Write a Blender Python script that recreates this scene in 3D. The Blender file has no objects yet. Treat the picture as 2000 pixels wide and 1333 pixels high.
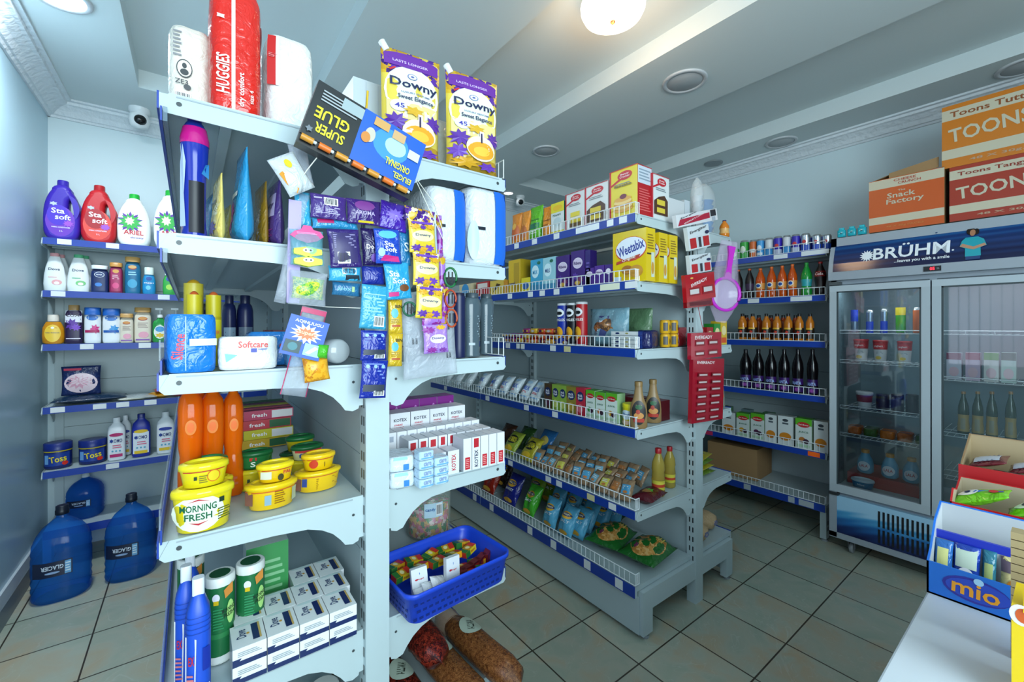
import bpy, math, random
from mathutils import Vector, Matrix, noise
random.seed(7)
C = bpy.context.scene
# ------------------------------------------------------------------ camera, world, light, exposure
CAMZ = 1.45; F = 831.0; CX = 1000.0; HY = 638.0
TH = math.radians(37.1); FW = (math.sin(TH), math.cos(TH)); RT = (math.cos(TH), -math.sin(TH))
cam_d = bpy.data.cameras.new('camera'); cam = bpy.data.objects.new('camera', cam_d); C.collection.objects.link(cam)
cam.location = (0, 0, CAMZ); cam.rotation_euler = (math.pi/2, 0, -TH)
cam_d.sensor_width = 36; cam_d.lens = F/2000*36; cam_d.shift_y = -(666.5-HY)/2000; cam_d.clip_start = .02
C.camera = cam
C.view_settings.view_transform = 'Standard'; C.view_settings.look = 'None'
C.view_settings.exposure = 0.22; C.view_settings.gamma = 1; C.view_settings.use_curve_mapping = False
wd = bpy.data.worlds.new('World'); C.world = wd; wd.use_nodes = True
wd.node_tree.nodes['Background'].inputs[0].default_value = (.55, .78, 1, 1)
wd.node_tree.nodes['Background'].inputs[1].default_value = .12
def area(name, loc, rot, sx, sy, power, col):
    l = bpy.data.lights.new(name, 'AREA'); l.shape = 'RECTANGLE'; l.size = sx; l.size_y = sy; l.energy = power; l.color = col
    o = bpy.data.objects.new(name, l); C.collection.objects.link(o); o.location = loc; o.rotation_euler = rot; return o
area('shopfront_daylight', (.1, -1.75, 1.75), (math.radians(84), 0, math.radians(-6)), 2.0, 1.8, 118, (.76, .94, 1))
area('side_window_daylight', (-.85, -.2, 1.6), (math.radians(90), 0, math.radians(-90)), 1.6, 1.5, 7, (.75, .9, 1))

# ------------------------------------------------------------------ pinhole helpers: a picture column/row on a known plane of the place
def W(px, py, Y):
    a = (px-CX)/F; D = Y/(FW[1]+a*RT[1]); return Vector((D*FW[0]+a*D*RT[0], Y, CAMZ+(HY-py)/F*D))
def WX(px, py, X):
    a = (px-CX)/F; D = X/(FW[0]+a*RT[0]); return Vector((X, D*FW[1]+a*D*RT[1], CAMZ+(HY-py)/F*D))
def depth(x, y): return x*FW[0]+y*FW[1]

# ------------------------------------------------------------------ materials
def lin(h):
    c = [int(h[i:i+2], 16)/255 for i in (1, 3, 5)]
    return tuple([(x/12.92 if x <= .04045 else ((x+.055)/1.055)**2.4) for x in c]+[1])
MATS = {}
def M(spec):
    if spec in MATS: return MATS[spec]
    m = bpy.data.materials.new(spec); m.use_nodes = True; nt = m.node_tree; b = nt.nodes['Principled BSDF']
    if spec.startswith('pat'):
        _, cols, sc, fl = (spec.split('/')+['g'])[:4]
        cols = cols.split(',')
        tc = nt.nodes.new('ShaderNodeTexCoord'); vo = nt.nodes.new('ShaderNodeTexVoronoi'); vo.inputs['Scale'].default_value = float(sc)
        ns = nt.nodes.new('ShaderNodeTexNoise'); ns.inputs['Scale'].default_value = float(sc)*1.5
        mx = nt.nodes.new('ShaderNodeMix'); mx.data_type = 'VECTOR'; mx.inputs[0].default_value = .025
        nt.links.new(tc.outputs['Object'], mx.inputs[4]); nt.links.new(tc.outputs['Object'], ns.inputs['Vector']); nt.links.new(ns.outputs['Color'], mx.inputs[5])
        nt.links.new(mx.outputs[1], vo.inputs['Vector'])
        cr = nt.nodes.new('ShaderNodeValToRGB'); cr.color_ramp.interpolation = 'CONSTANT'
        sp = nt.nodes.new('ShaderNodeSeparateColor'); nt.links.new(vo.outputs['Color'], sp.inputs[0]); nt.links.new(sp.outputs[0], cr.inputs[0])
        n = len(cols)
        for i, c in enumerate(cols):
            e = cr.color_ramp.elements[i] if i < 2 else cr.color_ramp.elements.new(i/n)
            e.position = i/n; e.color = lin(c)
        nt.links.new(cr.outputs[0], b.inputs['Base Color']); b.inputs['Roughness'].default_value = .25 if fl == 'g' else .6
    else:
        p = spec.split('/'); col = lin(p[0]); b.inputs['Base Color'].default_value = col; r = .38
        for k in p[1:]:
            if k == 'm': r = .75
            elif k == 'g': r = .14
            elif k == 'M': b.inputs['Metallic'].default_value = .9; r = .3
            elif k == 'c': b.inputs['Metallic'].default_value = .35; r = .25
            elif k[0] == 't': b.inputs['Alpha'].default_value = float(k[1:]); r = .12
            elif k == 'w':
                tc = nt.nodes.new('ShaderNodeTexCoord'); n2 = nt.nodes.new('ShaderNodeTexNoise'); n2.inputs['Scale'].default_value = 28; n2.inputs['Detail'].default_value = 3; n2.inputs['Distortion'].default_value = 1.5
                bp = nt.nodes.new('ShaderNodeBump'); bp.inputs['Strength'].default_value = .55; bp.inputs['Distance'].default_value = .012
                nt.links.new(tc.outputs['Object'], n2.inputs['Vector']); nt.links.new(n2.outputs[0], bp.inputs['Height']); nt.links.new(bp.outputs[0], b.inputs['Normal']); r = min(r, .2)
            elif k[0] == 'T':   # tinted clear plastic with liquid
                t = nt.nodes.new('ShaderNodeBsdfTransparent'); t.inputs[0].default_value = tuple(x**.55 for x in col[:3])+(1,); mx = nt.nodes.new('ShaderNodeMixShader'); mx.inputs[0].default_value = float(k[1:])
                nt.links.new(t.outputs[0], mx.inputs[1]); nt.links.new(b.outputs[0], mx.inputs[2]); nt.links.new(mx.outputs[0], nt.nodes['Material Output'].inputs[0]); r = .08
            elif k[0] == 'e': b.inputs['Emission Color'].default_value = col; b.inputs['Emission Strength'].default_value = float(k[1:])
        b.inputs['Roughness'].default_value = r
    MATS[spec] = m; return m
def node_mat(name, base, rough=.6, nscale=3, amt=.06, bump=0, bscale=40):
    m = bpy.data.materials.new(name); m.use_nodes = True; nt = m.node_tree; b = nt.nodes['Principled BSDF']
    tc = nt.nodes.new('ShaderNodeTexCoord'); n = nt.nodes.new('ShaderNodeTexNoise'); n.inputs['Scale'].default_value = nscale; n.inputs['Detail'].default_value = 4
    nt.links.new(tc.outputs['Object'], n.inputs['Vector'])
    cr = nt.nodes.new('ShaderNodeValToRGB'); c = lin(base)
    cr.color_ramp.elements[0].color = tuple(x*(1-amt) for x in c[:3])+(1,); cr.color_ramp.elements[1].color = tuple(min(1, x*(1+amt)) for x in c[:3])+(1,)
    nt.links.new(n.outputs[0], cr.inputs[0]); nt.links.new(cr.outputs[0], b.inputs['Base Color']); b.inputs['Roughness'].default_value = rough
    if bump:
        n2 = nt.nodes.new('ShaderNodeTexNoise'); n2.inputs['Scale'].default_value = bscale; nt.links.new(tc.outputs['Object'], n2.inputs['Vector'])
        bp = nt.nodes.new('ShaderNodeBump'); bp.inputs['Strength'].default_value = bump; bp.inputs['Distance'].default_value = .01
        nt.links.new(n2.outputs[0], bp.inputs['Height']); nt.links.new(bp.outputs[0], b.inputs['Normal'])
    MATS[name] = m; return name
WALL = node_mat('wall_paint', '#c8d9de', .5, 1.5, .03)
WALLG = node_mat('gloss_wall_paint', '#aecbd8', .3, 1.5, .05)
CEIL = node_mat('ceiling_paint', '#cbd5d6', .6, 1.5, .02)
CORN = node_mat('plaster_cornice', '#d6dde2', .5, 2, .03, .9, 35)
STEEL = node_mat('shelf_enamel', '#b6c6ca', .35, 4, .03)
CARD = node_mat('kraft_card', '#9c7a52', .8, 8, .1)
SEED = 'pat/#5a3018,#7c4a28,#a06a3c,#3c1c10,#8c5a30/260/g'
BEAN = 'pat/#4a1410,#6a2018,#8c3020,#30100c/160/g'
def tile_mat():
    m = bpy.data.materials.new('floor_tiles'); m.use_nodes = True; nt = m.node_tree; b = nt.nodes['Principled BSDF']
    tc = nt.nodes.new('ShaderNodeTexCoord'); br = nt.nodes.new('ShaderNodeTexBrick')
    br.offset = 0; br.squash = 1; br.inputs['Scale'].default_value = 1; br.inputs['Brick Width'].default_value = .317; br.inputs['Row Height'].default_value = .333
    br.inputs['Mortar Size'].default_value = .0035; br.inputs['Mortar Smooth'].default_value = .1; br.inputs['Bias'].default_value = 0
    br.inputs['Color1'].default_value = (1, 1, 1, 1); br.inputs['Color2'].default_value = (.86, .86, .86, 1); br.inputs['Mortar'].default_value = (.11, .09, .075, 1)
    nt.links.new(tc.outputs['Object'], br.inputs['Vector'])
    n = nt.nodes.new('ShaderNodeTexNoise'); n.inputs['Scale'].default_value = 4.5; n.inputs['Detail'].default_value = 6; n.inputs['Distortion'].default_value = 1.2
    nt.links.new(tc.outputs['Object'], n.inputs['Vector']); cr = nt.nodes.new('ShaderNodeValToRGB')
    cr.color_ramp.elements[0].position = .32; cr.color_ramp.elements[0].color = lin('#b8ab90'); cr.color_ramp.elements[1].position = .68; cr.color_ramp.elements[1].color = lin('#a2b0a0')
    e = cr.color_ramp.elements.new(.5); e.color = lin('#b0b6a6')
    nt.links.new(n.outputs[0], cr.inputs[0])
    n2 = nt.nodes.new('ShaderNodeTexNoise'); n2.inputs['Scale'].default_value = 2.6; n2.inputs['Detail'].default_value = 3; n2.inputs['Distortion'].default_value = 3
    nt.links.new(tc.outputs['Object'], n2.inputs['Vector']); cr2 = nt.nodes.new('ShaderNodeValToRGB')
    cr2.color_ramp.elements[0].position = .494; cr2.color_ramp.elements[0].color = (0, 0, 0, 1); cr2.color_ramp.elements[1].position = .506; cr2.color_ramp.elements[1].color = (0, 0, 0, 1)
    e = cr2.color_ramp.elements.new(.5); e.color = (.35, .35, .35, 1); nt.links.new(n2.outputs[0], cr2.inputs[0])
    mv = nt.nodes.new('ShaderNodeMix'); mv.data_type = 'RGBA'; mv.inputs[7].default_value = lin('#c8d0c8'); nt.links.new(cr2.outputs[0], mv.inputs[0]); nt.links.new(cr.outputs[0], mv.inputs[6])
    mx = nt.nodes.new('ShaderNodeMix'); mx.data_type = 'RGBA'; mx.blend_type = 'MULTIPLY'; mx.inputs[0].default_value = 1
    nt.links.new(mv.outputs[2], mx.inputs[6]); nt.links.new(br.outputs['Color'], mx.inputs[7]); nt.links.new(mx.outputs[2], b.inputs['Base Color'])
    b.inputs['Roughness'].default_value = .3
    MATS['floor_tiles'] = m
tile_mat()
def glass_mat():
    m = bpy.data.materials.new('cooler_glass'); m.use_nodes = True; nt = m.node_tree; nt.nodes.remove(nt.nodes['Principled BSDF']); out = nt.nodes['Material Output']
    t = nt.nodes.new('ShaderNodeBsdfTransparent'); t.inputs[0].default_value = (.86, .93, .95, 1); g = nt.nodes.new('ShaderNodeBsdfGlossy'); g.inputs['Roughness'].default_value = .03
    fr = nt.nodes.new('ShaderNodeFresnel'); fr.inputs[0].default_value = 1.6; mx = nt.nodes.new('ShaderNodeMixShader')
    mt = nt.nodes.new('ShaderNodeMath'); mt.operation = 'MULTIPLY'; mt.inputs[1].default_value = 2.2; mt.use_clamp = True
    nt.links.new(fr.outputs[0], mt.inputs[0]); nt.links.new(mt.outputs[0], mx.inputs[0]); nt.links.new(t.outputs[0], mx.inputs[1]); nt.links.new(g.outputs[0], mx.inputs[2]); nt.links.new(mx.outputs[0], out.inputs[0])
    MATS['cooler_glass'] = m
glass_mat()
def swirl_mat(name, lo, hi):
    m = bpy.data.materials.new(name); m.use_nodes = True; nt = m.node_tree; b = nt.nodes['Principled BSDF']; b.inputs['Roughness'].default_value = .12
    tc = nt.nodes.new('ShaderNodeTexCoord'); mp = nt.nodes.new('ShaderNodeMapping'); mp.inputs['Location'].default_value = (0, .1, -.1); mp.inputs['Scale'].default_value = (1, 1.6, 6)
    wv = nt.nodes.new('ShaderNodeTexWave'); wv.wave_type = 'RINGS'; wv.rings_direction = 'X'; wv.inputs['Scale'].default_value = 1.6; wv.inputs['Distortion'].default_value = 1.5; wv.inputs['Detail'].default_value = 1
    sp = nt.nodes.new('ShaderNodeSeparateXYZ'); mr = nt.nodes.new('ShaderNodeMapRange'); mr.inputs[1].default_value = lo; mr.inputs[2].default_value = hi
    ad = nt.nodes.new('ShaderNodeMath'); ad.operation = 'MULTIPLY_ADD'; ad.inputs[1].default_value = .12
    cr = nt.nodes.new('ShaderNodeValToRGB'); cr.color_ramp.elements[0].color = lin('#0c1440'); cr.color_ramp.elements[1].color = lin('#9cc8e4'); cr.color_ramp.elements[0].position = .1
    for p_, c_ in ((.35, '#16346c'), (.6, '#2468a8'), (.85, '#4c9ccc')): e = cr.color_ramp.elements.new(p_); e.color = lin(c_)
    nt.links.new(tc.outputs['Object'], mp.inputs[0]); nt.links.new(mp.outputs[0], wv.inputs[0]); nt.links.new(tc.outputs['Object'], sp.inputs[0]); nt.links.new(sp.outputs[2], mr.inputs[0])
    nt.links.new(wv.outputs['Fac'], ad.inputs[0]); nt.links.new(mr.outputs[0], ad.inputs[2]); nt.links.new(ad.outputs[0], cr.inputs[0]); nt.links.new(cr.outputs[0], b.inputs['Base Color'])
    MATS[name] = m; return name
SWIRL = swirl_mat('printed_blue_swirl', 1.8, 2.25); GRAD = swirl_mat('printed_blue_fade', .12, .3)

# ------------------------------------------------------------------ mesh builder
TXT = {}
def glyphs(s, bold):
    k = (s, bold)
    if k not in TXT:
        cu = bpy.data.curves.new('t', 'FONT'); cu.body = s; cu.resolution_u = 2; cu.offset = .018 if bold else .004; cu.align_x = 'LEFT'
        o = bpy.data.objects.new('t', cu); me = bpy.data.meshes.new_from_object(o)
        v = [(a.co.x, a.co.y) for a in me.vertices]; f = [tuple(p.vertices) for p in me.polygons]
        bpy.data.objects.remove(o); bpy.data.curves.remove(cu); bpy.data.meshes.remove(me)
        x0 = min(a[0] for a in v); x1 = max(a[0] for a in v); y0 = min(a[1] for a in v); y1 = max(a[1] for a in v)
        TXT[k] = ([((a-x0)/(x1-x0)-.5, (b-y0)/(y1-y0)-.5) for a, b in v], f)
    return TXT[k]
class MB:
    def __init__(s): s.v = []; s.f = []; s.m = []; s.s = []; s.mats = []
    def add(s, vs, fs, mat, smooth=False):
        if mat not in s.mats: s.mats.append(mat)
        o = len(s.v); i = s.mats.index(mat); s.v += [tuple(v) for v in vs]
        for f in fs: s.f.append(tuple(a+o for a in f)); s.m.append(i); s.s.append(smooth)
        return s
    def box(s, x0, x1, y0, y1, z0, z1, mat, front=None, top=None):
        vs = [(x, y, z) for z in (z0, z1) for y in (y0, y1) for x in (x0, x1)]
        fs = [(0, 2, 3, 1), (4, 5, 7, 6), (0, 1, 5, 4), (2, 6, 7, 3), (0, 4, 6, 2), (1, 3, 7, 5)]
        s.add(vs, [fs[0], fs[3], fs[4], fs[5]], mat); s.add(vs, [fs[2]], front or mat); s.add(vs, [fs[1]], top or mat); return s
    def obox(s, c, ax, ay, az, mat):   # oriented box: centre and three half axes
        c, ax, ay, az = map(Vector, (c, ax, ay, az))
        vs = [c+ax*i+ay*j+az*k for k in (-1, 1) for j in (-1, 1) for i in (-1, 1)]
        return s.add(vs, [(0, 2, 3, 1), (4, 5, 7, 6), (0, 1, 5, 4), (2, 6, 7, 3), (0, 4, 6, 2), (1, 3, 7, 5)], mat)
    def rbox(s, x0, x1, y0, y1, z0, z1, r, mat, n=4):   # upright box with rounded vertical edges and softened top
        cs = [(x1-r, y1-r, 0), (x0+r, y1-r, 90), (x0+r, y0+r, 180), (x1-r, y0+r, 270)]
        def ring(z, k): return [(cx+(r-k)*math.cos(math.radians(a+90*i/n)), cy+(r-k)*math.sin(math.radians(a+90*i/n)), z) for cx, cy, a in cs for i in range(n+1)]
        return s.loft([ring(z0, r*.25), ring(z0+r*.3, 0), ring(z1-r*.3, 0), ring(z1, r*.25)], mat)
    def loft(s, rings, mat, smooth=True, caps=True):
        n = len(rings[0]); vs = [p for r in rings for p in r]; fs = []
        for j in range(len(rings)-1):
            for i in range(n): fs.append((j*n+i, j*n+(i+1) % n, (j+1)*n+(i+1) % n, (j+1)*n+i))
        s.add(vs, fs, mat, smooth)
        if caps: s.add(rings[0], [tuple(range(n))[::-1]], mat); s.add(rings[-1], [tuple(range(n))], mat)
        return s
    def lathe(s, prof, mat, n=20, sx=1, sy=1, p=2, c=(0, 0, 0), smooth=True, caps=True):
        rings = []
        for r, z in prof:
            ring = []
            for i in range(n):
                a = 2*math.pi*(i+.5)/n; ca, sa = math.cos(a), math.sin(a); e = 2/p
                ring.append((c[0]+sx*r*math.copysign(abs(ca)**e, ca), c[1]+sy*r*math.copysign(abs(sa)**e, sa), c[2]+z))
            rings.append(ring)
        return s.loft(rings, mat, smooth, caps)
    def tube(s, pts, r, mat, n=6):
        pts = [Vector(p) for p in pts]; rings = []
        for i, p in enumerate(pts):
            d = (pts[min(i+1, len(pts)-1)]-pts[max(i-1, 0)]).normalized(); up = Vector((0, 0, 1)) if abs(d.z) < .9 else Vector((1, 0, 0))
            a = d.cross(up).normalized(); b = d.cross(a); rr = r[i] if isinstance(r, (list, tuple)) else r
            rings.append([p+a*rr*math.cos(2*math.pi*k/n)+b*rr*math.sin(2*math.pi*k/n) for k in range(n)])
        return s.loft(rings, mat, n > 4)
    def prism(s, poly, axis, a0, a1, mat):   # polygon extruded along an axis
        n = len(poly)
        def P(u, v, w): return {'x': (w, u, v), 'y': (u, w, v), 'z': (u, v, w)}[axis]
        vs = [P(u, v, a0) for u, v in poly]+[P(u, v, a1) for u, v in poly]
        return s.add(vs, [tuple(range(n)), tuple(range(2*n-1, n-1, -1))]+[(i, n+i, n+(i+1) % n, (i+1) % n) for i in range(n)], mat)
    def dec(s, surf, w, h, items, e0=.0005):
        for k, d in enumerate(items or []):
            e = e0+.00035*k
            if d[0] == 'r':
                _, x0, y0, x1, y1, mat = d; nx = max(1, int(abs(x1-x0)*8)); ny = max(1, int(abs(y1-y0)*8))
                vs = [surf((x0+(x1-x0)*i/nx-.5)*w, (y0+(y1-y0)*j/ny)*h, e) for j in range(ny+1) for i in range(nx+1)]
                s.add(vs, [(j*(nx+1)+i, j*(nx+1)+i+1, (j+1)*(nx+1)+i+1, (j+1)*(nx+1)+i) for j in range(ny) for i in range(nx)], mat, True)
            elif d[0] == 'e':
                _, cx, cy, rx, ry, mat = d; n = 20; vs = [surf((cx-.5)*w, cy*h, e)]
                for q in (.5, 1): vs += [surf((cx-.5+rx*q*math.cos(6.2832*i/n))*w, (cy+ry*q*math.sin(6.2832*i/n))*h, e) for i in range(n)]
                s.add(vs, [(0, 1+i, 1+(i+1) % n) for i in range(n)]+[(1+i, 1+n+i, 1+n+(i+1) % n, 1+(i+1) % n) for i in range(n)], mat, True)
            elif d[0] == 'p':
                s.add([surf((x-.5)*w, y*h, e) for x, y in d[1]], [tuple(range(len(d[1])))], d[2])
            elif d[0] == 's':   # star burst
                _, cx, cy, rx, ry, mat, n = d; vs = [surf((cx-.5+(rx if i % 2 else rx*.6)*math.cos(math.pi*i/n))*w, (cy+(ry if i % 2 else ry*.6)*math.sin(math.pi*i/n))*h, e) for i in range(2*n)]
                vs.append(surf((cx-.5)*w, cy*h, e)); s.add(vs, [(2*n, i, (i+1) % (2*n)) for i in range(2*n)], mat)
            elif d[0] == 't':
                _, t, cx, cy, tw, th, mat = d[:7]; rot = math.radians(d[7]) if len(d) > 7 else 0
                v, f = glyphs(t, True); W_, H_ = tw*w, th*h; cr, sr = math.cos(rot), math.sin(rot)
                s.add([surf((cx-.5)*w+a*W_*cr-b*H_*sr, cy*h+a*W_*sr+b*H_*cr, e+.0003) for a, b in v], f, mat)
            elif d[0] == 'l':   # lines of small print
                _, x0, y0, x1, y1, n, mat = d
                for i in range(n):
                    a = y0+(y1-y0)*(i+.2)/n; b_ = y0+(y1-y0)*(i+.65)/n; xe = x1-(x1-x0)*(.3*((i*7) % 3)/3)
                    s.add([surf((x-.5)*w, y*h, e) for x, y in ((x0, a), (xe, a), (xe, b_), (x0, b_))], [(0, 1, 2, 3)], mat)
            elif d[0] == 'c':   # bar code on white
                _, x0, y0, x1, y1 = d
                s.add([surf((x-.5)*w, y*h, e) for x, y in ((x0, y0), (x1, y0), (x1, y1), (x0, y1))], [(0, 1, 2, 3)], '#e8e8e8')
                for i in range(9):
                    a = x0+(x1-x0)*(.06+.1*i); b_ = a+(x1-x0)*(.03+.03*((i*5) % 3)/2); c0 = y0+(y1-y0)*.12; c1 = y1-(y1-y0)*.1
                    s.add([surf((x-.5)*w, y*h, e+.0003) for x, y in ((a, c0), (b_, c0), (b_, c1), (a, c1))], [(0, 1, 2, 3)], '#202028')
        return s
    def mesh(s, name):
        me = bpy.data.meshes.new(name); me.from_pydata(s.v, [], s.f)
        for k in s.mats: me.materials.append(M(k) if k[0] in '#p' and k not in MATS else MATS[k])
        me.polygons.foreach_set('material_index', s.m); me.polygons.foreach_set('use_smooth', s.s)
        me.validate(clean_customdata=False); me.update(); return me
def flat(y=0.0): return lambda u, v, e: (u, y-e, v)

# ------------------------------------------------------------------ objects
THINGS = []
def link(name, me, parent=None):
    o = bpy.data.objects.new(name, me); C.collection.objects.link(o); o.parent = parent; return o
def struct(name, mb):
    o = link(name, mb.mesh(name)); o['kind'] = 'structure'; return o
def put(T, name, loc, rz, label, cat, group=None, rot=None, ordn=True):
    """T: list of (part name, mesh, [sub-parts]); the same meshes serve every copy"""
    if len(T) == 1 and not T[0][2]: r = link(name, T[0][1])
    else:
        r = link(name, None); r.empty_display_size = .05
        for pn, me, subs in T:
            p = link(pn, me, r)
            for sn, sm in subs: link(sn, sm, p)
    r.location = loc; r.rotation_euler = rot or (0, 0, math.radians(rz)); r['label'] = label; r['category'] = cat
    if group: r['group'] = group
    r.name = name
    THINGS.append((r, ordn)); return r
CACHE = {}
def tmpl(fn, *a, **k):
    key = fn.__name__+repr(a)+repr(sorted(k.items()))
    if key not in CACHE: CACHE[key] = fn(*a, **k)
    return CACHE[key]
def carton(w, d, h, front, side=None, top=None, dec=None, sdec=None, tdec=None):
    b = MB().box(-w/2, w/2, -d/2, d/2, 0, h, side or front, front, top or side or front)
    b.dec(flat(-d/2), w, h, dec)
    if sdec:
        b.dec(lambda u, v, e: (w/2+e, u, v), d, h, sdec); b.dec(lambda u, v, e: (-w/2-e, -u, v), d, h, sdec)
    if tdec: b.dec(lambda u, v, e: (u, v-d/2, h+e), w, d, tdec)
    return [('carton', b.mesh('carton'), [])]
PR = dict(
 shampoo=[(.86, 0), (.97, .02), (1, .1), (1, .62), (.95, .76), (.8, .84), (.6, .87)],
 dove=[(.78, 0), (.95, .03), (1, .2), (.95, .42), (.8, .64), (.58, .82), (.42, .93)],
 soda=[(.8, 0), (.98, .03), (1, .2), (.88, .32), (.86, .42), (.98, .52), (.9, .66), (.55, .82), (.36, .88), (.34, .95)],
 coke=[(.8, 0), (.98, .03), (.98, .18), (.84, .3), (.96, .45), (1, .56), (.9, .68), (.5, .84), (.34, .9), (.33, .95)],
 juice=[(.88, 0), (1, .03), (1, .62), (.95, .7), (.7, .78), (.5, .84), (.46, .9)],
 can=[(.78, 0), (.9, .02), (1, .07), (1, .9), (.86, .97), (.84, 1), (.8, 1), (.78, .985)],
 tube=[(.97, 0), (1, .01), (1, .95)], cyl=[(.95, 0), (1, .02), (1, .82)],
 jar=[(.9, 0), (1, .04), (1, .7), (.92, .74)], omo=[(.88, 0), (1, .03), (1, .68), (.9, .78), (.5, .86), (.4, .88), (.4, .91)],
 pump=[(.86, 0), (1, .03), (1, .5), (.9, .6), (.4, .68), (.36, .72)], baby=[(.7, 0), (.95, .05), (1, .25), (.95, .55), (.7, .72), (.6, .76)],
 wave=[(.85, 0), (.9, .02), (.78, .08), (.8, .5), (.92, .64), (1, .8), (.8, .9), (.6, .94)],
 oil=[(.85, 0), (1, .03), (.94, .3), (1, .34), (.9, .5), (1, .56), (.9, .7), (.5, .85), (.4, .9)],
 syrup=[(.85, 0), (1, .04), (1, .3), (.9, .5), (.62, .64), (.5, .74), (.44, .84), (.42, .9)],
 dish=[(.84, 0), (1, .04), (1, .3), (.88, .37), (.84, .42), (.96, .5), (1, .68), (1, .8), (.88, .88), (.5, .94), (.42, .96)],
 jik=[(.95, 0), (1, .03), (1, .5), (1, .68), (.9, .76), (.5, .86), (.36, .88)],
 lala=[(.75, 0), (1, .08), (1, .4), (.85, .6), (.5, .8), (.46, .86)],
 cup=[(.72, 0), (.75, .02), (.98, .92)], tubc=[(.8, 0), (.84, .03), (.97, .78)], jarw=[(.75, 0), (.97, .04), (1, .1), (1, .7), (.93, .78)],
)
def prof_r(P, z):
    for (r0, z0), (r1, z1) in zip(P, P[1:]):
        if z0 <= z <= z1: return r0+(r1-r0)*(z-z0)/max(1e-6, z1-z0)
    return P[-1][0]
def bottle(prof, w, h, mat, capm, capr=.4, z0=None, z1=1.0, d=None, p=2, dec=None, bands=None, captop=None, capstyle=None, fill=None):
    P = PR[prof]; R = w/2; sy = (d or w)/w; b = MB()
    fine = []
    for (r0, za), (r1, zb) in zip(P, P[1:]):
        n = max(1, int((zb-za)/.12)); fine += [(r0+(r1-r0)*i/n, za+(zb-za)*i/n) for i in range(n)]
    fine.append(P[-1]); n = 18 if w < .09 else 28
    b.lathe([(r*R, z*h) for r, z in fine], mat, n, 1, sy, p)
    def surf(u, v, e):
        r = prof_r(P, v/h)*R+e; q = min(.999, abs(u/r)); return (u, -sy*r*(1-q**p)**(1/p)-e*.3, v)
    for k, (a, c, bm) in enumerate(bands or []):
        zs = [a+(c-a)*i/3 for i in range(4)]; b.lathe([((prof_r(P, z)*R)+.0006+.0002*k, z*h) for z in zs], bm, n, 1, sy+.0006, p, caps=False)
    b.dec(surf, w, h, dec, .0012)
    z0 = P[-1][1] if z0 is None else z0
    c = MB(); cr = capr*R
    if capstyle == 'pump':
        c.lathe([(cr, z0*h), (cr, (z0+.08)*h), (cr*.5, (z0+.1)*h), (cr*.25, (z0+.11)*h), (cr*.25, (z1-.05)*h)], capm, 12)
        c.box(-cr*1.5, cr*.8, -cr*.45, cr*.45, (z1-.06)*h, z1*h, capm)
    elif capstyle == 'dome':
        c.lathe([(cr, z0*h)]+[(cr*math.cos(a*math.pi/12), z0*h+(z1-z0)*h*(.3+.7*math.sin(a*math.pi/12))) for a in range(6)]+[(.001, z1*h)], capm, 16, 1, sy, p)
    else: c.lathe([(cr, z0*h-.001), (cr, z1*h-.002), (cr*.92, z1*h)], capm, 16, 1, min(1, sy*1.6) if sy < 1 else 1, p)
    if captop: c.lathe([(cr*.7, z1*h), (cr*.7, z1*h+.0006)], captop, 14, 1, sy)
    parts = [('bottle_body', b.mesh('bottle_body'), []), ('cap', c.mesh('cap'), [])]
    return parts
def canister(w, h, mat, top='#c8ccd0/M', dec=None, bands=None):
    b = MB(); P = PR['can']; R = w/2; b.lathe([(r*R, z*h) for r, z in P[1:4]], mat, 18, caps=False)
    b.lathe([(P[0][0]*R, 0), (P[1][0]*R, P[1][1]*h)], top, 18); b.lathe([(r*R, z*h) for r, z in P[3:]], top, 18)
    for a, c, bm in bands or []: b.lathe([(R+.0007, a*h), (R+.0007, c*h)], bm, 18, caps=False)
    b.dec(lambda u, v, e: (u, -math.sqrt(max(1e-9, (R+e)**2-u*u)), v), w, h, dec, .001)
    return [('can_body', b.mesh('can_body'), [])]
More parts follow.
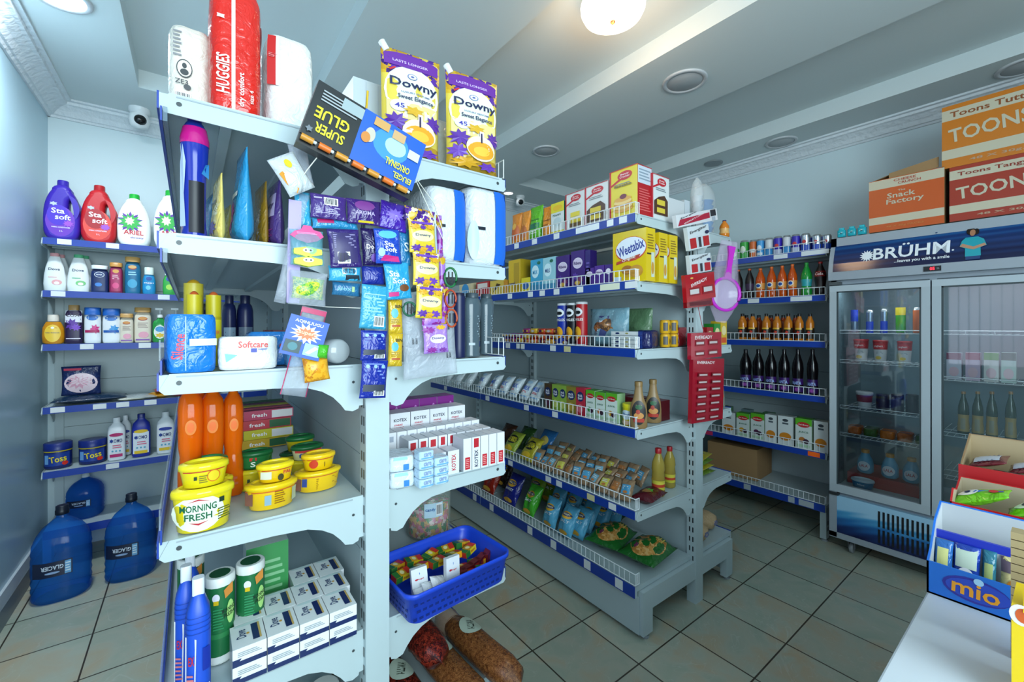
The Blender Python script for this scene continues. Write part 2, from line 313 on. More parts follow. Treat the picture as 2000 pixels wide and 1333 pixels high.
def bagT(w, h, t, mat, dec=None, seed=0, stand=False, wr=.35, matf=None, center=False, spout=None, back=None, inner=None):
    if mat[0] == '#': mat += '/w'
    nu, nv = (12, 16) if w > .07 else (8, 10)
    def env(v):
        if stand: return min(1, (v*9)**.5)*(1-v**1.7)**.9
        q = min(1, max(0, (v-.05)/.9)); return math.sin(math.pi*q)**.5 if 0 < q < 1 else 0
    def th(u, v):
        c = max(0, 1-abs(2*u)**2.6)**.6; k = t/2*env(v)*c
        return k*(1+wr*noise.noise(Vector((u*w*22+seed*7.3, v*h*14, seed*3.1))))+.0012+.0006*math.sin(v*90)*(1 if v < .06 or v > .94 else 0)
    oz = -h/2 if center else 0
    def X(u, v): return u*w*(1-.05*env(v)*(1 if t > .01 else 0))
    def surf(uu, vv, e):
        u, v = uu/w, vv/h; return (X(u, v), -th(u, v)-e, vv+oz)
    b = MB(); V = []
    for sgn in (-1, 1):
        for j in range(nv+1):
            for i in range(nu+1):
                u, v = i/nu-.5, j/nv; k = th(u, v) if abs(u) < .499 else .0006
                V.append((X(u, v), sgn*k, v*h+oz))
    N = (nu+1)*(nv+1); groups = {}
    for sg in (0, 1):
        for j in range(nv):
            for i in range(nu):
                a = sg*N+j*(nu+1)+i; q = (a, a+1, a+nu+2, a+nu+1)
                m = matf[min(len(matf)-1, int((j+.5)/nv*len(matf)))] if matf else mat
                if sg and back: m = back
                groups.setdefault(m, []).append(q if sg == 0 else q[::-1])
    side = []
    for j in range(nv):
        a = j*(nu+1); side.append((a, a+nu+1, N+a+nu+1, N+a)); a += nu; side.append((a, N+a, N+a+nu+1, a+nu+1))
    for i in range(nu):
        side.append((i, N+i, N+i+1, i+1)); a = nv*(nu+1)+i; side.append((a, a+1, N+a+1, N+a))
    groups.setdefault(back or mat, []).extend(side)
    o = 0
    for m, fs in groups.items():
        if m not in b.mats: b.mats.append(m)
    b.v = V
    for m, fs in groups.items():
        k = b.mats.index(m)
        for f in fs: b.f.append(f); b.m.append(k); b.s.append(True)
    b.dec(surf, w, h, dec, .0012)
    parts = [('packet', b.mesh('packet'), [])]
    if inner:
        c = MB(); nn = 12
        rings = [[(.44*w*math.cos(6.283*i/nn)*math.sin(math.pi*q), .42*t*math.sin(6.283*i/nn)*math.sin(math.pi*q), oz+h*(.08+.8*q)) for i in range(nn)] for q in [.05, .2, .35, .5, .65, .8, .95]]
        c.loft(rings, inner); parts.append(('contents', c.mesh('contents'), []))
    if spout:
        c = MB().lathe([(.011, 0), (.011, .028), (.008, .03)], spout, 12); me = c.mesh('spout')
        me.transform(Matrix.Translation((-w*.40, 0, h*.965+oz)) @ Matrix.Rotation(-.6, 4, 'Y')); parts.append(('spout', me, []))
    return parts
def tub(w, d, h, mat, lid, dec=None, lidh=.16):
    b = MB(); P = [(.74, 0), (.8, .03), (.93, 1-lidh)]; sy = d/w
    b.lathe([(r*w/2, z*h) for r, z in P], mat, 28, 1, sy)
    def surf(u, v, e):
        r = prof_r(P, v/h)*w/2+e; q = min(.999, abs(u/r)); return (u, -sy*r*(1-q*q)**.5-e*.3, v)
    b.dec(surf, w, h, dec, .0012); c = MB()
    c.lathe([(.93*w/2, (1-lidh)*h), (w/2, (1-lidh)*h+.001), (w/2, h*(1-lidh*.45)), (.96*w/2, h*(1-lidh*.2)), (.84*w/2, h*(1-lidh*.15)), (.8*w/2, h), (.72*w/2, h), (.68*w/2, h*(1-lidh*.3))], lid, 28, 1, sy)
    return [('tub_body', b.mesh('tub_body'), []), ('lid', c.mesh('lid'), [])]
def pack(w, d, h, mat, dec=None, seed=0, r=.3, bands=None, wr=1.0):   # plump plastic wrapped pack, front -Y
    mat += '/w'; b = MB(); rings = []
    def rr(z): return (1-abs(2*z-1)**5)**.35 if 0 < z < 1 else .0
    def rad(a, z):
        ca, sa = math.cos(a), math.sin(a); p = 5; k = (abs(ca)**p+abs(sa)**p)**(-1/p); s = .88+.12*rr(z)
        nn = 1+.02*wr*noise.noise(Vector((ca*2.5+seed, sa*2.5, z*5)))
        return ca*k*s*nn*w/2, sa*k*s*nn*d/2
    n = 40
    for z in [0, .03, .12, .25, .4, .55, .7, .85, .94, 1]:
        rings.append([(*rad(6.28319*i/n, z), z*h) for i in range(n)])
    b.loft(rings, mat, True)
    def surf(u, v, e):
        z = v/h; s = (.88+.12*rr(z)); return (u*s, -d/2*s*(1-(abs(2*u/w)**6)*.1)*1.02-e, v)
    b.dec(surf, w, h, dec, .001)
    sd = bands
    if sd: b.dec(lambda u, v, e: (w/2*(.88+.12*rr(v/h))*1.02+e, u*.94, v), d, h, sd, .001)
    return [('pack_body', b.mesh('pack_body'), [])]
def jug(w, h, d, mat, capm, dec, hole=True):
    """handled detergent jug: filled outline with a hole, bevelled"""
    out = [(-.36, 0), (.36, 0), (.46, .05), (.5, .2), (.5, .42), (.44, .6), (.3, .76), (.17, .85), (.15, .88), (-.15, .88), (-.17, .85), (-.3, .76), (-.44, .6), (-.5, .42), (-.5, .2), (-.46, .05)]
    hl = [(.22, .42), (.33, .4), (.4, .46), (.38, .58), (.28, .67), (.2, .66), (.17, .58)]
    cu = bpy.data.curves.new('j', 'CURVE'); cu.dimensions = '2D'; cu.fill_mode = 'BOTH'; bv = d*.22
    for pts in ([out, hl] if hole else [out]):
        sp = cu.splines.new('BEZIER'); sp.bezier_points.add(len(pts)-1); sp.use_cyclic_u = True
        for bp, (x, y) in zip(sp.bezier_points, pts):
            k = 1-2*bv/w if pts is out else 1.25
            hd = Vector((x-.295, (y-.54)*1.4)).normalized()*bv*.95; bp.co = (x*w*k, (y*h*(1-2*bv/h)+bv), 0) if pts is out else ((x*w+hd.x)*.92, y*h+hd.y, 0); bp.handle_left_type = bp.handle_right_type = 'AUTO'
    cu.extrude = d/2-bv; cu.bevel_depth = bv; cu.bevel_resolution = 2; cu.resolution_u = 4
    o = bpy.data.objects.new('j', cu); me = bpy.data.meshes.new_from_object(o); bpy.data.objects.remove(o); bpy.data.curves.remove(cu)
    me.transform(Matrix.Rotation(math.pi/2, 4, 'X')); b = MB(); b.add([v.co[:] for v in me.vertices], [tuple(p.vertices) for p in me.polygons], mat, True); bpy.data.meshes.remove(me)
    for i, f in enumerate(b.f):
        ys = [b.v[k][1] for k in f]
        if len(f) and max(ys)-min(ys) < 1e-5 and abs(abs(ys[0])-d/2) < 1e-4: b.s[i] = False
    b.dec(flat(-d/2), w, h, dec)
    c = MB().lathe([(.185*w, h*.845), (.185*w, h*.9), (.165*w, h*.91), (.16*w, h*.99), (.145*w, h)], capm, 18, 1, min(1, d*.45/(.185*w)))
    return [('jug_body', b.mesh('jug_body'), []), ('cap', c.mesh('cap'), [])]

# ------------------------------------------------------------------ the setting
XL, XR, YB, YF = -.73, 3.95, 3.98, -2.0; ZC, ZR = 2.90, 3.01
def room():
    f = MB(); f.box(XL-.1-2.17, XR+.1-2.17, YF-.1-1.128, YB+.1-1.128, -.1, 0, 'floor_tiles'); o = struct('floor', f); o.location = (2.17, 1.128, 0)
    struct('wall_back', MB().box(XL-.1, XR+.1, YB, YB+.1, 0, 3.1, WALL)); struct('wall_right', MB().box(XR, XR+.1, YF, YB, 0, 3.1, WALL))
    w = MB(); w.box(XL-.1, XL, 1.0, YB, 0, 3.1, WALLG); w.box(XL-.1, XL, YF, 1.0, 0, .8, WALLG); w.box(XL-.1, XL, YF, 1.0, 2.35, 3.1, WALLG); w.box(XL-.1, XL, YF, -1.2, .8, 2.35, WALLG)
    struct('wall_left', w)
    b = MB().box(XL, XL+.015, 1.0, YB, 0, .1, '#707b80').box(XL, XL+.012, 1.0, YB, .1, .17, '#c8d2d8'); struct('baseboard_left', b)
    struct('baseboard_right', MB().box(XR-.015, XR, YF, YB, 0, .1, '#707b80'))
    c = MB(); recs = [(-.25, .633), (1.29, 2.01), (2.67, 3.52)]; RY0, RY1 = -1.7, 3.42
    xs = [XL-.1]+[x for r in recs for x in r]+[XR+.1]
    c.box(XL-.1, XR+.1, RY1, YB+.1, ZC, 3.12, CEIL); c.box(XL-.1, XR+.1, YF-.1, RY0, ZC, 3.12, CEIL)
    for i in range(0, len(xs), 2): c.box(xs[i], xs[i+1], RY0, RY1, ZC, 3.12, CEIL)
    for a, b_ in recs: c.box(a, b_, RY0, RY1, ZR, 3.12, CEIL)
    struct('ceiling', c)
    # cornice profile swept round
    pr = [(0, 0), (0, -.10), (.012, -.10), (.02, -.088), (.03, -.085), (.05, -.06), (.085, -.035), (.1, -.03), (.105, -.015), (.125, -.012), (.125, 0)]
    t = MB(); t.prism([(XL+a, ZC+z) for a, z in pr], 'y', YF, YB, CORN); struct('trim_1', t)
    t = MB(); t.prism([(XR-a, ZC+z) for a, z in pr], 'y', YF, YB, CORN); struct('trim_2', t)
    t = MB(); t.prism([(YB-a, ZC+z) for a, z in pr], 'x', XL, XR, CORN); struct('trim_3', t)
    # side window behind the camera with vertical blinds, it is what the cooler glass reflects
    win = MB(); win.box(XL-.06, XL+.02, -1.22, -1.17, .8, 2.35, '#d0d8dc').box(XL-.06, XL+.02, .97, 1.02, .8, 2.35, '#d0d8dc').box(XL-.06, XL+.02, -1.17, .97, .78, .83, '#d0d8dc').box(XL-.06, XL+.02, -1.17, .97, 2.3, 2.35, '#d0d8dc')
    struct('window_1', win)
    sl = MB()
    for i in range(7): y = .33+.085*i; sl.box(XL+.03, XL+.034, y, y+.078, 1.0, 2.28, '#e0e0f4/e1.3')  # slats emit, standing in for daylight coming through the blind
    put([('window_blind', sl.mesh('window_blind'), [])], 'window_blind', (0, 0, 0), 0, 'white vertical slat blind across the side window near the till', 'blind', ordn=False)
room()
def ceil_light(x, y, z, r, lit, label, name='ceiling_light'):
    a = MB().lathe([(r, 0), (r, -.006), (r*.97, -.01), (r*.82, -.01), (r*.8, -.004)], '#bcc0c4', 32); d = MB().lathe([(r*.8, -.0045), (r*.78, -.007), (.001, -.0075)], '#ffffff/e9' if lit else '#aeb2b5', 32)
    put([('trim_ring', a.mesh('trim_ring'), []), ('diffuser', d.mesh('diffuser'), [])], name, (x, y, z), 0, label, 'ceiling light', 'round recessed ceiling lights', ordn=False)
ceil_light(2.33, 1.39, ZC, .125, False, 'unlit round recessed ceiling light in the strip right of the glowing lamp')
ceil_light(2.34, 2.63, ZC, .11, False, 'unlit round recessed ceiling light above the right end of the cake mix shelf')
ceil_light(3.7, 1.39, ZC, .11, False, 'unlit round recessed ceiling light beside the cornice above the drinks shelves')
ceil_light(3.7, .17, ZC, .11, False, 'unlit round recessed ceiling light above the stacked orange snack cartons')
ceil_light(-.46, 2.68, ZC, .11, True, 'lit white recessed ceiling light in the corner strip by the left wall')
ceil_light(2.75, 3.7, ZC, .06, True, 'small lit recessed ceiling light far back over the cake mix shelf')
sp = MB().lathe([(.075, 0), (.075, -.008), (.065, -.01), (.001, -.01)], '#7c8488', 24)
put([('ceiling_speaker', sp.mesh('ceiling_speaker'), [])], 'ceiling_speaker', (3.7, 1.93, ZC), 0, 'small dark grey round speaker grille in the ceiling beside the cornice', 'speaker', ordn=False)
def lamp():
    R = .15; g = MB().lathe([(R*.7, 0), (R*.96, -.012), (R, -.03), (R*.99, -.05), (R*.9, -.078), (R*.7, -.094), (R*.4, -.103), (.001, -.106)], '#fff0e0/e2.2', 36)
    b = MB().lathe([(R*.9, .02), (R*.9, 0)], '#d8d4cc', 30); k = MB().lathe([(.012, -.104), (.012, -.11), (.007, -.116), (.001, -.118)], '#a9724a/M', 14)
    put([('mounting_plate', b.mesh('p'), []), ('lamp_shade', g.mesh('s'), []), ('finial', k.mesh('k'), [])], 'ceiling_lamp', (1.585, 1.31, ZR-.02), 0, 'glowing round opal glass ceiling lamp with a small brass finial', 'ceiling lamp', ordn=False)
    l = bpy.data.lights.new('lamp_bulb', 'POINT'); l.energy = 8; l.color = (1, .64, .36); l.shadow_soft_size = .14; o = link('lamp_bulb', l); o.location = (1.585, 1.31, ZR-.2)
    l = bpy.data.lights.new('downlight_bulb', 'AREA'); l.shape = 'DISK'; l.size = .2; l.energy = 22; l.color = (.85, .94, 1); o = link('downlight_bulb', l); o.location = (-.46, 2.68, ZC-.02)
lamp()
def cctv(x, y, s, rz, label):
    b = MB().lathe([(.045*s, 0), (.045*s, -.02*s), (.03*s, -.03*s)], '#dfe3e6', 20); h = MB().lathe([(.03*s, 0), (.042*s, -.015*s), (.045*s, -.04*s), (.036*s, -.07*s), (.001, -.078*s)], '#e4e8ea', 20, c=(0, 0, -.025*s))
    e = MB().lathe([(.026*s, 0), (.024*s, .012*s), (.012*s, .02*s), (.001, .022*s)], '#101214/g', 18); me = e.mesh('lens'); me.transform(Matrix.Translation((0, -.036*s, -.07*s)) @ Matrix.Rotation(math.radians(105), 4, 'X'))
    put([('mount', b.mesh('mount'), []), ('camera_housing', h.mesh('h'), []), ('lens', me, [])], 'security_camera', (x, y, ZC), rz, label, 'security camera', 'white dome security cameras', ordn=False)
cctv(-.27, 3.76, 1.25, 10, 'white dome security camera on the ceiling in the left corner of the room')
cctv(2.93, 3.72, 1.1, -30, 'white dome security camera beyond the snack packets at the far end')

# ------------------------------------------------------------------ shelving
NAVY = '#143c9c'
TIERS = [1.97, 1.66, 1.345, .975, .597]
def bracket_poly(xi, xo, z, deep=.15):   # xi at the post, xo at the tip
    s = 1 if xo > xi else -1; L = abs(xo-xi)
    pts = [(0, 0), (L-.018, 0), (L, -.036), (L-.01, -.046), (L*.5, -.05), (.145, -.056), (.11, -.068), (.082, -.086), (.062, -.108), (.05, -.125), (.03, -.13), (.014, -.124), (.012, -.116), (0, -.116)]
    return [(xi+s*a, z+b) for a, b in pts]
def fence_mesh(y0, y1, x, z, h=.055, axis='y', ends=0):
    m = MB(); WM = '#dfe6ea/g'
    def P(a, b, c): return (b, a, c) if axis == 'y' else (a, b, c)
    n = max(3, int(round((y1-y0)/.031))); r = .0021
    for zz in (z+.004, z+h): m.tube([P(y0, x, zz), P(y1, x, zz)], r*1.25, WM, 4)
    for i in range(n+1):
        y = y0+(y1-y0)*i/n; m.tube([P(y, x, z+.004), P(y, x, z+h)], r*.85, WM, 4)
    if ends:
        for zz in (z+.004, z+h): m.tube([P(y0, x, zz), P(y0, x+ends, zz)], r, WM, 4)
        for k in (.33, .66, 1): m.tube([P(y0, x+ends*k, z+.004), P(y0, x+ends*k, z+h)], r*.85, WM, 4)
    return m
def shelf_run(root, xi, xo, bays, z, fence=True, tags=(), base=False, ax='y', strip=NAVY, tips=None, strip_h=.036, nofence_last=False):
    """one shelf level: board with lip, brackets, price strip, wire guard. ax='y': runs along Y, sticks out along X"""
    s = 1 if xo > xi else -1; sw = (lambda m: m) if ax == 'y' else None
    def T(mb):
        if ax == 'x': mb.v = [(b, a, c) for a, b, c in mb.v]; mb.f = [f[::-1] for f in mb.f]
        return mb
    m = MB(); y0, y1 = bays[0], bays[-1]; xa, xb = sorted((xi, xo-s*.012))
    for a, b in zip(bays, bays[1:]):
        m.box(xa, xb, a+.004, b-.004, z-.024, z-.003, STEEL)
        for q in (.36, .72): xx = xi+(xo-xi)*q; m.box(xx-.012, xx+.012, a+.01, b-.01, z-.036, z-.024, STEEL)
    xf = sorted((xo-s*.012, xo)); m.box(xf[0], xf[1], y0+.004, y1-.004, z-strip_h-.002, z-.003, STEEL)
    sh = link('base_deck' if base else 'shelf', T(m).mesh('shelf'), root)
    if not base:
        for i, y in enumerate(bays):
            b = MB(); t = .0035; yy = y if i == 0 else (y-.0035 if i == len(bays)-1 else y)
            b.prism(bracket_poly(xi, xo, z-.001), 'y', yy-t/2, yy+t/2, STEEL)
            hx = xo-s*.035
            b.lathe([(.005, 0), (.005, .001)], '#3a4044', 10, c=(0, 0, 0)) if False else None
            for sg in (-1, 1):
                n = 10; vs = [(hx+.0055*math.cos(6.283*k/n), yy+sg*(t/2+.0004), z-.022+.0055*math.sin(6.283*k/n)) for k in range(n)]; b.add(vs, [tuple(range(n))], '#3c4448')
                px = xi+s*.028; vs = [(px+.004*math.cos(6.283*k/n), yy+sg*(t/2+.0004), z-.05+.004*math.sin(6.283*k/n)) for k in range(n)]; b.add(vs, [tuple(range(n))], '#3c4448')
            # folded return along the upper edge
            e = sorted((xi+s*.03, xo-s*.03)); b.box(e[0], e[1], yy-t/2-.0015, yy-t/2, z-.009, z-.006, '#9aa7ae')
            link('bracket', T(b).mesh('bracket'), sh)
    for i, (a, b_) in enumerate(zip(bays, bays[1:])):
        st = MB(); xs = sorted((xo, xo+s*.004)); st.box(xs[0], xs[1], a+.006, b_-.006, z-strip_h-.002, z+.001, strip)
        link('price_strip', T(st).mesh('strip'), sh)
        if fence: link('wire_guard', T(fence_mesh(a+.008, b_-.008, xo-s*.004, z, ends=(-s*.03 if i == 0 else 0))).mesh('guard'), sh)
    for k, tg in enumerate(tags):
        y, wd_, col = (tg if isinstance(tg, tuple) else (tg, .045, '#dfe4e6')); g = MB(); xs = sorted((xo+s*.0042, xo+s*.0052)); g.box(xs[0], xs[1], y-wd_/2, y+wd_/2, z-strip_h+.003, z-.002, col)
        link('price_tag', T(g).mesh('tag'), sh)
    return sh
def post_mesh(x0, x1, y0, y1, z1, slotfaces='x-x+', mat=STEEL):
    m = MB().box(x0, x1, y0, y1, 0, z1, mat); yc = (y0+y1)/2
    for k in range(int((z1-.15)/.05)):
        z = .12+.05*k
        for dy in (-.009, .009):
            for sx, xx in ((-1, x0), (1, x1)):
                m.box(*sorted((xx+sx*.0003, xx+sx*.0009)), yc+dy-.0032, yc+dy+.0032, z, z+.026, '#1c2226')
    return m
def gondola(xc0, xc1, xl, xr, bays, ztop, label, tierL=True, tierR=True, fenceL=True, fenceR=False, tagsL={}, tagsR={}, group=None):
    root = link('gondola_shelving', None)
    root['label'] = label; root['category'] = 'shelving'; root['group'] = 'white double sided shop shelving'; THINGS.append((root, False))
    for i, y in enumerate(bays):
        yy = y if i == 0 else (y-.05 if i == len(bays)-1 else y-.025)
        link('post', post_mesh(xc0, xc1, yy, yy+.05, ztop).mesh('post'), root)
    xm = (xc0+xc1)/2
    for i, (a, b) in enumerate(zip(bays, bays[1:])):
        ya, yb = (a+.05 if i == 0 else a+.025), (b-.05 if i == len(bays)-2 else b-.025)
        for k in range(6):
            z0 = .2+k*(ztop-.24)/6; z1 = .2+(k+1)*(ztop-.24)/6-.002
            link('back_panel', MB().box(xm-.012, xm+.012, ya, yb, z0, z1, STEEL).mesh('panel'), root)
    b2 = [bays[0]+.022]+list(bays[1:-1])+[bays[-1]-.022]
    for xo, xi, tg, on, fn in ((xl, xc0, tagsL, tierL, fenceL), (xr, xc1, tagsR, tierR, fenceR)):
        if not on: continue
        s = 1 if xo > xi else -1
        for t, z in enumerate(TIERS): shelf_run(root, xi, xo, b2, z, fn, tg.get(t, ()))
        shelf_run(root, xi, xo, b2, .25, fn, tg.get(5, ()), base=True, strip_h=.05)
        k = MB(); xs = sorted((xo-s*.028, xo-s*.024)); k.box(xs[0], xs[1], b2[0]+.002, b2[-1]-.002, .02, .197, STEEL); link('kick_plate', k.mesh('kick'), root)
        for i, y in enumerate(bays):
            yy = y+.003 if i == 0 else (y-.04 if i == len(bays)-1 else y-.02); f = MB(); xs = sorted((xi, xo-s*.03)); f.box(xs[0], xs[1], yy, yy+.036, .13, .222, STEEL)
            xs = sorted((xo-s*.1, xo-s*.03)); f.box(xs[0], xs[1], yy, yy+.036, .02, .13, STEEL)
            f.lathe([(.018, 0), (.018, .008), (.006, .01), (.006, .02)], '#8a9296', 12, c=(xo-s*.065, yy+.018, 0)); link('foot', f.mesh('foot'), root)
    return root
Y0 = 1.19
g1 = gondola(.39, .457, -.055, .888, [Y0, 2.52, 3.12], 1.968, 'nearer white double sided gondola shelving of household goods, end facing the counter', fenceL=False, fenceR=False)
for t_, z_ in enumerate(TIERS+[.25]):
    lo, hi = ((z_-.07, z_-.0385) if t_ < 2 else (z_-.002, z_+.03)); eg = MB().box(-.0525, -.049, 1.2, 3.1, lo, hi, NAVY); link('edge_strip', eg.mesh('edge_strip'), g1)
    if t_ > 1: link('clear_guard', MB().box(-.0545, -.0515, 1.2, 3.1, z_+.03, z_+.075, '#c8d8e0/t.25').mesh('clear_guard'), g1)
    if t_ < 2: link('ticket_rail', MB().box(-.048, -.04, 1.2, 3.1, z_-.07, z_-.0385, '#8ca4b4/t.5').mesh('ticket_rail'), g1)
tg = {0: [WX(p, 500, 1.63).y for p in (1010, 1045, 1088, 1218)]+[(1.36, .04, '#e8ecee'), (WX(1148, 450, 1.63).y, .16, '#e6ecf0')],
      1: [WX(p, 560, 1.63).y for p in (997, 1037, 1060, 1088, 1134)]+[(WX(1192, 560, 1.63).y, .12, '#dfe3cc'), (WX(1234, 560, 1.63).y, .07, '#dfe4e6')],
      2: [WX(p, 690, 1.63).y for p in (993, 1014, 1021, 1081)]+[(WX(1109, 690, 1.63).y, .05, '#d8cf9a')],
      3: [WX(p, 780, 1.63).y for p in (871, 953, 1029, 1085)], 4: [WX(p, 940, 1.63).y for p in (998, 1072, 1093, 1197)]+[(WX(1155, 970, 1.63).y, .05, '#d8cf9a')],
      5: [WX(p, 1100, 1.63).y for p in (928, 961, 1036, 1082, 1148, 1210)]}
g2 = gondola(2.10, 2.17, 1.63, 2.53, [Y0, 2.52, 3.32], 1.968, 'farther white double sided gondola shelving of food, blue strips and wire guards', tagsL=tg)
def wall_unit(label, group, x_panel, x_front, bays, ax, posts, tags, fence=True, name='wall_shelving', lastfence=True, base=True, sgn=-1):
    root = link(name, None); root['label'] = label; root['category'] = 'shelving'; THINGS.append((root, False))
    def T(mb):
        if ax == 'x': mb.v = [(b, a, c) for a, b, c in mb.v]; mb.f = [f[::-1] for f in mb.f]
        return mb
    for y in posts: link('post', T(post_mesh(x_panel, x_panel+.04, y-.02, y+.02, 2.0) if ax == 'y' else MB().box(x_panel, x_panel+.04, y-.02, y+.02, 0, 2.0, STEEL)).mesh('post'), root)
    for a, b in zip(bays, bays[1:]):
        for k in range(6):
            z0 = .2+k*.3; link('back_panel', T(MB().box(x_panel+.012, x_panel+.03, a+.02, b-.02, z0, z0+.298, STEEL)).mesh('panel'), root)
    for t, z in enumerate(TIERS): shelf_run(root, x_panel, x_front, bays, z, fence, tags.get(t, ()), ax=ax)
    shelf_run(root, x_panel, x_front, bays, .25, fence, tags.get(5, ()), base=True, ax=ax, strip_h=.045)
    for y in posts:
        f = MB(); f.box(x_front+.015, x_panel, y-.018, y+.018, .15, .222, STEEL); f.box(x_front+.015, x_front+.07, y-.018, y+.018, .02, .15, STEEL)
        for dz in (.07, .11):
            for dx in (.03, .05): f.box(x_front+dx-.003, x_front+dx+.003, y-.0186, y-.018, dz, dz+.026, '#1c2226')
        f.lathe([(.02, 0), (.02, .008), (.006, .01), (.006, .02)], '#8a9296', 12, c=(x_front+.042, y, 0)); link('foot', T(f).mesh('foot'), root)
    return root
wu = wall_unit('white wall shelving of bottled drinks between cooler and far corner', None, 3.88, 3.385, [1.0, 2.2, 3.3], 'y', [1.022, 2.2, 3.28],
     {0: [(WX(1525, 500, 3.385).y, .09, '#cfd6da'), (WX(1592, 500, 3.385).y, .16, '#cfd6da')], 1: [(WX(1472, 590, 3.385).y, .08, '#cfd6da'), (WX(1565, 585, 3.385).y, .13, '#cfd6da')],
      4: [(WX(1590, 890, 3.385).y, .07, '#ff6a1c'), (WX(1382, 860, 3.385).y, .09, '#c8325c')], 5: [(WX(1460, 985, 3.385).y, .05, '#aab4ba'), (WX(1546, 1000, 3.385).y, .04, '#aab4ba'), (WX(1575, 1010, 3.385).y, .09, '#aab4ba')]})
bt = lambda *p: [(W(q, 600, 3.62).x, .06, '#dfe4e6') for q in p]
bu = wall_unit('white wall shelving of bathroom and laundry goods along the back wall', None, 3.93, 3.62, [-.69, .3, 1.2], 'x', [-.67, .3, 1.18],
     {0: bt(126, 220), 1: bt(114, 320), 2: bt(170, 283, 325), 3: bt(113, 195, 240, 294), 4: bt(220)}, fence=False)

# ------------------------------------------------------------------ placing helpers
R3 = lambda x: round(x, 3)
def Bt(prof, mat, cap, **k): return (None, lambda w, h: tmpl(bottle, prof, R3(w), R3(h), mat, cap, **k))
def Bo(d, front, side=None, top=None, dec=None, sdec=None, tdec=None): return (d, lambda w, h: tmpl(carton, R3(w), d, R3(h), front, side, top, dec, sdec, tdec))
def Ba(t, mat, **k): return (t, lambda w, h: tmpl(bagT, R3(w), R3(h), t, mat, **k))
def Ca(mat, **k): return (None, lambda w, h: tmpl(canister, R3(w), R3(h), mat, **k))
def Pk(d, mat, **k): return (d, lambda w, h: tmpl(pack, R3(w), d, R3(h), mat, **k))
def rowY(Y, z, grp, items, dy=0):
    """fronts on the plane Y, facing -Y: (shape, name, label, category, left px, right px, top px)"""
    out = []
    for it in items:
        (d, fn), name, label, cat, l, r, top = it[:7]; a = W(l, top, Y).x; b = W(r, top, Y).x; h = W((l+r)/2, top, Y).z-z
        d = d or (b-a); out.append(put(fn(b-a, h), name, ((a+b)/2, Y+d/2+dy, z+.0005), 0, label, cat, grp))
    return out
def rowX(X, z, grp, items, tight=.97, rz=-90):
    out = []
    for it in items:
        (d, fn), name, label, cat, l, r, top = it[:7]; a = WX(l, top, X).y; b = WX(r, top, X).y; w = (a-b)*tight; h = WX((l+r)/2, top, X).z-z
        d = d or w; out.append(put(fn(w, h), name, (X+d/2, (a+b)/2, z+.0005), rz, label, cat, grp))
    return out
def quad(tl, tr, br, bl, Y):
    a, b, c, d = [W(*p, Y) for p in (tl, tr, br, bl)]; t = (b+c-a-d)/2; v = (a+b-c-d)/2
    return (a+b+c+d)/4, t.length, v.length, math.atan2(t.z, t.x)
def hang(fn, name, label, cat, tl, tr, br, bl, Y, grp=None, ordn=True):
    c, w, h, an = quad(tl, tr, br, bl, Y); T = fn(R3(w), R3(h))
    if T[0][0] == 'carton': c = c-Vector((-math.sin(an), 0, math.cos(an)))*h/2
    return put(T, name, tuple(c), 0, label, cat, grp, rot=(0, -an, 0), ordn=ordn)
# ================================================================== back wall shelving
Z0, Z1, Z2, Z3, Z4 = TIERS; Z5 = .25
g = 'laundry bottles on the top shelf of the back wall'
def softener_jug(base, lab, cap, capm):
    return (.11, lambda w, h: tmpl(jug, R3(w), R3(h), .11, base, capm, [('e', .48, .3, .4, .25, lab), ('e', .42, .4, .3, .17, cap), ('t', 'Sta', .42, .47, .36, .085, '#f4f8ff'), ('t', 'soft', .55, .37, .42, .085, '#f4f8ff'), ('s', .3, .58, .12, .035, '#b8c4e8', 6), ('s', .7, .27, .16, .06, '#a050d0', 9), ('t', 'FABRIC CONDITIONER', .5, .2, .5, .022, '#f0e8ff'), ('t', '2 L', .5, .14, .1, .022, '#f0e8ff')]))
ariel = (.1, lambda w, h: tmpl(jug, R3(w), R3(h), .1, '#eef3f2', '#1fae3a', [('s', .4, .44, .4, .2, '#5a2c9c', 10), ('s', .4, .44, .36, .17, '#2fae48', 12), ('s', .38, .46, .16, .09, '#f3f5c8', 8), ('t', 'ARIEL', .5, .25, .6, .085, '#c8202c'), ('t', 'downy', .6, .15, .4, .04, '#6a4aa0')], hole=False))
rowY(3.66, Z0, g, [(softener_jug('#3a22a8', '#6b35b8', '#4a2cc0', '#3322a0'), 'softener_jug', 'purple fabric softener jug with handle, at the left end of the top back shelf', 'detergent jug', 82, 155, 349),
  (softener_jug('#c01a24', '#e0483c', '#a81420', '#b01820'), 'softener_jug', 'red fabric softener jug with handle beside the purple one', 'detergent jug', 156, 226, 359),
  (ariel, 'detergent_jug', 'white liquid detergent jug with green cap beside the red jug', 'detergent jug', 228, 293, 377), (ariel, 'detergent_jug', 'white detergent jug with green cap half hidden behind the near gondola', 'detergent jug', 300, 364, 370)])
g = 'body wash bottles on the second shelf of the back wall'
def dv(c, leaf): return Bt('dove', '#e9eff0', c, d=.05, capr=.42, z0=.92, dec=[('t', 'Dove', .5, .58, .5, .07, '#283a5c'), ('r', .25, .36, .62, .38, c), ('e', .62, .24, .22, .07, leaf), ('e', .62, .22, .12, .04, '#f3dfe2')])
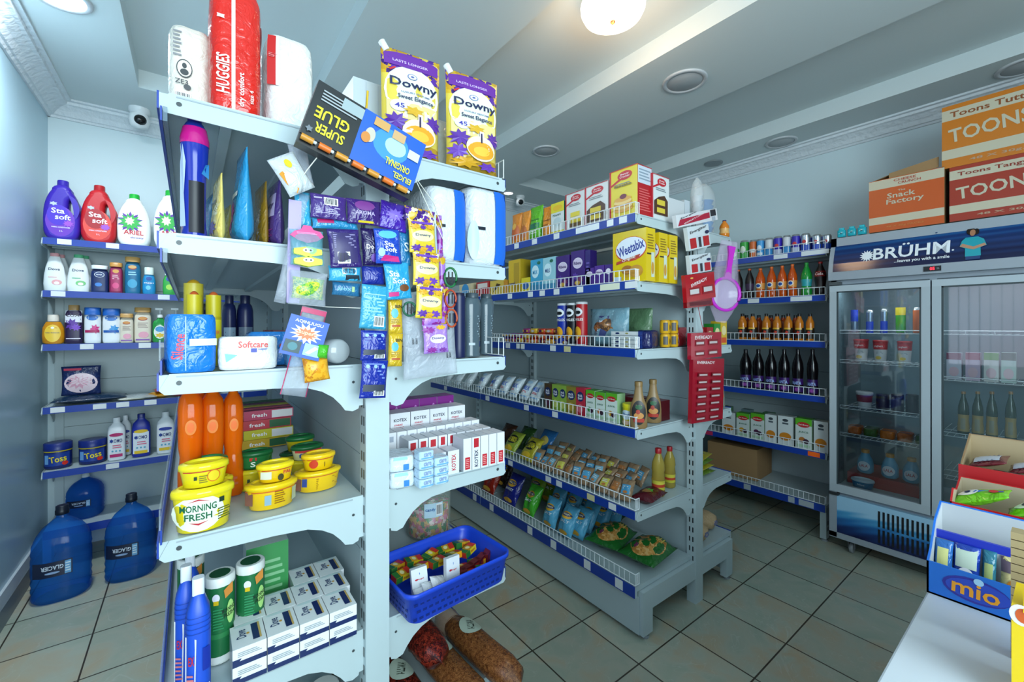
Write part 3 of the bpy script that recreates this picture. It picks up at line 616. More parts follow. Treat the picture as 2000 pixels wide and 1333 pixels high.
rowY(3.67, Z1, g, [(dv('#e2a0a4', '#e8a8ac'), 'body_wash_bottle', 'white tapered body wash bottle with pink cap', 'bottle', 80, 126, 493),
 (dv('#58b884', '#7cc882'), 'body_wash_bottle', 'white tapered body wash bottle with green cap', 'bottle', 127, 173, 496),
 (Bt('shampoo', '#14285c', '#dfe6ec', d=.05, p=4, capr=.9, dec=[('e', .5, .66, .28, .1, '#e8eef4'), ('e', .5, .66, .25, .085, '#16306c'), ('t', 'NIVEA', .5, .66, .34, .045, '#f0f4f8'), ('e', .45, .3, .2, .07, '#3a80d0')]), 'body_wash_bottle', 'navy body wash bottle with white cap and round badge', 'bottle', 175, 211, 518),
 (Bt('shampoo', '#8c2450', '#d0964a', d=.045, p=3, capr=.95, dec=[('r', .15, .08, .85, .8, '#a83060'), ('e', .5, .72, .24, .06, '#d8a050'), ('l', .25, .45, .75, .62, 3, '#f0c8d0'), ('e', .5, .25, .25, .1, '#d84880')]), 'shower_gel_bottle', 'wine red shower gel bottle with gold cap', 'bottle', 212, 239, 513),
 (Bt('shampoo', '#1a6c94', '#d8a860', d=.05, p=3, capr=.95, dec=[('e', .5, .72, .27, .06, '#a83a28'), ('e', .5, .73, .25, .045, '#d8b070'), ('l', .25, .5, .75, .62, 2, '#9cd4e8'), ('e', .5, .28, .3, .12, '#3aa0c8')]), 'shower_gel_bottle', 'tall teal shower gel bottle with gold cap', 'bottle', 242, 274, 502),
 (Bt('baby', '#1c8cc4', '#dcebe4', d=.045, capr=.7, z0=.74, p=3, dec=[('e', .5, .58, .22, .07, '#144c9c'), ('t', 'FRESH', .5, .42, .7, .05, '#f0f8ff'), ('e', .45, .25, .18, .08, '#6cc8e8')]), 'shower_gel_bottle', 'small sky blue shower gel bottle with pale green cap', 'bottle', 277, 304, 522),
 (Bt('baby', '#3cae4c', '#dceee0', d=.045, capr=.7, z0=.74, p=3, dec=[('e', .5, .6, .26, .09, '#1c4ca0'), ('e', .5, .3, .26, .1, '#a8dc50')]), 'shower_gel_bottle', 'small green shower gel bottle with blue badge', 'bottle', 317, 345, 524)])
rowY(3.75, Z1, g, [(Bt('dove', '#e4eaeb', '#e2a0a4', d=.05, capr=.42, z0=.92), 'body_wash_bottle', 'white body wash bottle standing behind the pink capped one', 'bottle', 92, 136, 496),
 (Bt('dove', '#e4eaeb', '#58b884', d=.05, capr=.42, z0=.92), 'body_wash_bottle', 'white body wash bottle standing behind the green capped one', 'bottle', 140, 184, 498)])
g = 'shampoo bottles on the third shelf of the back wall'
def hs(c, s): return Bt('shampoo', '#e9eef3', '#1f62b8', d=.045, p=3, capr=.98, z0=.8, dec=[('e', .5, .72, .34, .08, '#2a70c4'), ('l', .25, .66, .8, .76, 2, '#f4f8fc'), ('s', .66, .4, .3, .14, s, 7), ('r', .08, .3, .92, .37, c)])
def cream(): return Bt('shampoo', '#e6dcc8', '#c89a58', d=.045, p=4, capr=.96, dec=[('e', .5, .68, .28, .055, '#b04028'), ('e', .5, .69, .25, .04, '#d8903c'), ('l', .22, .42, .8, .58, 4, '#b09a90'), ('e', .55, .22, .3, .09, '#e8a0b4'), ('r', .1, .06, .9, .1, '#8a5ab0')])
def soap(c): return Bt('pump', c, '#e8eef0', d=.045, capstyle='pump', p=3, capr=.42, dec=[('e', .5, .3, .4, .2, '#e8f4ec'), ('e', .5, .38, .3, .08, '#3a98d0'), ('s', .5, .2, .34, .08, '#e8c030', 6)])
rowY(3.66, Z2, g, [(Bt('baby', '#d8901c/t.92', '#e4dcd0', d=.05, capr=.52, z0=.78, dec=[('e', .5, .36, .36, .3, '#f0c840'), ('t', 'baby shampoo', .5, .38, .6, .045, '#283a78'), ('e', .5, .55, .08, .04, '#fff8e0')]), 'baby_shampoo_bottle', 'amber baby shampoo bottle with cream cap and drop label', 'bottle', 77, 123, 615),
 (Bt('shampoo', '#241440', '#b08850', d=.05, p=4, capr=.6, dec=[('r', .04, .55, .96, .86, '#dfe2ea'), ('t', 'LUX', .5, .74, .7, .09, '#4a4650'), ('s', .4, .5, .42, .16, '#5a2c9c', 9), ('s', .65, .42, .3, .1, '#7c48c0', 8), ('r', .1, .12, .9, .14, '#e8e0f0')]), 'body_wash_bottle', 'white and black body wash bottle with violets and gold cap', 'bottle', 124, 160, 596),
 (hs('#b01c5c', '#d83c88'), 'shampoo_bottle', 'white shampoo bottle with blue cap and magenta band', 'bottle', 162, 196, 601),
 (hs('#1c5cb0', '#3c98d8'), 'shampoo_bottle', 'white shampoo bottle with blue cap and blue band', 'bottle', 198, 234, 603),
 (cream(), 'lotion_bottle', 'shorter cream coloured lotion bottle with gold cap', 'bottle', 233, 260, 613), (cream(), 'lotion_bottle', 'taller cream coloured lotion bottle with gold cap', 'bottle', 261, 295, 601),
 (soap('#2c9c48/t.93'), 'hand_soap_bottle', 'green liquid hand soap with white pump beside the lotion', 'soap bottle', 297, 327, 602), (soap('#b8c8cc/t.85'), 'hand_soap_bottle', 'clear liquid hand soap with white pump half hidden by the gondola', 'soap bottle', 328, 358, 602)])
g = None
rowY(3.7, Z3+.05, g, [(Ba(.03, '#1a2c60', dec=[('e', .5, .42, .44, .34, '#e4cdd6'), ('s', .45, .45, .36, .24, '#d8a0b4', 12), ('r', .06, .86, .5, .93, '#e04060')], seed=3), 'patterned_cloth_pack', 'clear packet of pink patterned cloth with navy card', 'packet', 118, 197, 716)])
def flatpack(w, d, h, mat, dec=None, seed=1):
    T = tmpl(bagT, w, d, h, mat, dec=dec, seed=seed, wr=.5, center=True); out = []
    for n, me, s in T:
        m2 = me.copy(); m2.transform(Matrix.Translation((0, 0, h/2)) @ Matrix.Rotation(-math.pi/2, 4, 'X')); out.append((n, m2, s))
    return out
def lay(w, d, h, mat, name, label, cat, x, y, z, rz=0, dec=None, grp=None, seed=1): return put(tmpl(flatpack, w, d, h, mat, dec, seed), name, (x, y, z), rz, label, cat, grp)
lay(.34, .2, .05, '#16304c', 'folded_cloth', 'dark blue folded cloth lying at the left end of the fourth back shelf', 'cloth', -.5, 3.74, Z3, 5)
lay(.2, .16, .03, '#c8d4d8/t.6', 'plastic_packet', 'thin clear plastic packet lying beside the dark folded cloth', 'packet', -.26, 3.72, Z3, -10)
k = 0
for x, y, z, c, nm in ((-.17, 3.71, 0, '#c88c1c', 'ochre'), (-.03, 3.71, 0, '#b8203c', 'crimson'), (.1, 3.71, 0, '#a81c28', 'red'), (-.12, 3.72, .03, '#b83018', 'rust red'), (.02, 3.73, .03, '#c02030', 'bright red')):
    lay(.15, .12, .032, c, 'snack_packet', nm+' flat packet in the pile on the fourth back shelf', 'packet', x, y, Z3+z, 3*k, dec=[('e', .5, .5, .3, .25, '#e8b040'), ('r', .1, .72, .9, .8, '#f0e0b0')], grp='flat packets on the fourth back shelf', seed=k); k += 1
lay(.13, .1, .02, '#d8d8c8', 'snack_packet', 'cream flat packet in front of the coloured pile on fourth back shelf', 'packet', -.3, 3.69, Z3, 0, seed=8)
g = 'bleach and cleaner bottles on the fifth shelf of the back wall'
toss = (.1, lambda w, h: tmpl(bottle, 'jar', R3(w), R3(h), '#10246c', '#122878', d=R3(w)*.85, capr=1.04, z0=.72, bands=[(.66, .7, '#e8d020')], dec=[('r', .06, .12, .94, .62, '#1a3c90'), ('t', 'Toss', .55, .38, .6, .24, '#f0d818', 6), ('r', .08, .2, .22, .55, '#70a8e0'), ('e', .8, .2, .1, .08, '#d83020')]))
def omo(body, cap, c1): return Bt('omo', body, cap, d=.05, p=3, capr=.42, dec=[('r', .08, .08, .92, .58, '#e6ecf4') if body != '#e8edf2' else ('r', .1, .5, .2, .5, '#e8edf2'), ('e', .5, .6, .38, .04, c1), ('s', .24, .46, .13, .05, '#1c3c90', 6), ('t', 'OMO', .6, .46, .46, .085, '#182c70'), ('l', .3, .28, .8, .38, 2, '#d86080'), ('e', .3, .22, .06, .02, '#58a8c8'), ('e', .5, .22, .06, .02, '#58a8c8'), ('e', .7, .22, .06, .02, '#58a8c8'), ('r', .15, .08, .85, .15, c1 if c1 != '#1c38a0' else '#e8c020')])
rowY(3.66, Z4, g, [((.12, toss[1]), 'paste_jar', 'navy washing paste jar with yellow ring, at the left end of fifth back shelf', 'jar', 80, 137, 868), ((.12, toss[1]), 'paste_jar', 'navy washing paste jar with yellow writing next to the white bottles', 'jar', 150, 205, 862),
 (omo('#e8edf2', '#e8edf2', '#b82068'), 'bleach_bottle', 'white detergent bottle with pink oval beside the navy jar', 'bottle', 208, 244, 818), (omo('#1a2c9c', '#182880', '#e8c020'), 'bleach_bottle', 'blue detergent bottle with white label on the fifth back shelf', 'bottle', 256, 293, 811),
 (omo('#e8edf2', '#e8edf2', '#1c38a0'), 'bleach_bottle', 'white detergent bottle with navy oval nearest the gondola', 'bottle', 305, 340, 807)])
rowY(3.78, Z4, g, [(omo('#e8edf2', '#e8edf2', '#1c38a0'), 'bleach_bottle', 'white detergent bottle standing behind the pink oval one', 'bottle', 232, 256, 813)])
# big water bottles
def water(w, d, h, cap):
    b = MB(); sy = d/w; P = [(.86, 0), (.97, .03), (1, .06), (.97, .1), (1, .14), (.96, .18), (1, .22), (.97, .26), (1, .3), (1, .46), (.97, .5), (1, .53), (.975, .57), (.97, .61), (.9, .66), (.84, .7), (.66, .77), (.4, .83), (.24, .865), (.2, .88), (.2, .93)]
    b.lathe([(r*w/2, z*h) for r, z in P], '#3484dc/T.26', 36, 1, sy, 2.6)
    def surf(u, v, e): 
        r = w/2+e; q = min(.999, abs(u/r)); return (u, -sy*r*(1-q**2.6)**(1/2.6)-e, v)
    b.dec(surf, w, h, [('r', .08, .3, .72, .46, '#14203c'), ('t', 'GLACIER', .4, .4, .36, .045, '#d8e4f4', 180), ('e', .4, .345, .12, .012, '#8ca8d0'), ('r', .6, .31, .7, .45, '#6ca8d8'), ('l', .61, .33, .69, .44, 4, '#dceaf4')], .002)
    c = MB().lathe([(.2*w/2, .9*h), (.24*w/2, .905*h), (.24*w/2, .95*h), (.22*w/2, .955*h), (.22*w/2, h*.995), (.18*w/2, h)], cap, 20)
    return [('bottle_body', b.mesh('b'), []), ('cap', c.mesh('c'), [])]
for l, r, top, Y, z, lab, cap, rz in ((62, 181, 990, 3.33, 0, 'large blue water bottle with dark cap on the floor by the left wall', '#101828', 2), (206, 306, 967, 3.36, 0, 'large blue water bottle with dark cap on the floor beside the gondola', '#101828', -6), (124, 200, 934, 3.74, .25, 'large blue water bottle with white cap on the lowest back shelf', '#c8d4dc', 0)):
    a = W(l, top, Y).x; b_ = W(r, top, Y).x; h = W((l+r)/2, top, Y-.05).z-z; put(tmpl(water, R3(b_-a), .2, R3(h), cap), 'water_bottle', ((a+b_)/2, Y+(.07 if z else -.02), z), rz, lab, 'water bottle', 'large blue water bottles in the left corner')

# ================================================================== near gondola, top deck
def AT(l, r, top, Y, z): a = W(l, top, Y).x; b = W(r, top, Y).x; return (a+b)/2, b-a, W((l+r)/2, top, Y).z-z
def standY(shape, name, label, cat, l, r, top, Y, z, grp=None, rz=0, rot=None, dy=0):
    d, fn = shape; x, w, h = AT(l, r, top, Y, z); return put(fn(w, h), name, (x, Y+(d or w)/2+dy, z+.0005), rz, label, cat, grp, rot=rot)
standY(Pk(.22, '#e4e0d4/g', seed=2, dec=[('l', .12, .62, .3, .92, 7, '#8a8c90'), ('e', .36, .5, .17, .1, '#3c4044'), ('e', .36, .5, .15, .088, '#e4e0d4'), ('e', .36, .53, .05, .03, '#3c4044'), ('e', .36, .46, .09, .035, '#3c4044'), ('t', 'ZE3', .3, .35, .28, .05, '#4a4c50'), ('e', .42, .3, .08, .03, '#4a4c50'), ('c', .16, .1, .5, .24)]), 'diaper_pack', 'cream plastic diaper pack with black round symbol, left end of top deck', 'diaper pack', 326, 418, 50, 1.32, Z0)
hug = standY(Pk(.17, '#d8261c/g', seed=5, dec=[('r', .4, .01, .47, .99, '#e8ecec'), ('t', 'HUGGIES', .24, .29, .85, .085, '#f4f4f4', 90), ('t', 'dry comfort', .6, .2, .75, .05, '#f0e8e8', 90), ('t', 'size 4', .78, .16, .3, .03, '#f0c8c0', 90), ('s', .2, .72, .1, .02, '#f4d8d4', 4)], bands=[('e', .5, .75, .32, .12, '#f0e4e4'), ('t', 'HUGGIES', .5, .4, .5, .2, '#f4f4f4', 90)]), 'diaper_pack', 'tall red diaper pack with white lettering on the top deck', 'diaper pack', 409, 513, -28, 1.24, Z0)
pass
def weird(): pass
standY(Pk(.2, '#e6eaea/g', seed=9, dec=[('r', .02, .45, .22, .96, '#c41c1c'), ('r', .18, .45, .25, .96, '#e6eaea'), ('t', 'dry', .1, .75, .1, .1, '#e08080', 90)], bands=[('r', .4, .3, .5, .9, '#2870c0')]), 'diaper_pack', 'white glossy diaper pack with red edge beside the red pack', 'diaper pack', 520, 616, 72, 1.27, Z0)
standY(Bo(.16, '#c9d4dc/t.9', '#c2ced8', dec=[('r', .3, .02, .32, .98, '#b0bcc8'), ('r', .6, .02, .62, .98, '#b0bcc8')]), 'plastic_crate_box', 'translucent white plastic box on the top deck behind the glue cartons', 'box', 690, 768, 162, 1.36, Z0)
DOWNY = [('e', .5, .6, .47, .26, '#e8ecdc'), ('r', .06, .34, .94, .5, '#e8dc8c'), ('e', .5, .93, .47, .05, '#6a2c98'), ('r', .04, .84, .96, .93, '#6a2c98'), ('t', 'LASTS LONGER', .48, .89, .6, .025, '#d8c0f0'), ('e', .5, .76, .085, .03, '#5c6ca8'), ('e', .5, .76, .07, .024, '#e8ecdc'), ('e', .5, .76, .03, .01, '#5c6ca8'),
   ('t', 'Downy', .53, .67, .82, .105, '#1c2450'), ('t', 'LUXURY PERFUME', .55, .595, .5, .016, '#6070a0'), ('t', 'Sweet Elegance', .55, .54, .62, .055, '#24305c'), ('e', .26, .45, .15, .055, '#e4e4f0'), ('t', '45', .26, .45, .16, .045, '#40389c'),
   ('s', .2, .3, .22, .09, '#5a2c98', 9), ('s', .16, .16, .2, .08, '#6a3cac', 8), ('s', .86, .34, .16, .09, '#5a2c98', 9), ('s', .5, .42, .2, .05, '#d8a828', 7), ('e', .6, .22, .3, .13, '#e8d8c0'), ('e', .6, .2, .27, .09, '#e8a024'), ('e', .6, .19, .16, .05, '#f4bc40'), ('r', .57, .33, .65, .4, '#e8d8e8'), ('r', .59, .28, .62, .38, '#2c2448'), ('s', .3, .06, .3, .05, '#d8a020', 8), ('s', .75, .05, .22, .04, '#6a3cac', 7), ('p', [(.1, .78), (.2, .81), (.22, .8), (.12, .765)], '#c8282c')]
def dpouch(seed): return Ba(.06, '#e0c850/g', dec=DOWNY, stand=True, spout='#e8ecec', seed=seed, matf=['#b8902c/g', '#d8c050/g', '#e0c850/g', '#e0c850/g', '#e0c850/g', '#e0c850/g', 'pat/#5a2c98,#d8b028,#c89820,#3c1c70/50/g', 'pat/#d8b028,#c89820,#5a2c98,#e8d060/50/g'], wr=.25)
standY(dpouch(1), 'softener_refill_pouch', 'yellow and purple softener refill pouch behind the glue cartons', 'pouch', 752, 864, 97, 1.22, Z0, 'yellow refill pouches on the top deck', rot=(0, .0, math.radians(-6)))
standY(dpouch(2), 'softener_refill_pouch', 'yellow and purple softener refill pouch at the right end of top deck', 'pouch', 881, 977, 142, 1.20, Z0, 'yellow refill pouches on the top deck', rot=(0, .0, math.radians(-6)))
standY(Ba(.09, '#d4d8d4/t.8', seed=6), 'tissue_pack', 'whitish plastic roll pack between the two yellow pouches', 'packet', 850, 905, 228, 1.34, Z0)
# wire guard end seen on the right of the top deck belongs to the gondola
for z in (Z0, Z2):
    w_ = MB(); w_.tube([(.878, 1.21, z), (.878, 1.21, z+.065)], .002, '#dfe6ea', 4).tube([(.878, 1.21, z+.065), (.878, 2.5, z+.065)], .002, '#dfe6ea', 4).tube([(.878, 1.21, z+.004), (.878, 2.5, z+.004)], .002, '#dfe6ea', 4)
    for i in range(30): w_.tube([(.878, 1.24+.043*i, z+.004), (.878, 1.24+.043*i, z+.065)], .0016, '#dfe6ea', 4)
    link('wire_guard', w_.mesh('wire_guard'), g1)
# ---- second tier, left side
standY(Bt('wave', '#1b2f9c/g', '#1426a0', d=.055, capr=.5, z0=.9, bands=[(.76, .9, '#c01c80/g')], dec=[('p', [(.02, .08), (.2, .08), (.14, .35), (.2, .6), (.1, .74), (.02, .6)], '#b8cce8'), ('r', .3, .03, .82, .45, '#0c0f1c'), ('p', [(.72, .52), (.98, .5), (.98, .62), (.86, .6)], '#3a90d8')]), 'softener_bottle', 'tall dark blue softener bottle with pink collar and blue cap', 'bottle', 350, 410, 220, 1.23, Z1)
def edge_pouch(mat, label, l, r, top, Y, dec=None, t=None, seed=1):
    x, w, h = AT(l, r, top, Y, Z1); T = tmpl(bagT, .13, R3(h), R3(max(.025, w*.75)), mat, stand=True, seed=seed, dec=dec, back=mat, wr=.3)
    return put(T, 'softener_refill_pouch', (x, Y+.08, Z1+.0005), -85, label, 'pouch', 'refill pouches on the second tier seen edge on')
edge_pouch('#d8c468/g', 'yellow floral refill pouch seen edge on, beside the dark blue bottle', 411, 446, 333, 1.22, dec=[('s', .6, .2, .3, .12, '#5a2c98', 9), ('t', 'Downy', .5, .6, .6, .1, '#1c2450')])
edge_pouch('#2890c4/g', 'sky blue refill pouch seen edge on, peaked top', 451, 506, 282, 1.21, dec=[('s', .3, .3, .4, .2, '#b82088', 10), ('r', .3, .5, .8, .55, '#e8f0f8')], seed=2)
edge_pouch('#8c6c1c/g', 'dark yellow refill pouch seen edge on, right of the sky blue one', 504, 530, 350, 1.24, seed=3)
edge_pouch('#4a3478/g', 'violet refill pouch with white writing, nearest the hanging packets', 524, 566, 345, 1.22, dec=[('r', .1, .45, .9, .8, '#b0a8d0'), ('t', 'Downy', .5, .62, .7, .12, '#241c50'), ('s', .5, .2, .4, .15, '#8a2c90', 9)], seed=4)
for i in range(6):
    put(tmpl(bagT, .13, .2, .04, ['#5a3c8c/g', '#2c84b8/g', '#c8b458/g'][i % 3], stand=True, seed=10+i), 'softener_refill_pouch', (-.0+.05*(i % 3), 1.52+.13*i, Z1+.0005), -82, ['violet', 'sky blue', 'pale yellow'][i % 3]+' refill pouch '+('just ' if i < 3 else 'far ')+'behind the edge on pouches', 'pouch', 'refill pouches on the second tier seen edge on')
# ---- second tier, right side: two packs
for l, r, top, lab in ((838, 913, 364, 'white diaper pack with blue side, next to the hanging sachets'), (915, 992, 368, 'white diaper pack with blue side, at the right end of second tier')):
    x, w, h = AT(l, r, top, 1.21, Z1); put(tmpl(pack, R3(w*.98), .3, R3(h), '#dde4ea/g', dec=[('r', .66, .02, .99, .98, '#1a66d0'), ('r', .18, .44, .4, .48, '#18202c'), ('e', .12, .3, .12, .25, '#b8d4ec')], bands=[('r', .02, .02, .98, .98, '#1a5cc4')], seed=4), 'diaper_pack', (x, 1.21+.15, Z1+.0005), 0, lab, 'diaper pack', 'white and blue packs on the second tier')
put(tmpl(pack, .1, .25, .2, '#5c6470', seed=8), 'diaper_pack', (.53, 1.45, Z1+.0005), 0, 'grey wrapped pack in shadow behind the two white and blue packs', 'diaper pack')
# ---- third tier, left: packs, sprays
def rpack(w, d, h, mat, dec, seed=0): return tmpl(pack, w, d, h, mat, dec=dec, seed=seed)
blue = tmpl(pack, .092, .085, .132, '#1f7ad4/g', dec=[('t', 'Silence', .2, .45, .62, .16, '#d02848', 84), ('r', .42, .46, .98, .58, '#d8e4ec'), ('r', .33, .04, .35, .96, '#a8ccec')], seed=6)
put(blue, 'sanitary_pad_pack', (.0, 1.245, Z2+.0005), 8, 'bright blue plump pad pack with white band, left end of third tier', 'packet')
put(tmpl(pack, .125, .08, .08, '#e4e8ea/g', dec=[('t', 'Softcare', .56, .76, .5, .2, '#d03024'), ('r', .52, .52, .62, .64, '#1c30a0'), ('t', 'super', .72, .6, .16, .07, '#3048a0'), ('p', [(.12, .25), (.3, .45), (.1, .5)], '#70b8d0')], seed=3), 'sanitary_pad_pack', (.115, 1.245, Z2+.0005), 0, 'white plump pad pack with red lettering on the third tier', 'packet')
put(tmpl(pack, .16, .1, .09, '#2c80cc/g', dec=[('t', 'Softcare', .7, .5, .5, .3, '#c83830')], seed=7), 'sanitary_pad_pack', (.2, 1.35, Z2+.0005), 0, 'blue pad pack lying behind the white one', 'packet')
put(tmpl(pack, .07, .08, .05, '#58a0d8/g', seed=7), 'sanitary_pad_pack', (.235, 1.25, Z2+.0005), 0, 'small light blue packet beside the white pad pack', 'packet')
b = MB(); b.lathe([(.001, 0), (.028, .001), (.034, .01), (.034, .05), (.028, .06), (.001, .061)], '#a8b0b4/g', 24); me = b.mesh('r'); me.transform(Matrix.Translation((0, 0, .034)) @ Matrix.Rotation(math.radians(90), 4, 'X'))
put([('foil_roll', me, [])], 'foil_roll', (.315, 1.28, Z2+.002), 15, 'round silver wrapped roll near the post on the third tier', 'roll')
spray = lambda: Bt('tube', '#c8b818', '#c85c28', capr=.98, z0=.72, capstyle='dome', bands=[(.0, .62, '#d8cc20'), (.62, .66, '#b0a010')], dec=[('t', 'DOOM', .5, .45, .7, .06, '#e8843c')])
standY(Bt('tube', '#c8b838', '#d0a01c', capr=.98, z0=.78, capstyle='dome'), 'spray_can', 'tallest yellow spray can with rounded yellow cap on third tier', 'spray can', 358, 398, 545, 1.42, Z2)
standY(spray(), 'spray_can', 'yellow spray can with orange cap in front of the tallest one', 'spray can', 363, 395, 568, 1.34, Z2)
standY(spray(), 'spray_can', 'yellow spray can with orange cap beside the navy bottles', 'spray can', 402, 433, 570, 1.38, Z2)
for l, r, top, Y, lab in ((434, 463, 577, 1.6, 'navy bottle with pale label directly right of the spray cans'), (463, 497, 577, 1.6, 'navy bottle with grey label next to the red packets')):
    standY(Bt('shampoo', '#121c4c', '#10183c', d=.06, capr=.6, dec=[('r', .1, .1, .9, .5, '#8ca4b8' if l == 434 else '#5c6c80'), ('l', .2, .2, .8, .45, 5, '#2c3c58')]), 'lotion_bottle', lab, 'bottle', l, r, top, Y, Z2)
for i in range(6):
    put(tmpl(carton, .07, .05, .08+.01*(i % 2), '#a01828', '#801020', None, [('e', .5, .5, .3, .3, '#c83848')]), 'red_carton', (.17+.09*(i % 2), 1.75+.1*(i//2), Z2+.0005), -90, 'small dark red packet behind the navy bottles', 'packet', 'red packets far along the third tier')
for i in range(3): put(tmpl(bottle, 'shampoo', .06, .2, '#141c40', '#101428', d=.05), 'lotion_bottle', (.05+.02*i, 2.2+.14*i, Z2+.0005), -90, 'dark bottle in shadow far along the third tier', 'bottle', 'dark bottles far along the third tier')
# ---- third tier, right: grey bottles
standY(Bt('tube', '#121c48', '#0e1638', capr=.9), 'deodorant_bottle', 'navy cylindrical bottle beside the grey shampoo bottles', 'bottle', 890, 914, 572, 1.23, Z2)
gsh = Bt('wave', '#4c5c66/g', '#3c4a54', d=.05, capr=.62, z0=.93, dec=[('l', .2, .3, .8, .66, 9, '#8496a0'), ('r', .2, .18, .5, .22, '#a8b4bc')])
standY(gsh, 'shampoo_bottle', 'dark grey shampoo bottle on the right, nearer the navy one', 'bottle', 915, 950, 572, 1.23, Z2); standY(gsh, 'shampoo_bottle', 'dark grey shampoo bottle at the right end of third tier', 'bottle', 945, 973, 574, 1.3, Z2)
# ---- fourth tier, left
def dishb(): return Bt('dish', '#ff7c10/T.45', '#d8dcd4/t.7', d=.06, p=3, capr=.44, z0=.93, dec=[('e', .5, .66, .22, .06, '#e07818'), ('e', .5, .66, .14, .04, '#e8680c'), ('l', .3, .1, .7, .2, 2, '#b04808')])
for i, (l, r, top, Y) in enumerate(((346, 398, 752, 1.37), (390, 440, 756, 1.4), (436, 477, 758, 1.42), (372, 412, 762, 1.5))):
    standY(dishb(), 'dish_soap_bottle', 'orange dish soap bottle under the third tier', 'bottle', l, r, top, Y, Z3, 'orange liquid soap bottles on the fourth tier')
MF = [('e', .42, .45, .4, .42, '#e8ecdc'), ('t', 'MORNING', .42, .58, .56, .16, '#14603c'), ('t', 'FRESH', .42, .38, .42, .16, '#14603c'), ('p', [(.25, .72), (.42, .79), (.6, .72), (.42, .755)], '#c02838'), ('p', [(.27, .26), (.42, .18), (.58, .26), (.42, .225)], '#c02838'), ('r', .74, .62, .82, .74, '#203828'), ('l', .72, .2, .92, .5, 5, '#5c6420')]
def tubat(l, r, top, bot, Y, z, mat, lid, label, name='dish_paste_tub', dec=None, dr=.66, rz=0):
    x, w, h = AT(l, r, top, Y, z); put(tmpl(tub, R3(w), R3(w*dr), R3(h), mat, lid, dec, .2), name, (x, Y+w*dr/2, z+.0005), rz, label, 'tub', 'yellow and green dish paste tubs on the fourth tier')
# stacked pairs: (left, right, top of big, its depth, small tub...)
def pair(l, r, Y, hb, l2, r2, hs_, m, lid1, m2, lid2, lab, dec1, dec2, rz=0):
    x, w, _ = AT(l, r, 900, Y, Z3); d = w*.66; yc = Y+d/2
    put(tmpl(tub, R3(w), R3(d), hb, m, lid1, dec1, .2), 'dish_paste_tub', (x, yc, Z3+.0005), rz, lab[0], 'tub', 'yellow and green dish paste tubs on the fourth tier')
    w2 = w*(r2-l2)/(r-l)*1.02; x2 = x+((l2+r2)/2-(l+r)/2)/(r-l)*w
    put(tmpl(tub, R3(w2), R3(w2*.7), hs_, m2, lid2, dec2, .3), 'dish_paste_tub', (x2, yc, Z3+hb+.001), rz, lab[1], 'tub', 'yellow and green dish paste tubs on the fourth tier')
SM = [('r', .1, .66, .9, .78, '#b8341c'), ('e', .68, .45, .13, .26, '#d8701c'), ('e', .68, .45, .11, .22, '#e8cc28'), ('r', .3, .35, .36, .5, '#283c28'), ('l', .4, .2, .56, .55, 4, '#787020')]
pair(330, 461, 1.205, .1, 346, 448, .056, '#e4d018/g', '#ecd820/g', '#e4d018/g', '#ecd820/g', ('biggest yellow tub at the front left of fourth tier, white label', 'smaller yellow tub taped on top of the biggest yellow tub'), MF, SM)
PAL = [('r', .02, .2, .14, .7, '#8c5c4c'), ('r', .34, .2, .46, .6, '#88a8b8'), ('l', .52, .2, .72, .75, 6, '#8c5c10'), ('r', .86, .15, .96, .7, '#b8c0a0'), ('r', .02, .72, .98, .76, '#c85c20')]
P2 = [('r', .04, .66, .96, .76, '#b8341c'), ('r', .1, .2, .36, .62, '#d8d8c4'), ('t', 'PAL', .78, .5, .22, .2, '#c82838'), ('e', .6, .25, .08, .2, '#484020')]
pair(479, 587, 1.245, .066, 503, 579, .048, '#e8bc10/g', '#ecc818/g', '#e8bc10/g', '#f0d41c/g', ('yellow tub in the middle of fourth tier, under a small one', 'small yellow tub stacked in the middle of fourth tier'), PAL, P2)
P3 = [('r', .04, .66, .96, .76, '#b8341c'), ('e', .3, .42, .12, .26, '#c83818'), ('r', .6, .2, .62, .5, '#604010')]
PAL2 = [('r', .02, .1, .12, .7, '#8c5c4c'), ('r', .13, .3, .22, .72, '#384c90'), ('l', .4, .12, .9, .7, 6, '#a87c10'), ('r', .02, .76, .98, .8, '#c85c20')]
pair(580, 673, 1.3, .058, 594, 661, .047, '#e8bc10/g', '#ecc818/g', '#e8bc10/g', '#f0c41c/g', ('yellow tub near the post on the fourth tier, under a small one', 'small yellow tub stacked near the post on the fourth tier'), PAL2, P3)
GD = [('r', .04, .1, .96, .72, '#1c6c34'), ('r', .3, .5, .5, .68, '#c82c2c'), ('t', 'S', .4, .3, .14, .3, '#e8f0e0')]
pair(455, 545, 1.42, .06, 466, 536, .05, '#d8c01c/g', '#dcc820/g', '#1c6c34/g', '#0f5c2c', ('yellow tub under a green lidded tub beside the orange bottles', 'green lidded tub stacked on yellow tub beside the orange bottles'), [('r', .3, .3, .36, .6, '#283c28'), ('l', .4, .2, .6, .5, 4, '#787020')], GD)
pair(364, 458, 1.345, .075, 366, 446, .055, '#e4d018/g', '#ecd820/g', '#d8b820/g', '#1c7840', ('yellow tub behind the biggest tub on the left', 'green lidded tub behind the small yellow tub on the left'), None, SM)
pair(568, 640, 1.44, .055, 572, 636, .045, '#d8c01c/g', '#dcc820/g', '#d4d4a0/g', '#0f5c2c', ('yellow tub half hidden at the back near the post', 'green lidded tub with white label at the back near the post'), None, [('r', .1, .55, .9, .75, '#c83c3c'), ('t', 'fresh', .5, .35, .6, .3, '#1c4c8c')])
pair(548, 604, 1.56, .055, 560, 618, .05, '#d8c01c/g', '#0f4c24', '#b8a818/g', '#0f5c2c', ('low yellow tub with dark lid furthest back near the post', 'green lidded tub furthest back near the post'), None, None)
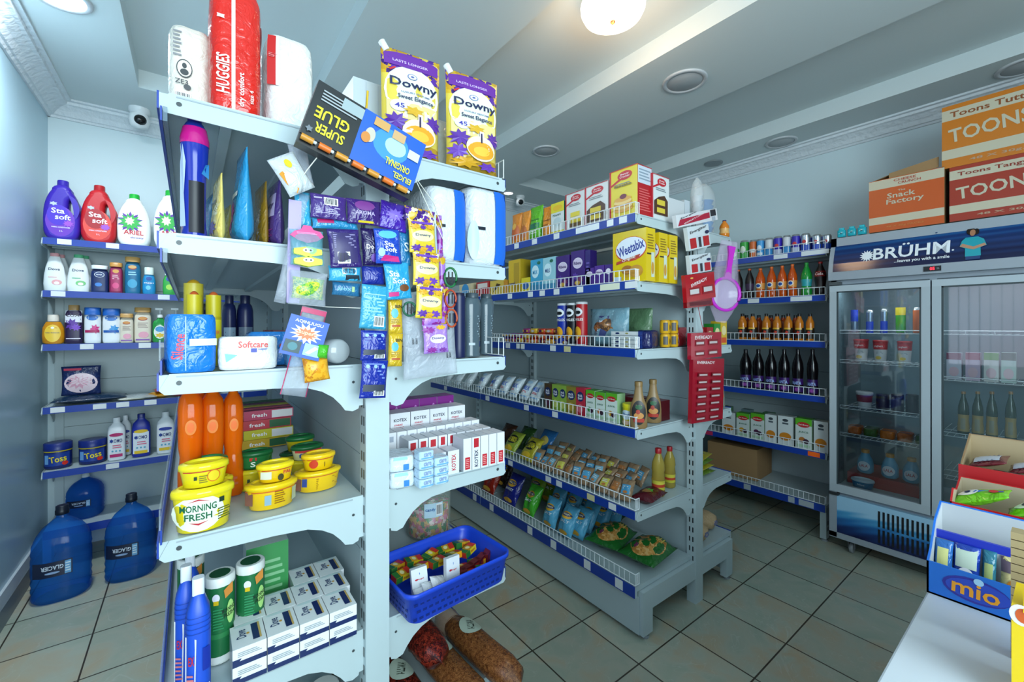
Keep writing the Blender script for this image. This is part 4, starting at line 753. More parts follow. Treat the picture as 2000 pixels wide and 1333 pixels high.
TP = ['#c8a41c', '#b81c50', '#d0d4d0', '#1c6434', '#c02838', '#6c1c50', '#184c2c', '#c8c020', '#a82c60', '#d04068']
for i in range(20):
    row_, lv = divmod(i, 4); c = TP[(i*7) % 10]
    put(tmpl(carton, .17, .042, .036, c, c, c, [('r', .55, .1, .98, .9, '#e0e0e0' if i % 2 else '#1c5c34'), ('t', 'fresh', .3, .5, .3, .4, '#f0f0f0')]), 'toothpaste_carton', (.24+.008*(lv % 2), 1.93+.055*row_, Z3+.0005+.0372*(lv)), 0, ['ochre', 'magenta', 'pale grey', 'green', 'red', 'plum', 'dark green', 'yellow green', 'rose', 'pink'][(i*7) % 10]+' toothpaste carton, '+['lowest', 'second', 'third', 'topmost'][lv]+' layer behind the orange bottles', 'toothpaste carton', 'toothpaste cartons stacked on the fourth tier')
# ---- fourth tier, right: pad cartons and packs
KX = [('t', 'KOTEX', .5, .3, .5, .42, '#282c48', 90), ('r', .25, .6, .75, .92, '#b82430')]
gk = 'white and red pad cartons on the fourth tier'
def kot(w, d, h, x, y, z, lab, dec, body='#dfe0e6', top=None): put(tmpl(carton, w, d, h, body, '#ccd0da', top or '#dcdde4', dec), 'pad_carton', (x, y, z+.0005), 0, lab, 'pad carton', gk)
for i in range(5): kot(.031, .07, .107, .725+.0335*i, 1.235, Z3, 'slim upright white pad carton in the front row', [('r', .2, .05, .8, .42, '#c02430'), ('l', .3, .1, .7, .38, 5, '#e8a0a0')] if i != 1 else [('t', 'KOTEX', .5, .34, 1.8, .13, '#282c48', 90), ('r', .2, .68, .8, .96, '#b82430')])
for i in range(3): kot(.04, .06, .075, .58+.048*i, 1.235, Z3, 'slim white pad carton with sideways writing beside the packets', [('t', 'KOTEX', .5, .5, 1.3, .2, '#c03040' if i == 2 else '#282c48', 90)])
for i in range(9): kot(.032, .07, .108, .572+.0355*i, 1.318, Z3, 'white pad carton in the second row', [('t', 'KOTEX', .5, .35, 1.7, .13, '#c03040', 90), ('r', .25, .7, .75, .95, '#b82430')] if i > 2 else [('r', .2, .7, .8, .92, '#b82430')])
for i in range(10): kot(.034, .06, .122, .53+.0362*i, 1.39, Z3, 'white pad carton in the third row', [('r', .3, .75, .7, .9, '#a0a8b8')])
KF = [('t', 'KOTEX', .5, .68, .66, .14, '#20243c'), ('t', 'maxi', .4, .48, .4, .1, '#c04050'), ('t', 'protect', .42, .34, .5, .1, '#c04050')]
for i in range(5): 
    x = .515+.0755*i
    kot(.073, .075, .09, x, 1.47, Z3, 'white pad carton under the broad top layer', KF); kot(.073, .075, .078, x, 1.47, Z3+.0912, 'broad white pad carton with dark and red writing, upper layer', KF)
for i in range(5):
    x = .515+.0755*i
    kot(.073, .075, .12, x, 1.56, Z3, 'white pad carton in the row behind the broad ones', KF); kot(.073, .075, .075, x, 1.56, Z3+.1212, 'purple topped pad carton, upper layer of the last row', [('e', .8, .5, .08, .2, '#c080c8')], '#7c2080', '#8a2c90')
for i, (x, y, z, w, h) in enumerate(((.506, 1.235, 0, .078, .046), (.506, 1.24, .047, .082, .044), (.585, 1.31, 0, .0, 0), (.565, 1.32, 0, .0, 0))):
    if w: put(tmpl(pack, w, .1, h, '#d4e0ea/g', dec=[('r', .55, .1, .75, .5, '#3480c8'), ('r', .2, .8, .7, .98, '#78b8e0')], seed=i), 'tissue_packet', (x, y, Z3+z+.0005), -12, ('upper' if z else 'lower')+' pale blue tissue packet stacked next to the post', 'packet', 'tissue packets on the fourth tier')
for j, (x, n) in enumerate(((.6, 4), (.655, 3))):
    for k in range(n): put(tmpl(pack, .048, .05, .026, '#b8d4e8/g', dec=[('r', .1, .2, .9, .35, '#6ca8d8'), ('t', 'care', .5, .65, .5, .4, '#8898c0')], seed=j*5+k), 'tissue_packet', (.555+.05*j, 1.17+.0, Z3+.0272*k+.0005), 0, ['left', 'right'][j]+' column of small tissue packets, '+['bottom', 'second', 'third', 'top'][k]+' one', 'packet', 'tissue packets on the fourth tier')
# ---- fifth tier, left
gw = 'green and white wipes canisters on the fifth tier'
def wipes(s): return (None, lambda w, h: tmpl(bottle, 'tube', R3(w), R3(h), '#1c6c3c', '#e4e8e4', capr=1.025, z0=.9, captop='#14502c', bands=[(.0, .09, '#e0e4e0'), (.3, .36, '#2c8048')], dec=[('e', .35, .78, .12, .05, '#e8e8f4'), ('r', .27, .7, .43, .75, '#d8b818'), ('l', .25, .4, .6, .66, 8, '#2c8c58'), ('e', .82, .58, .12, .14, '#a8d87c'), ('t', 'MORNING', .75, .62, .42, .05, '#10301c', 10), ('t', 'FRESH', .77, .56, .34, .05, '#10301c', 10), ('p', [(.6, .86), (.9, .92), (.9, .8), (.65, .76)], '#d88c3c')]))
for i, (l, r, Y, lab) in enumerate(((400, 461, 1.30, 'green wipes canister with white lid behind the blue bottles'), (463, 520, 1.32, 'green wipes canister with white lid behind the white soap boxes'), (345, 400, 1.45, 'green wipes canister half hidden by the blue bottles, by the left edge'))):
    x, w, _ = AT(l, r, 1080, Y, Z4); put(wipes(i)[1](w, .215), 'wipes_canister', (x, Y+w/2, Z4+.0005), 0, lab, 'canister', gw)
put(tmpl(carton, .11, .09, .2, '#3c9050', '#c8d4d0', None, [('r', .05, .1, .3, .5, '#e0e4e4'), ('l', .4, .2, .9, .8, 6, '#88c090')]), 'green_carton', (.185, 1.5, Z4+.0005), 0, 'green and white carton behind the wipes canisters', 'carton')
jik = Bt('jik', '#1c50c8', '#e4eaf0', d=.06, p=3, capr=.5, z0=.87, bands=[(.72, .725, '#103c9c'), (.68, .685, '#103c9c'), (.64, .645, '#103c9c'), (.6, .605, '#103c9c')], dec=[('p', [(0, .02), (.36, .02), (.42, .56), (0, .58)], '#e8e8ec'), ('t', 'EX', .22, .4, .22, .07, '#d02020'), ('l', .05, .1, .34, .3, 6, '#d87878'), ('c', .68, .04, .94, .18), ('r', .66, .3, .94, .48, '#16309c')])
for l, r, top, Y, lab in ((362, 413, 1143, 1.17, 'blue bleach bottle with white cap, nearest to the viewer'), (340, 386, 1118, 1.25, 'blue bleach bottle with white cap, second from the front'), (350, 392, 1092, 1.34, 'blue bleach bottle with white cap, rearmost of three')):
    x, w, h = AT(l, r, top, Y, Z4); put(jik[1](w, h), 'bleach_bottle', (x, Y+.035, Z4+.0005), 0, lab, 'bottle', 'blue bleach bottles on the fifth tier')
SB = [('r', .0, .0, 1, .28, '#14285c'), ('p', [(.0, .28), (.2, .28), (.26, .42), (.0, .42)], '#14285c'), ('l', .15, .5, .85, .8, 3, '#98a0a8')]
ST = [('t', 'Dove', .3, .55, .48, .22, '#28406c', 90), ('r', .62, .15, .82, .85, '#16285c'), ('r', .82, .15, .88, .85, '#c8a860'), ('e', .5, .5, .05, .04, '#c89838'), ('e', .5, .9, .4, .06, '#c8dcdc')]
names = ['leftmost', 'second', 'third', 'fourth']
for r_ in range(3):
    for c_ in range(4):
        if r_ == 2 and c_ < 2: continue
        for lv in range(2):
            put(tmpl(carton, .0705, .095, .042, '#e8eaec', '#dcdfe2', '#e2e8e8', SB, None, ST), 'soap_carton', (.115+.0725*c_+.01*r_, 1.247+.0975*r_, Z4+.0005+.0426*lv), 0, 'white soap carton with navy band, '+['front', 'middle', 'back'][r_]+' row, '+names[c_]+' column, '+['lower', 'upper'][lv], 'soap carton', 'white soap cartons on the fifth tier')
# ---- fifth tier, right: blue basket with packets
def basket(w, d, h):
    b = MB(); n = 6; r = .035
    def ring(z, k, t=0): 
        cs = [(w/2-r, d/2-r, 0), (-w/2+r, d/2-r, 90), (-w/2+r, -d/2+r, 180), (w/2-r, -d/2+r, 270)]
        return [((cx+(r-t)*math.cos(math.radians(a+90*i/n)))*k, (cy+(r-t)*math.sin(math.radians(a+90*i/n)))*k, z) for cx, cy, a in cs for i in range(n+1)]
    b.loft([ring(0, .88), ring(.003, .9), ring(h*.85, .97), ring(h*.86, 1.0), ring(h, 1.0), ring(h, .975), ring(h*.84, .95), ring(.006, .88), ring(.005, .5)], '#1844c8', True)
    o = MB()
    for sx in (-1, 1):
        for k in range(int(w/.02)):
            for j in range(3):
                x = -w/2*.86+.02*k+.01*(j % 2); z = .018+.022*j; kk = .9+.07*(z/h)
                if x > w/2*.8: continue
                if sx == -1: o.obox((x, -d/2*kk-.0008, z), (.006, 0, 0), (0, .0004, 0), (0, 0, .0035), '#0c2470')
    for k in range(int(d/.02)):
        for j in range(3):
            y = -d/2*.8+.02*k+.01*(j % 2); z = .018+.022*j; kk = .9+.07*(z/h)
            if abs(y) < d/2*.8:
                for sx in (-1, 1): o.obox((sx*(w/2*kk+.0008), y, z), (.0004, 0, 0), (0, .006, 0), (0, 0, .0035), '#0c2470')
    return [('basket_body', b.mesh('b'), []), ('perforations', o.mesh('o'), [])]
BX, BY = .665, 1.262; BA = 4
put(tmpl(basket, .385, .27, .095), 'plastic_basket', (BX, BY, Z4+.0005), BA, 'blue perforated plastic basket of small packets on the fifth tier', 'basket')
rr_ = random.Random(3)
YC = ['#d8b018', '#e0a018', '#d8c020', '#c89418']
for i in range(20):
    c_, r_ = i % 5, i//5; x = BX-.13+.062*c_; y = BY-.075+.052*r_
    if r_ < 2 and c_ < 3: continue
    lvl = .02+.022*((i*3) % 3)+(.02 if r_ > 1 else 0)
    o = put(tmpl(carton, .058, .03, .02, YC[i % 4], '#286c30' if i % 2 else '#b02c20', YC[(i+1) % 4], [('r', .0, .0, .4, 1, '#286c30'), ('t', 'Royco', .65, .5, .4, .5, '#b02018')], None, [('r', 0, 0, .3, 1, '#286c30'), ('r', .7, 0, 1, 1, '#c83020'), ('e', .5, .5, .12, .3, '#e8e0a0')]), 'stock_cube_carton', (x, y, Z4+.012+lvl), 0, 'small yellow and green stock cube carton in the blue basket', 'packet', 'stock cube cartons in the blue basket', rot=(rr_.uniform(-.25, .25), rr_.uniform(-.15, .15), rr_.uniform(-.3, .5)))
for i in range(5): put(tmpl(carton, .05, .022, .03, '#581018', '#6c1c1c', None, [('e', .5, .5, .4, .3, '#a83020')]), 'spice_packet', (BX+.03+.035*i, BY-.06+.012*i, Z4+.03), 10*i, 'dark red packet in the blue basket', 'packet', 'dark red packets in the blue basket')
AN = [('t', 'Angel', .55, .62, .4, .06, '#c02838'), ('e', .3, .63, .1, .03, '#c02838'), ('p', [(.5, .76), (.54, .82), (.5, .86)], '#4878c0'), ('t', 'Angel', .6, .12, .64, .12, '#b01c30')]
put(tmpl(carton, .05, .016, .1, '#dce0e4', None, None, AN), 'yeast_packet', (BX-.005, BY-.075, Z4+.02), 0, 'taller upright white packet with red writing in the blue basket', 'packet', 'white yeast packets in the blue basket', rot=(-.12, .06, .1))
put(tmpl(carton, .05, .016, .085, '#dce0e4', None, None, AN), 'yeast_packet', (BX-.105, BY-.06, Z4+.03), 0, 'upright white packet at the left side of the blue basket', 'packet', 'white yeast packets in the blue basket', rot=(-.15, -.05, -.1))
for i in range(3): put(tmpl(bagT, .07, .05, .018, '#d4d8dc', seed=i, center=True), 'yeast_packet', (BX-.1+.022*i, BY-.085, Z4+.045+.008*i), 0, 'lying white packet between the upright ones in the basket', 'packet', 'white yeast packets in the blue basket', rot=(-.7, .2*i, .2*i))
def candyjar(w, h):
    b = MB().lathe([(w*.46, 0), (w*.5, .01), (w*.5, h*.82), (w*.44, h*.86)], '#b8c8c0/t.35', 28); c = MB().lathe([(w*.45, .008), (w*.46, h*.62), (.01, h*.66)], 'pat/#c02838,#2c8c3c,#e8c8c8,#e0a020,#d84890,#1c6430/70/g', 28)
    l = MB().lathe([(w*.48, h*.86), (w*.5, h*.87), (w*.5, h*.96), (w*.46, h)], '#d0d8d8', 28); t = MB(); t.dec(lambda u, v, e: (u, -math.sqrt(max(1e-9, (w*.502+e)**2-u*u)), v), w, h, [('r', .2, .45, .6, .72, '#b8d4e4'), ('t', 'candy', .32, .6, .2, .08, '#1c5c9c'), ('c', .44, .48, .58, .7)])
    return [('jar_body', b.mesh('b'), []), ('sweets', c.mesh('c'), []), ('lid', l.mesh('l'), []), ('jar_label', t.mesh('t'), [])]
x, w, h = AT(822, 905, 958, 1.5, Z4); put(candyjar(R3(w*.97), R3(h)), 'sweets_jar', (.79, 1.62, Z4+.0005), 0, 'big clear plastic jar of coloured sweets behind the blue basket', 'jar')
put(candyjar(.14, .2), 'sweets_jar', (.6, 1.75, Z4+.0005), 0, 'dark jar further back behind the blue basket, left of the sweets jar', 'jar')
# ---- base deck right: long bags of seeds
def longbag(L, r, seedmat, lab):
    b = MB(); n = 14; rings = []
    P = [(.012, 0), (.02, .04), (.8, .1), (1, .2), (.97, .4), (1, .55), (.9, .7), (.7, .76)]
    for q, z in P: rings.append([(q*r*math.cos(6.283*i/n)*(1+.05*noise.noise(Vector((i*.7, z*9, L)))), z*L, r*.95+q*r*.9*math.sin(6.283*i/n)) for i in range(n)])
    b.loft(rings[::-1], seedmat)
    c = MB(); rings = []
    for q, z in [(.75, .74), (.9, .8), (.6, .9), (.25, .94), (.2, .96), (.7, 1.0)]: rings.append([(q*r*1.02*math.cos(6.283*i/n)*(1+.2*math.sin(i*5)), z*L, r*.95+q*r*.9*math.sin(6.283*i/n)) for i in range(n)])
    c.loft(rings[::-1], '#b89880/t.5')
    d = MB(); d.dec(lambda u, v, e: (u, v, r*.95+r*.92*math.sqrt(max(.01, 1-(u/r)**2))+e+.003), r*2, L, [('e', .55, .56, .34, .09, '#b8c8b8'), ('t', lab, .55, .56, .5, .05, '#2c3428', 60)])
    return [('bag_film', b.mesh('b'), []), ('knotted_end', c.mesh('c'), []), ('bag_label', d.mesh('d'), [])]
for i, (x, y, rz, m, z, lb) in enumerate(((.84, 1.04, 6, SEED, .0, 'long clear bag of brown grain, outermost on the bottom deck'), (.7, 1.02, 4, SEED, .0, 'long clear bag of brown grain with oval label, in the middle'), (.54, 1.0, 2, BEAN, .0, 'long clear bag of dark red beans nearest the post'), (.62, 1.16, 0, BEAN, .1, 'long clear bag of dark beans lying on top of the others'))):
    put(longbag(.52, .054, m, 'ALLWA'), 'grain_bag', (x, y, .26+z), rz, lb, 'bag', 'long grain bags on the bottom deck')
for i in range(3):
    put(tmpl(bottle, 'jarw', .09, .12, '#2c4438', '#c8ccc8', capr=.95), 'jar', (.12+.1*i, 1.3+.03*i, .2505), 0, 'dark jar on the bottom deck under the soap cartons', 'jar', 'jars on the bottom deck')
# ================================================================== things hanging at the near gondola's end
HY_ = 1.14
def flatbox(w, h, d, front, side, dec, sdec=None):
    b = MB().box(-w/2, w/2, -d/2, d/2, -h/2, h/2, side, front)
    b.dec(lambda u, v, e: (u, -d/2-e, v-h/2), w, h, dec)
    if sdec: b.dec(lambda u, v, e: (u, v-d/2, -h/2-e), w, d, sdec)
    return [('carton', b.mesh('c'), [])]
# glue display card: black left part, blue right part, tubes on the lower edge; the writing stands on its head as in the photograph
q = quad((622, 158), (833, 290), (797, 372), (583, 262), HY_-.09); cw, ch = q[1], q[2]
def gluebox():
    b = MB().box(-cw/2, cw/2, -.01, .03, -ch/2, ch/2, '#10181c', '#10181c')
    b.dec(lambda u, v, e: (u, -.01-e, v-ch/2), cw, ch, [('r', .4, .0, 1, 1, '#1a58b8'), ('e', .7, .6, .17, .3, '#3c8cd8'), ('e', .74, .62, .1, .17, '#a8d4ec'), ('t', 'SUPER', .2, .22, .24, .17, '#e8e020', 180), ('t', 'GLUE', .19, .47, .28, .2, '#e8e020', 180), ('l', .06, .68, .36, .9, 4, '#a0a8ac'), ('r', .22, .75, .4, .95, '#98a8ac'),
      ('e', .5, .58, .045, .14, '#c0b8a8'), ('e', .47, .5, .04, .1, '#c88038'), ('r', .5, .8, .64, .96, '#c89858'), ('r', .68, .75, .8, .92, '#c8a070'), ('r', .86, .55, .97, .72, '#c8c8c0'), ('t', 'ORIGINAL', .8, .3, .24, .13, '#e8e020', 180), ('t', 'EIUGEL', .87, .12, .18, .11, '#e8e020', 180), ('s', .05, .12, .03, .06, '#687078', 5)])
    t = MB()
    for i in range(7):
        x = -cw/2+cw*(.07+.14*i); t.tube([(x-cw*.055, -.014, -ch/2+.004-.012), (x+cw*.04, -.014, -ch/2-.008)], .0075, '#d86c1c' if i % 2 else '#c88828', 8).tube([(x+cw*.04, -.014, -ch/2-.008), (x+cw*.065, -.014, -ch/2-.008)], .004, '#c8ccd0', 6)
    t.box(-cw/2, cw/2, -.006, .028, -ch/2-.022, -ch/2-.0005, '#14181a')
    return [('display_card', b.mesh('d'), []), ('glue_tube_row', t.mesh('t'), [])]
put(gluebox(), 'glue_display_box', tuple(q[0]), 0, 'tilted black and blue glue carton hanging upside down from the top deck', 'box', rot=(0, -q[3], 0))
def string(pts, label, mat='#e4e4dc', r=.0014, name='string', **k):
    b = MB().tube([W(*p) for p in pts], r, mat, 5); me = b.mesh('s'); put([('string', me, [])], name, (0, 0, 0), 0, label, 'string', ordn=False)
string([(745, 232, 1.05), (812, 352, 1.1), (870, 478, 1.13)], 'white string hanging from the top deck past the blue half of glue carton')
string([(815, 352, 1.06), (848, 398, 1.12), (872, 476, 1.13)], 'white string tied below the right end of the glue carton')
string([(632, 292, 1.06), (600, 332, 1.1), (586, 352, 1.12)], 'short white string left below the glue carton')
string([(566, 592, 1.15), (640, 600, 1.14), (752, 604, 1.14)], 'thin white cord stretched behind the hanging sachets', r=.001)
string([(718, 178, 1.08), (716, 205, 1.08), (713, 232, 1.045)], 'yellow cord holding the glue carton to the top deck', '#d8b020', r=.003, name='cord')
FLR = 'pat/#5a2c98,#d8b028,#e8e0c0,#3c1c70,#c89820/75/g'
def sach(mat, dec=None, seed=0, t=.012, **k): return lambda w, h: tmpl(bagT, w, h, t, mat, dec=dec, seed=seed, center=True, wr=.6, **k)
SHINE = [('t', 'AROMA', .5, .55, .6, .12, '#c8b8e8'), ('l', .1, .3, .5, .5, 4, '#b8b0d8'), ('c', .3, .6, .62, .88)]
g = 'purple sachets in the folded strip under the glue carton'
hang(sach('#46307c/g', [('c', .35, .55, .75, .88), ('l', .12, .2, .8, .5, 4, '#a8a0d0'), ('r', .08, .8, .3, .86, '#b8b0d0')], 1), 'softener_sachet', 'purple sachet with barcode at the left end of the folded strip', 'sachet', (601, 375), (672, 388), (682, 432), (610, 425), HY_, g)
hang(sach('#3c2470/g', [('e', .5, .75, .3, .2, '#7c3c8c'), ('t', 'AROMA', .5, .45, .6, .16, '#b8a8d8'), ('r', .3, .06, .75, .14, '#d8c020')], 2), 'softener_sachet', 'purple sachet with yellow line in the middle of the folded strip', 'sachet', (672, 388), (738, 394), (750, 444), (682, 434), HY_, g)
hang(sach('#4424a0/g', [('s', .5, .55, .35, .25, '#7c60c8', 10), ('p', [(.5, .5), (.9, .6), (.7, .95)], '#c8c0e8')], 3), 'softener_sachet', 'violet floral sachet at the right end of the folded strip', 'sachet', (735, 392), (792, 402), (800, 460), (748, 440), HY_, g)
g = 'blue sachets hanging below the folded purple strip'
hang(sach('#38a0c8/g', seed=4), 'softener_sachet', 'turquoise sachet at the upper left beside the purple card', 'sachet', (578, 374), (602, 378), (612, 446), (574, 444), HY_+.012, g)
hang(sach('#2c88b8/g', seed=4, dec=[('r', .1, .5, .45, .9, '#b01c60')]), 'softener_sachet', 'turquoise sachet peeping out under the first purple sachets', 'sachet', (608, 424), (700, 432), (700, 450), (608, 446), HY_+.012, g)
SS = lambda c: [('e', .5, .84, .36, .12, '#58b4d8'), ('t', 'Sta', .52, .56, .4, .14, '#f0f4fc', -8), ('t', 'Soft', .58, .4, .5, .14, '#f0f4fc', -8), ('e', .2, .32, .13, .12, '#90ccec'), ('p', [(.14, .08), (.9, .04), (.86, .2), (.3, .24)], '#c82078')]
hang(sach('#34246c/g', [('r', .12, .12, .88, .9, '#281c5c'), ('c', .22, .1, .62, .4), ('l', .15, .5, .85, .88, 7, '#8c84b4')], 5), 'softener_sachet', 'dark purple sachet with barcode and lines of print', 'sachet', (637, 449), (702, 448), (706, 523), (646, 522), HY_-.012, g)
hang(sach('#241850/g', [('t', 'Do', .3, .5, .3, .12, '#e0dcec'), ('e', .5, .2, .2, .12, '#5c3094')], 6), 'softener_sachet', 'very dark purple sachet mostly hidden behind the blue one', 'sachet', (702, 446), (752, 448), (756, 520), (710, 518), HY_+.004, g)
hang(sach('#1c44b0/g', SS(0), 7), 'softener_sachet', 'royal blue sachet with white lettering and pink ribbon', 'sachet', (731, 447), (778, 449), (787, 516), (732, 514), HY_-.014, g)
hang(sach('#2474a8/g', [('t', 'S', .6, .5, .4, .25, '#d8e4f0')], 8), 'softener_sachet', 'blue green sachet hanging behind the yellow floral strip', 'sachet', (776, 446), (800, 448), (803, 520), (780, 518), HY_+.008, g)
hang(sach('#2c98c8/g', [('t', 'Sta', .35, .7, .4, .16, '#f0f4fc', -4), ('t', 'Soft', .55, .5, .6, .16, '#f0f4fc', -4), ('e', .7, .3, .2, .1, '#70401c'), ('r', .06, .08, .46, .2, '#c82078')], 9), 'softener_sachet', 'light blue sachet with white lettering below the royal blue one', 'sachet', (750, 516), (800, 512), (802, 584), (754, 585), HY_-.008, g)
hang(sach('#38a0cc/g', [('c', .4, .45, .85, .9), ('r', .5, .05, .95, .4, '#20303c')], 10), 'softener_sachet', 'light blue sachet with upside down print beside the candies bag', 'sachet', (646, 522), (706, 520), (704, 552), (636, 545), HY_+.002, g)
hang(sach('#1c2c8c/g', seed=11), 'softener_sachet', 'navy sachet behind the light blue ones', 'sachet', (706, 520), (752, 522), (752, 556), (706, 556), HY_+.01, g)
hang(sach('#2c6c98/g', [('t', 'alox', .4, .5, .5, .3, '#70b4d8'), ('r', .66, .3, .76, .7, '#a8c890')], 12), 'softener_sachet', 'steel blue flat packet against the post panel', 'sachet', (648, 549), (705, 555), (704, 580), (648, 576), HY_+.02, g)
hang(sach('#3c9cc0/g', [('r', .1, .78, .9, .8, '#a0d8e8'), ('l', .12, .3, .88, .74, 6, '#88ccdc'), ('c', .5, .06, .9, .3)], 13), 'softener_sachet', 'turquoise sachet with small print hanging above the navy strip', 'sachet', (707, 556), (758, 560), (755, 646), (700, 640), HY_-.006, g)
NB = [('l', .1, .5, .9, .95, 5, '#6078c0'), ('r', .08, .18, .92, .36, '#303848'), ('c', .5, .06, .92, .2), ('e', .2, .84, .07, .05, '#8cb4e8'), ('e', .5, .84, .07, .05, '#8cb4e8'), ('e', .8, .84, .07, .05, '#8cb4e8')]
for i, (a, b_) in enumerate(((646, 704), (704, 778))): hang(sach('#182c94/g', NB, 14+i), 'powder_sachet', ['upper', 'lower'][i]+' navy sachet of the strip hanging on the post', 'sachet', (704, a), (755, a), (756, b_), (704, b_), HY_, 'navy sachet strip on the post')
YB_ = [('t', 'BIN', .7, .8, .5, .1, '#302c18'), ('e', .4, .6, .25, .14, '#58b0c8'), ('r', .2, .2, .8, .26, '#b85830'), ('l', .15, .3, .8, .45, 3, '#a08018')]
for i, (a, b_) in enumerate(((586, 652), (652, 716))): hang(sach('#d0ac28/g', YB_, 16+i), 'powder_sachet', ['upper', 'lower'][i]+' yellow sachet of the narrow strip right of the post', 'sachet', (758, a), (786, a), (786, b_), (758, b_), HY_+.01, 'narrow yellow sachet strip')
DS = [('e', .5, .5, .42, .17, '#e8e0a8'), ('t', 'Downy', .5, .52, .6, .1, '#1c2c68'), ('s', .25, .14, .25, .12, '#5a2c98', 8), ('s', .7, .14, .25, .12, '#6a3cac', 8), ('s', .5, .1, .2, .1, '#d8a020', 7), ('r', .1, .86, .9, .93, '#6a3cac'), ('s', .2, .78, .2, .1, '#d8a020', 7), ('s', .8, .78, .2, .1, '#d8a020', 7), ('s', .5, .76, .14, .08, '#5a2c98', 7)]
g = 'yellow floral sachets in the long hanging strip'
hang(sach(FLR, seed=20), 'softener_sachet', 'topmost yellow floral sachet folded over at the string', 'sachet', (784, 400), (846, 416), (852, 440), (794, 428), HY_-.02, g)
for i, (a, b_, x) in enumerate(((428, 492, 794), (492, 556, 802), (556, 620, 808))): hang(sach('#dcc038/g', DS, 21+i, matf=['#dcc038/g', '#dcc038/g', '#e0c848/g', '#e0c848/g', '#dcc038/g', FLR]), 'softener_sachet', 'yellow floral softener sachet, '+['upper', 'middle', 'lower'][i]+' one of the hanging strip', 'sachet', (x, a), (x+54, a+4), (x+59, b_+4), (x+8, b_), HY_-.02, g)
g = 'lilac floral sachets in the hanging strip'
LF = 'pat/#a070c8,#b888d8,#8c2c90,#a070c8,#c8a020/60/g'
for i, (a, b_, x, w_) in enumerate(((420, 500, 852, 10), (500, 560, 856, 12), (560, 622, 862, 12))): hang(sach(LF, seed=25+i), 'softener_sachet', 'edge of a lilac floral sachet right behind the yellow strip, '+['upper', 'middle', 'lower'][i], 'sachet', (x, a), (x+w_, a+2), (x+w_+4, b_), (x+2, b_), HY_+.0, g)
hang(sach('#a880d4/g', [('s', .2, .82, .3, .14, '#8c2c90', 9), ('s', .7, .9, .25, .1, '#d8a828', 8), ('e', .55, .5, .34, .16, '#ddd0ec'), ('t', 'Downy', .55, .52, .52, .1, '#1c2c68'), ('s', .3, .12, .25, .12, '#8c2c90', 9), ('s', .75, .1, .2, .1, '#7c3c98', 8)], 30), 'softener_sachet', 'lilac floral softener sachet at the bottom of the hanging strips', 'sachet', (825, 636), (873, 633), (877, 688), (828, 692), HY_-.012, g)
hang(sach(LF, seed=31), 'softener_sachet', 'lilac floral sachet between the yellow strip and bottom lilac sachet', 'sachet', (822, 612), (870, 608), (873, 633), (824, 636), HY_-.012, g)
# plastic sleeve bags with black print
def clearbag(w, h, dec=None, alpha=.3): return tmpl(bagT, R3(w), R3(h), .015, '#c4ccd8/t%g' % alpha, dec=dec, center=True, wr=.9, seed=40)
BP = [('t', 'BERRY', .14, .82, .1, .025, '#20242c', 90), ('t', 'BERRY', .2, .82, .1, .025, '#20242c', 90), ('t', 'BERRY', .16, .45, .1, .025, '#20242c', 90), ('t', 'BERRY', .22, .45, .1, .025, '#20242c', 90), ('t', 'BERRY', .86, .6, .1, .025, '#20242c', 90), ('t', 'BERRY', .8, .25, .1, .025, '#20242c', 90), ('t', 'BERRY', .86, .25, .1, .025, '#20242c', 90)]
hang(lambda w, h: clearbag(w, h, BP, .42), 'plastic_bag', 'translucent plastic bag with black side print hanging by the right brackets', 'plastic bag', (784, 582), (888, 570), (892, 735), (784, 738), HY_+.02)
def band(cx, cy, r, col, lab, sq=1.0):
    c = W(cx, cy, HY_-.01); R = r/831*depth(c.x, c.y)*1.1; b = MB(); pts = [(R*math.cos(6.283*i/18), 0, R*sq*math.sin(6.283*i/18)) for i in range(19)]
    b.tube(pts, R*.17, col, 6); b.tube([(-R*.3, 0, -R*.8), (-R*.3, 0, R*.8)], R*.12, '#282828', 4).tube([(R*.3, 0, -R*.8), (R*.3, 0, R*.8)], R*.12, '#282828', 4)
    put([('hair_band', b.mesh('hb'), [])], 'hair_band', tuple(c), 0, lab, 'hair band', 'rubber rings in hanging plastic bag')
band(880, 542, 12, '#1c6c3c', 'dark green ring at the top right of the hanging plastic bag', 1.4); band(880, 584, 11, '#a83c20', 'rust red ring, upper of the two beside grey bottles', 1.4); band(882, 622, 11, '#b04824', 'rust red ring, lower of the two beside grey bottles', 1.4); band(800, 604, 12, '#1c5c44', 'dark green ring at the left top of the hanging plastic bag')
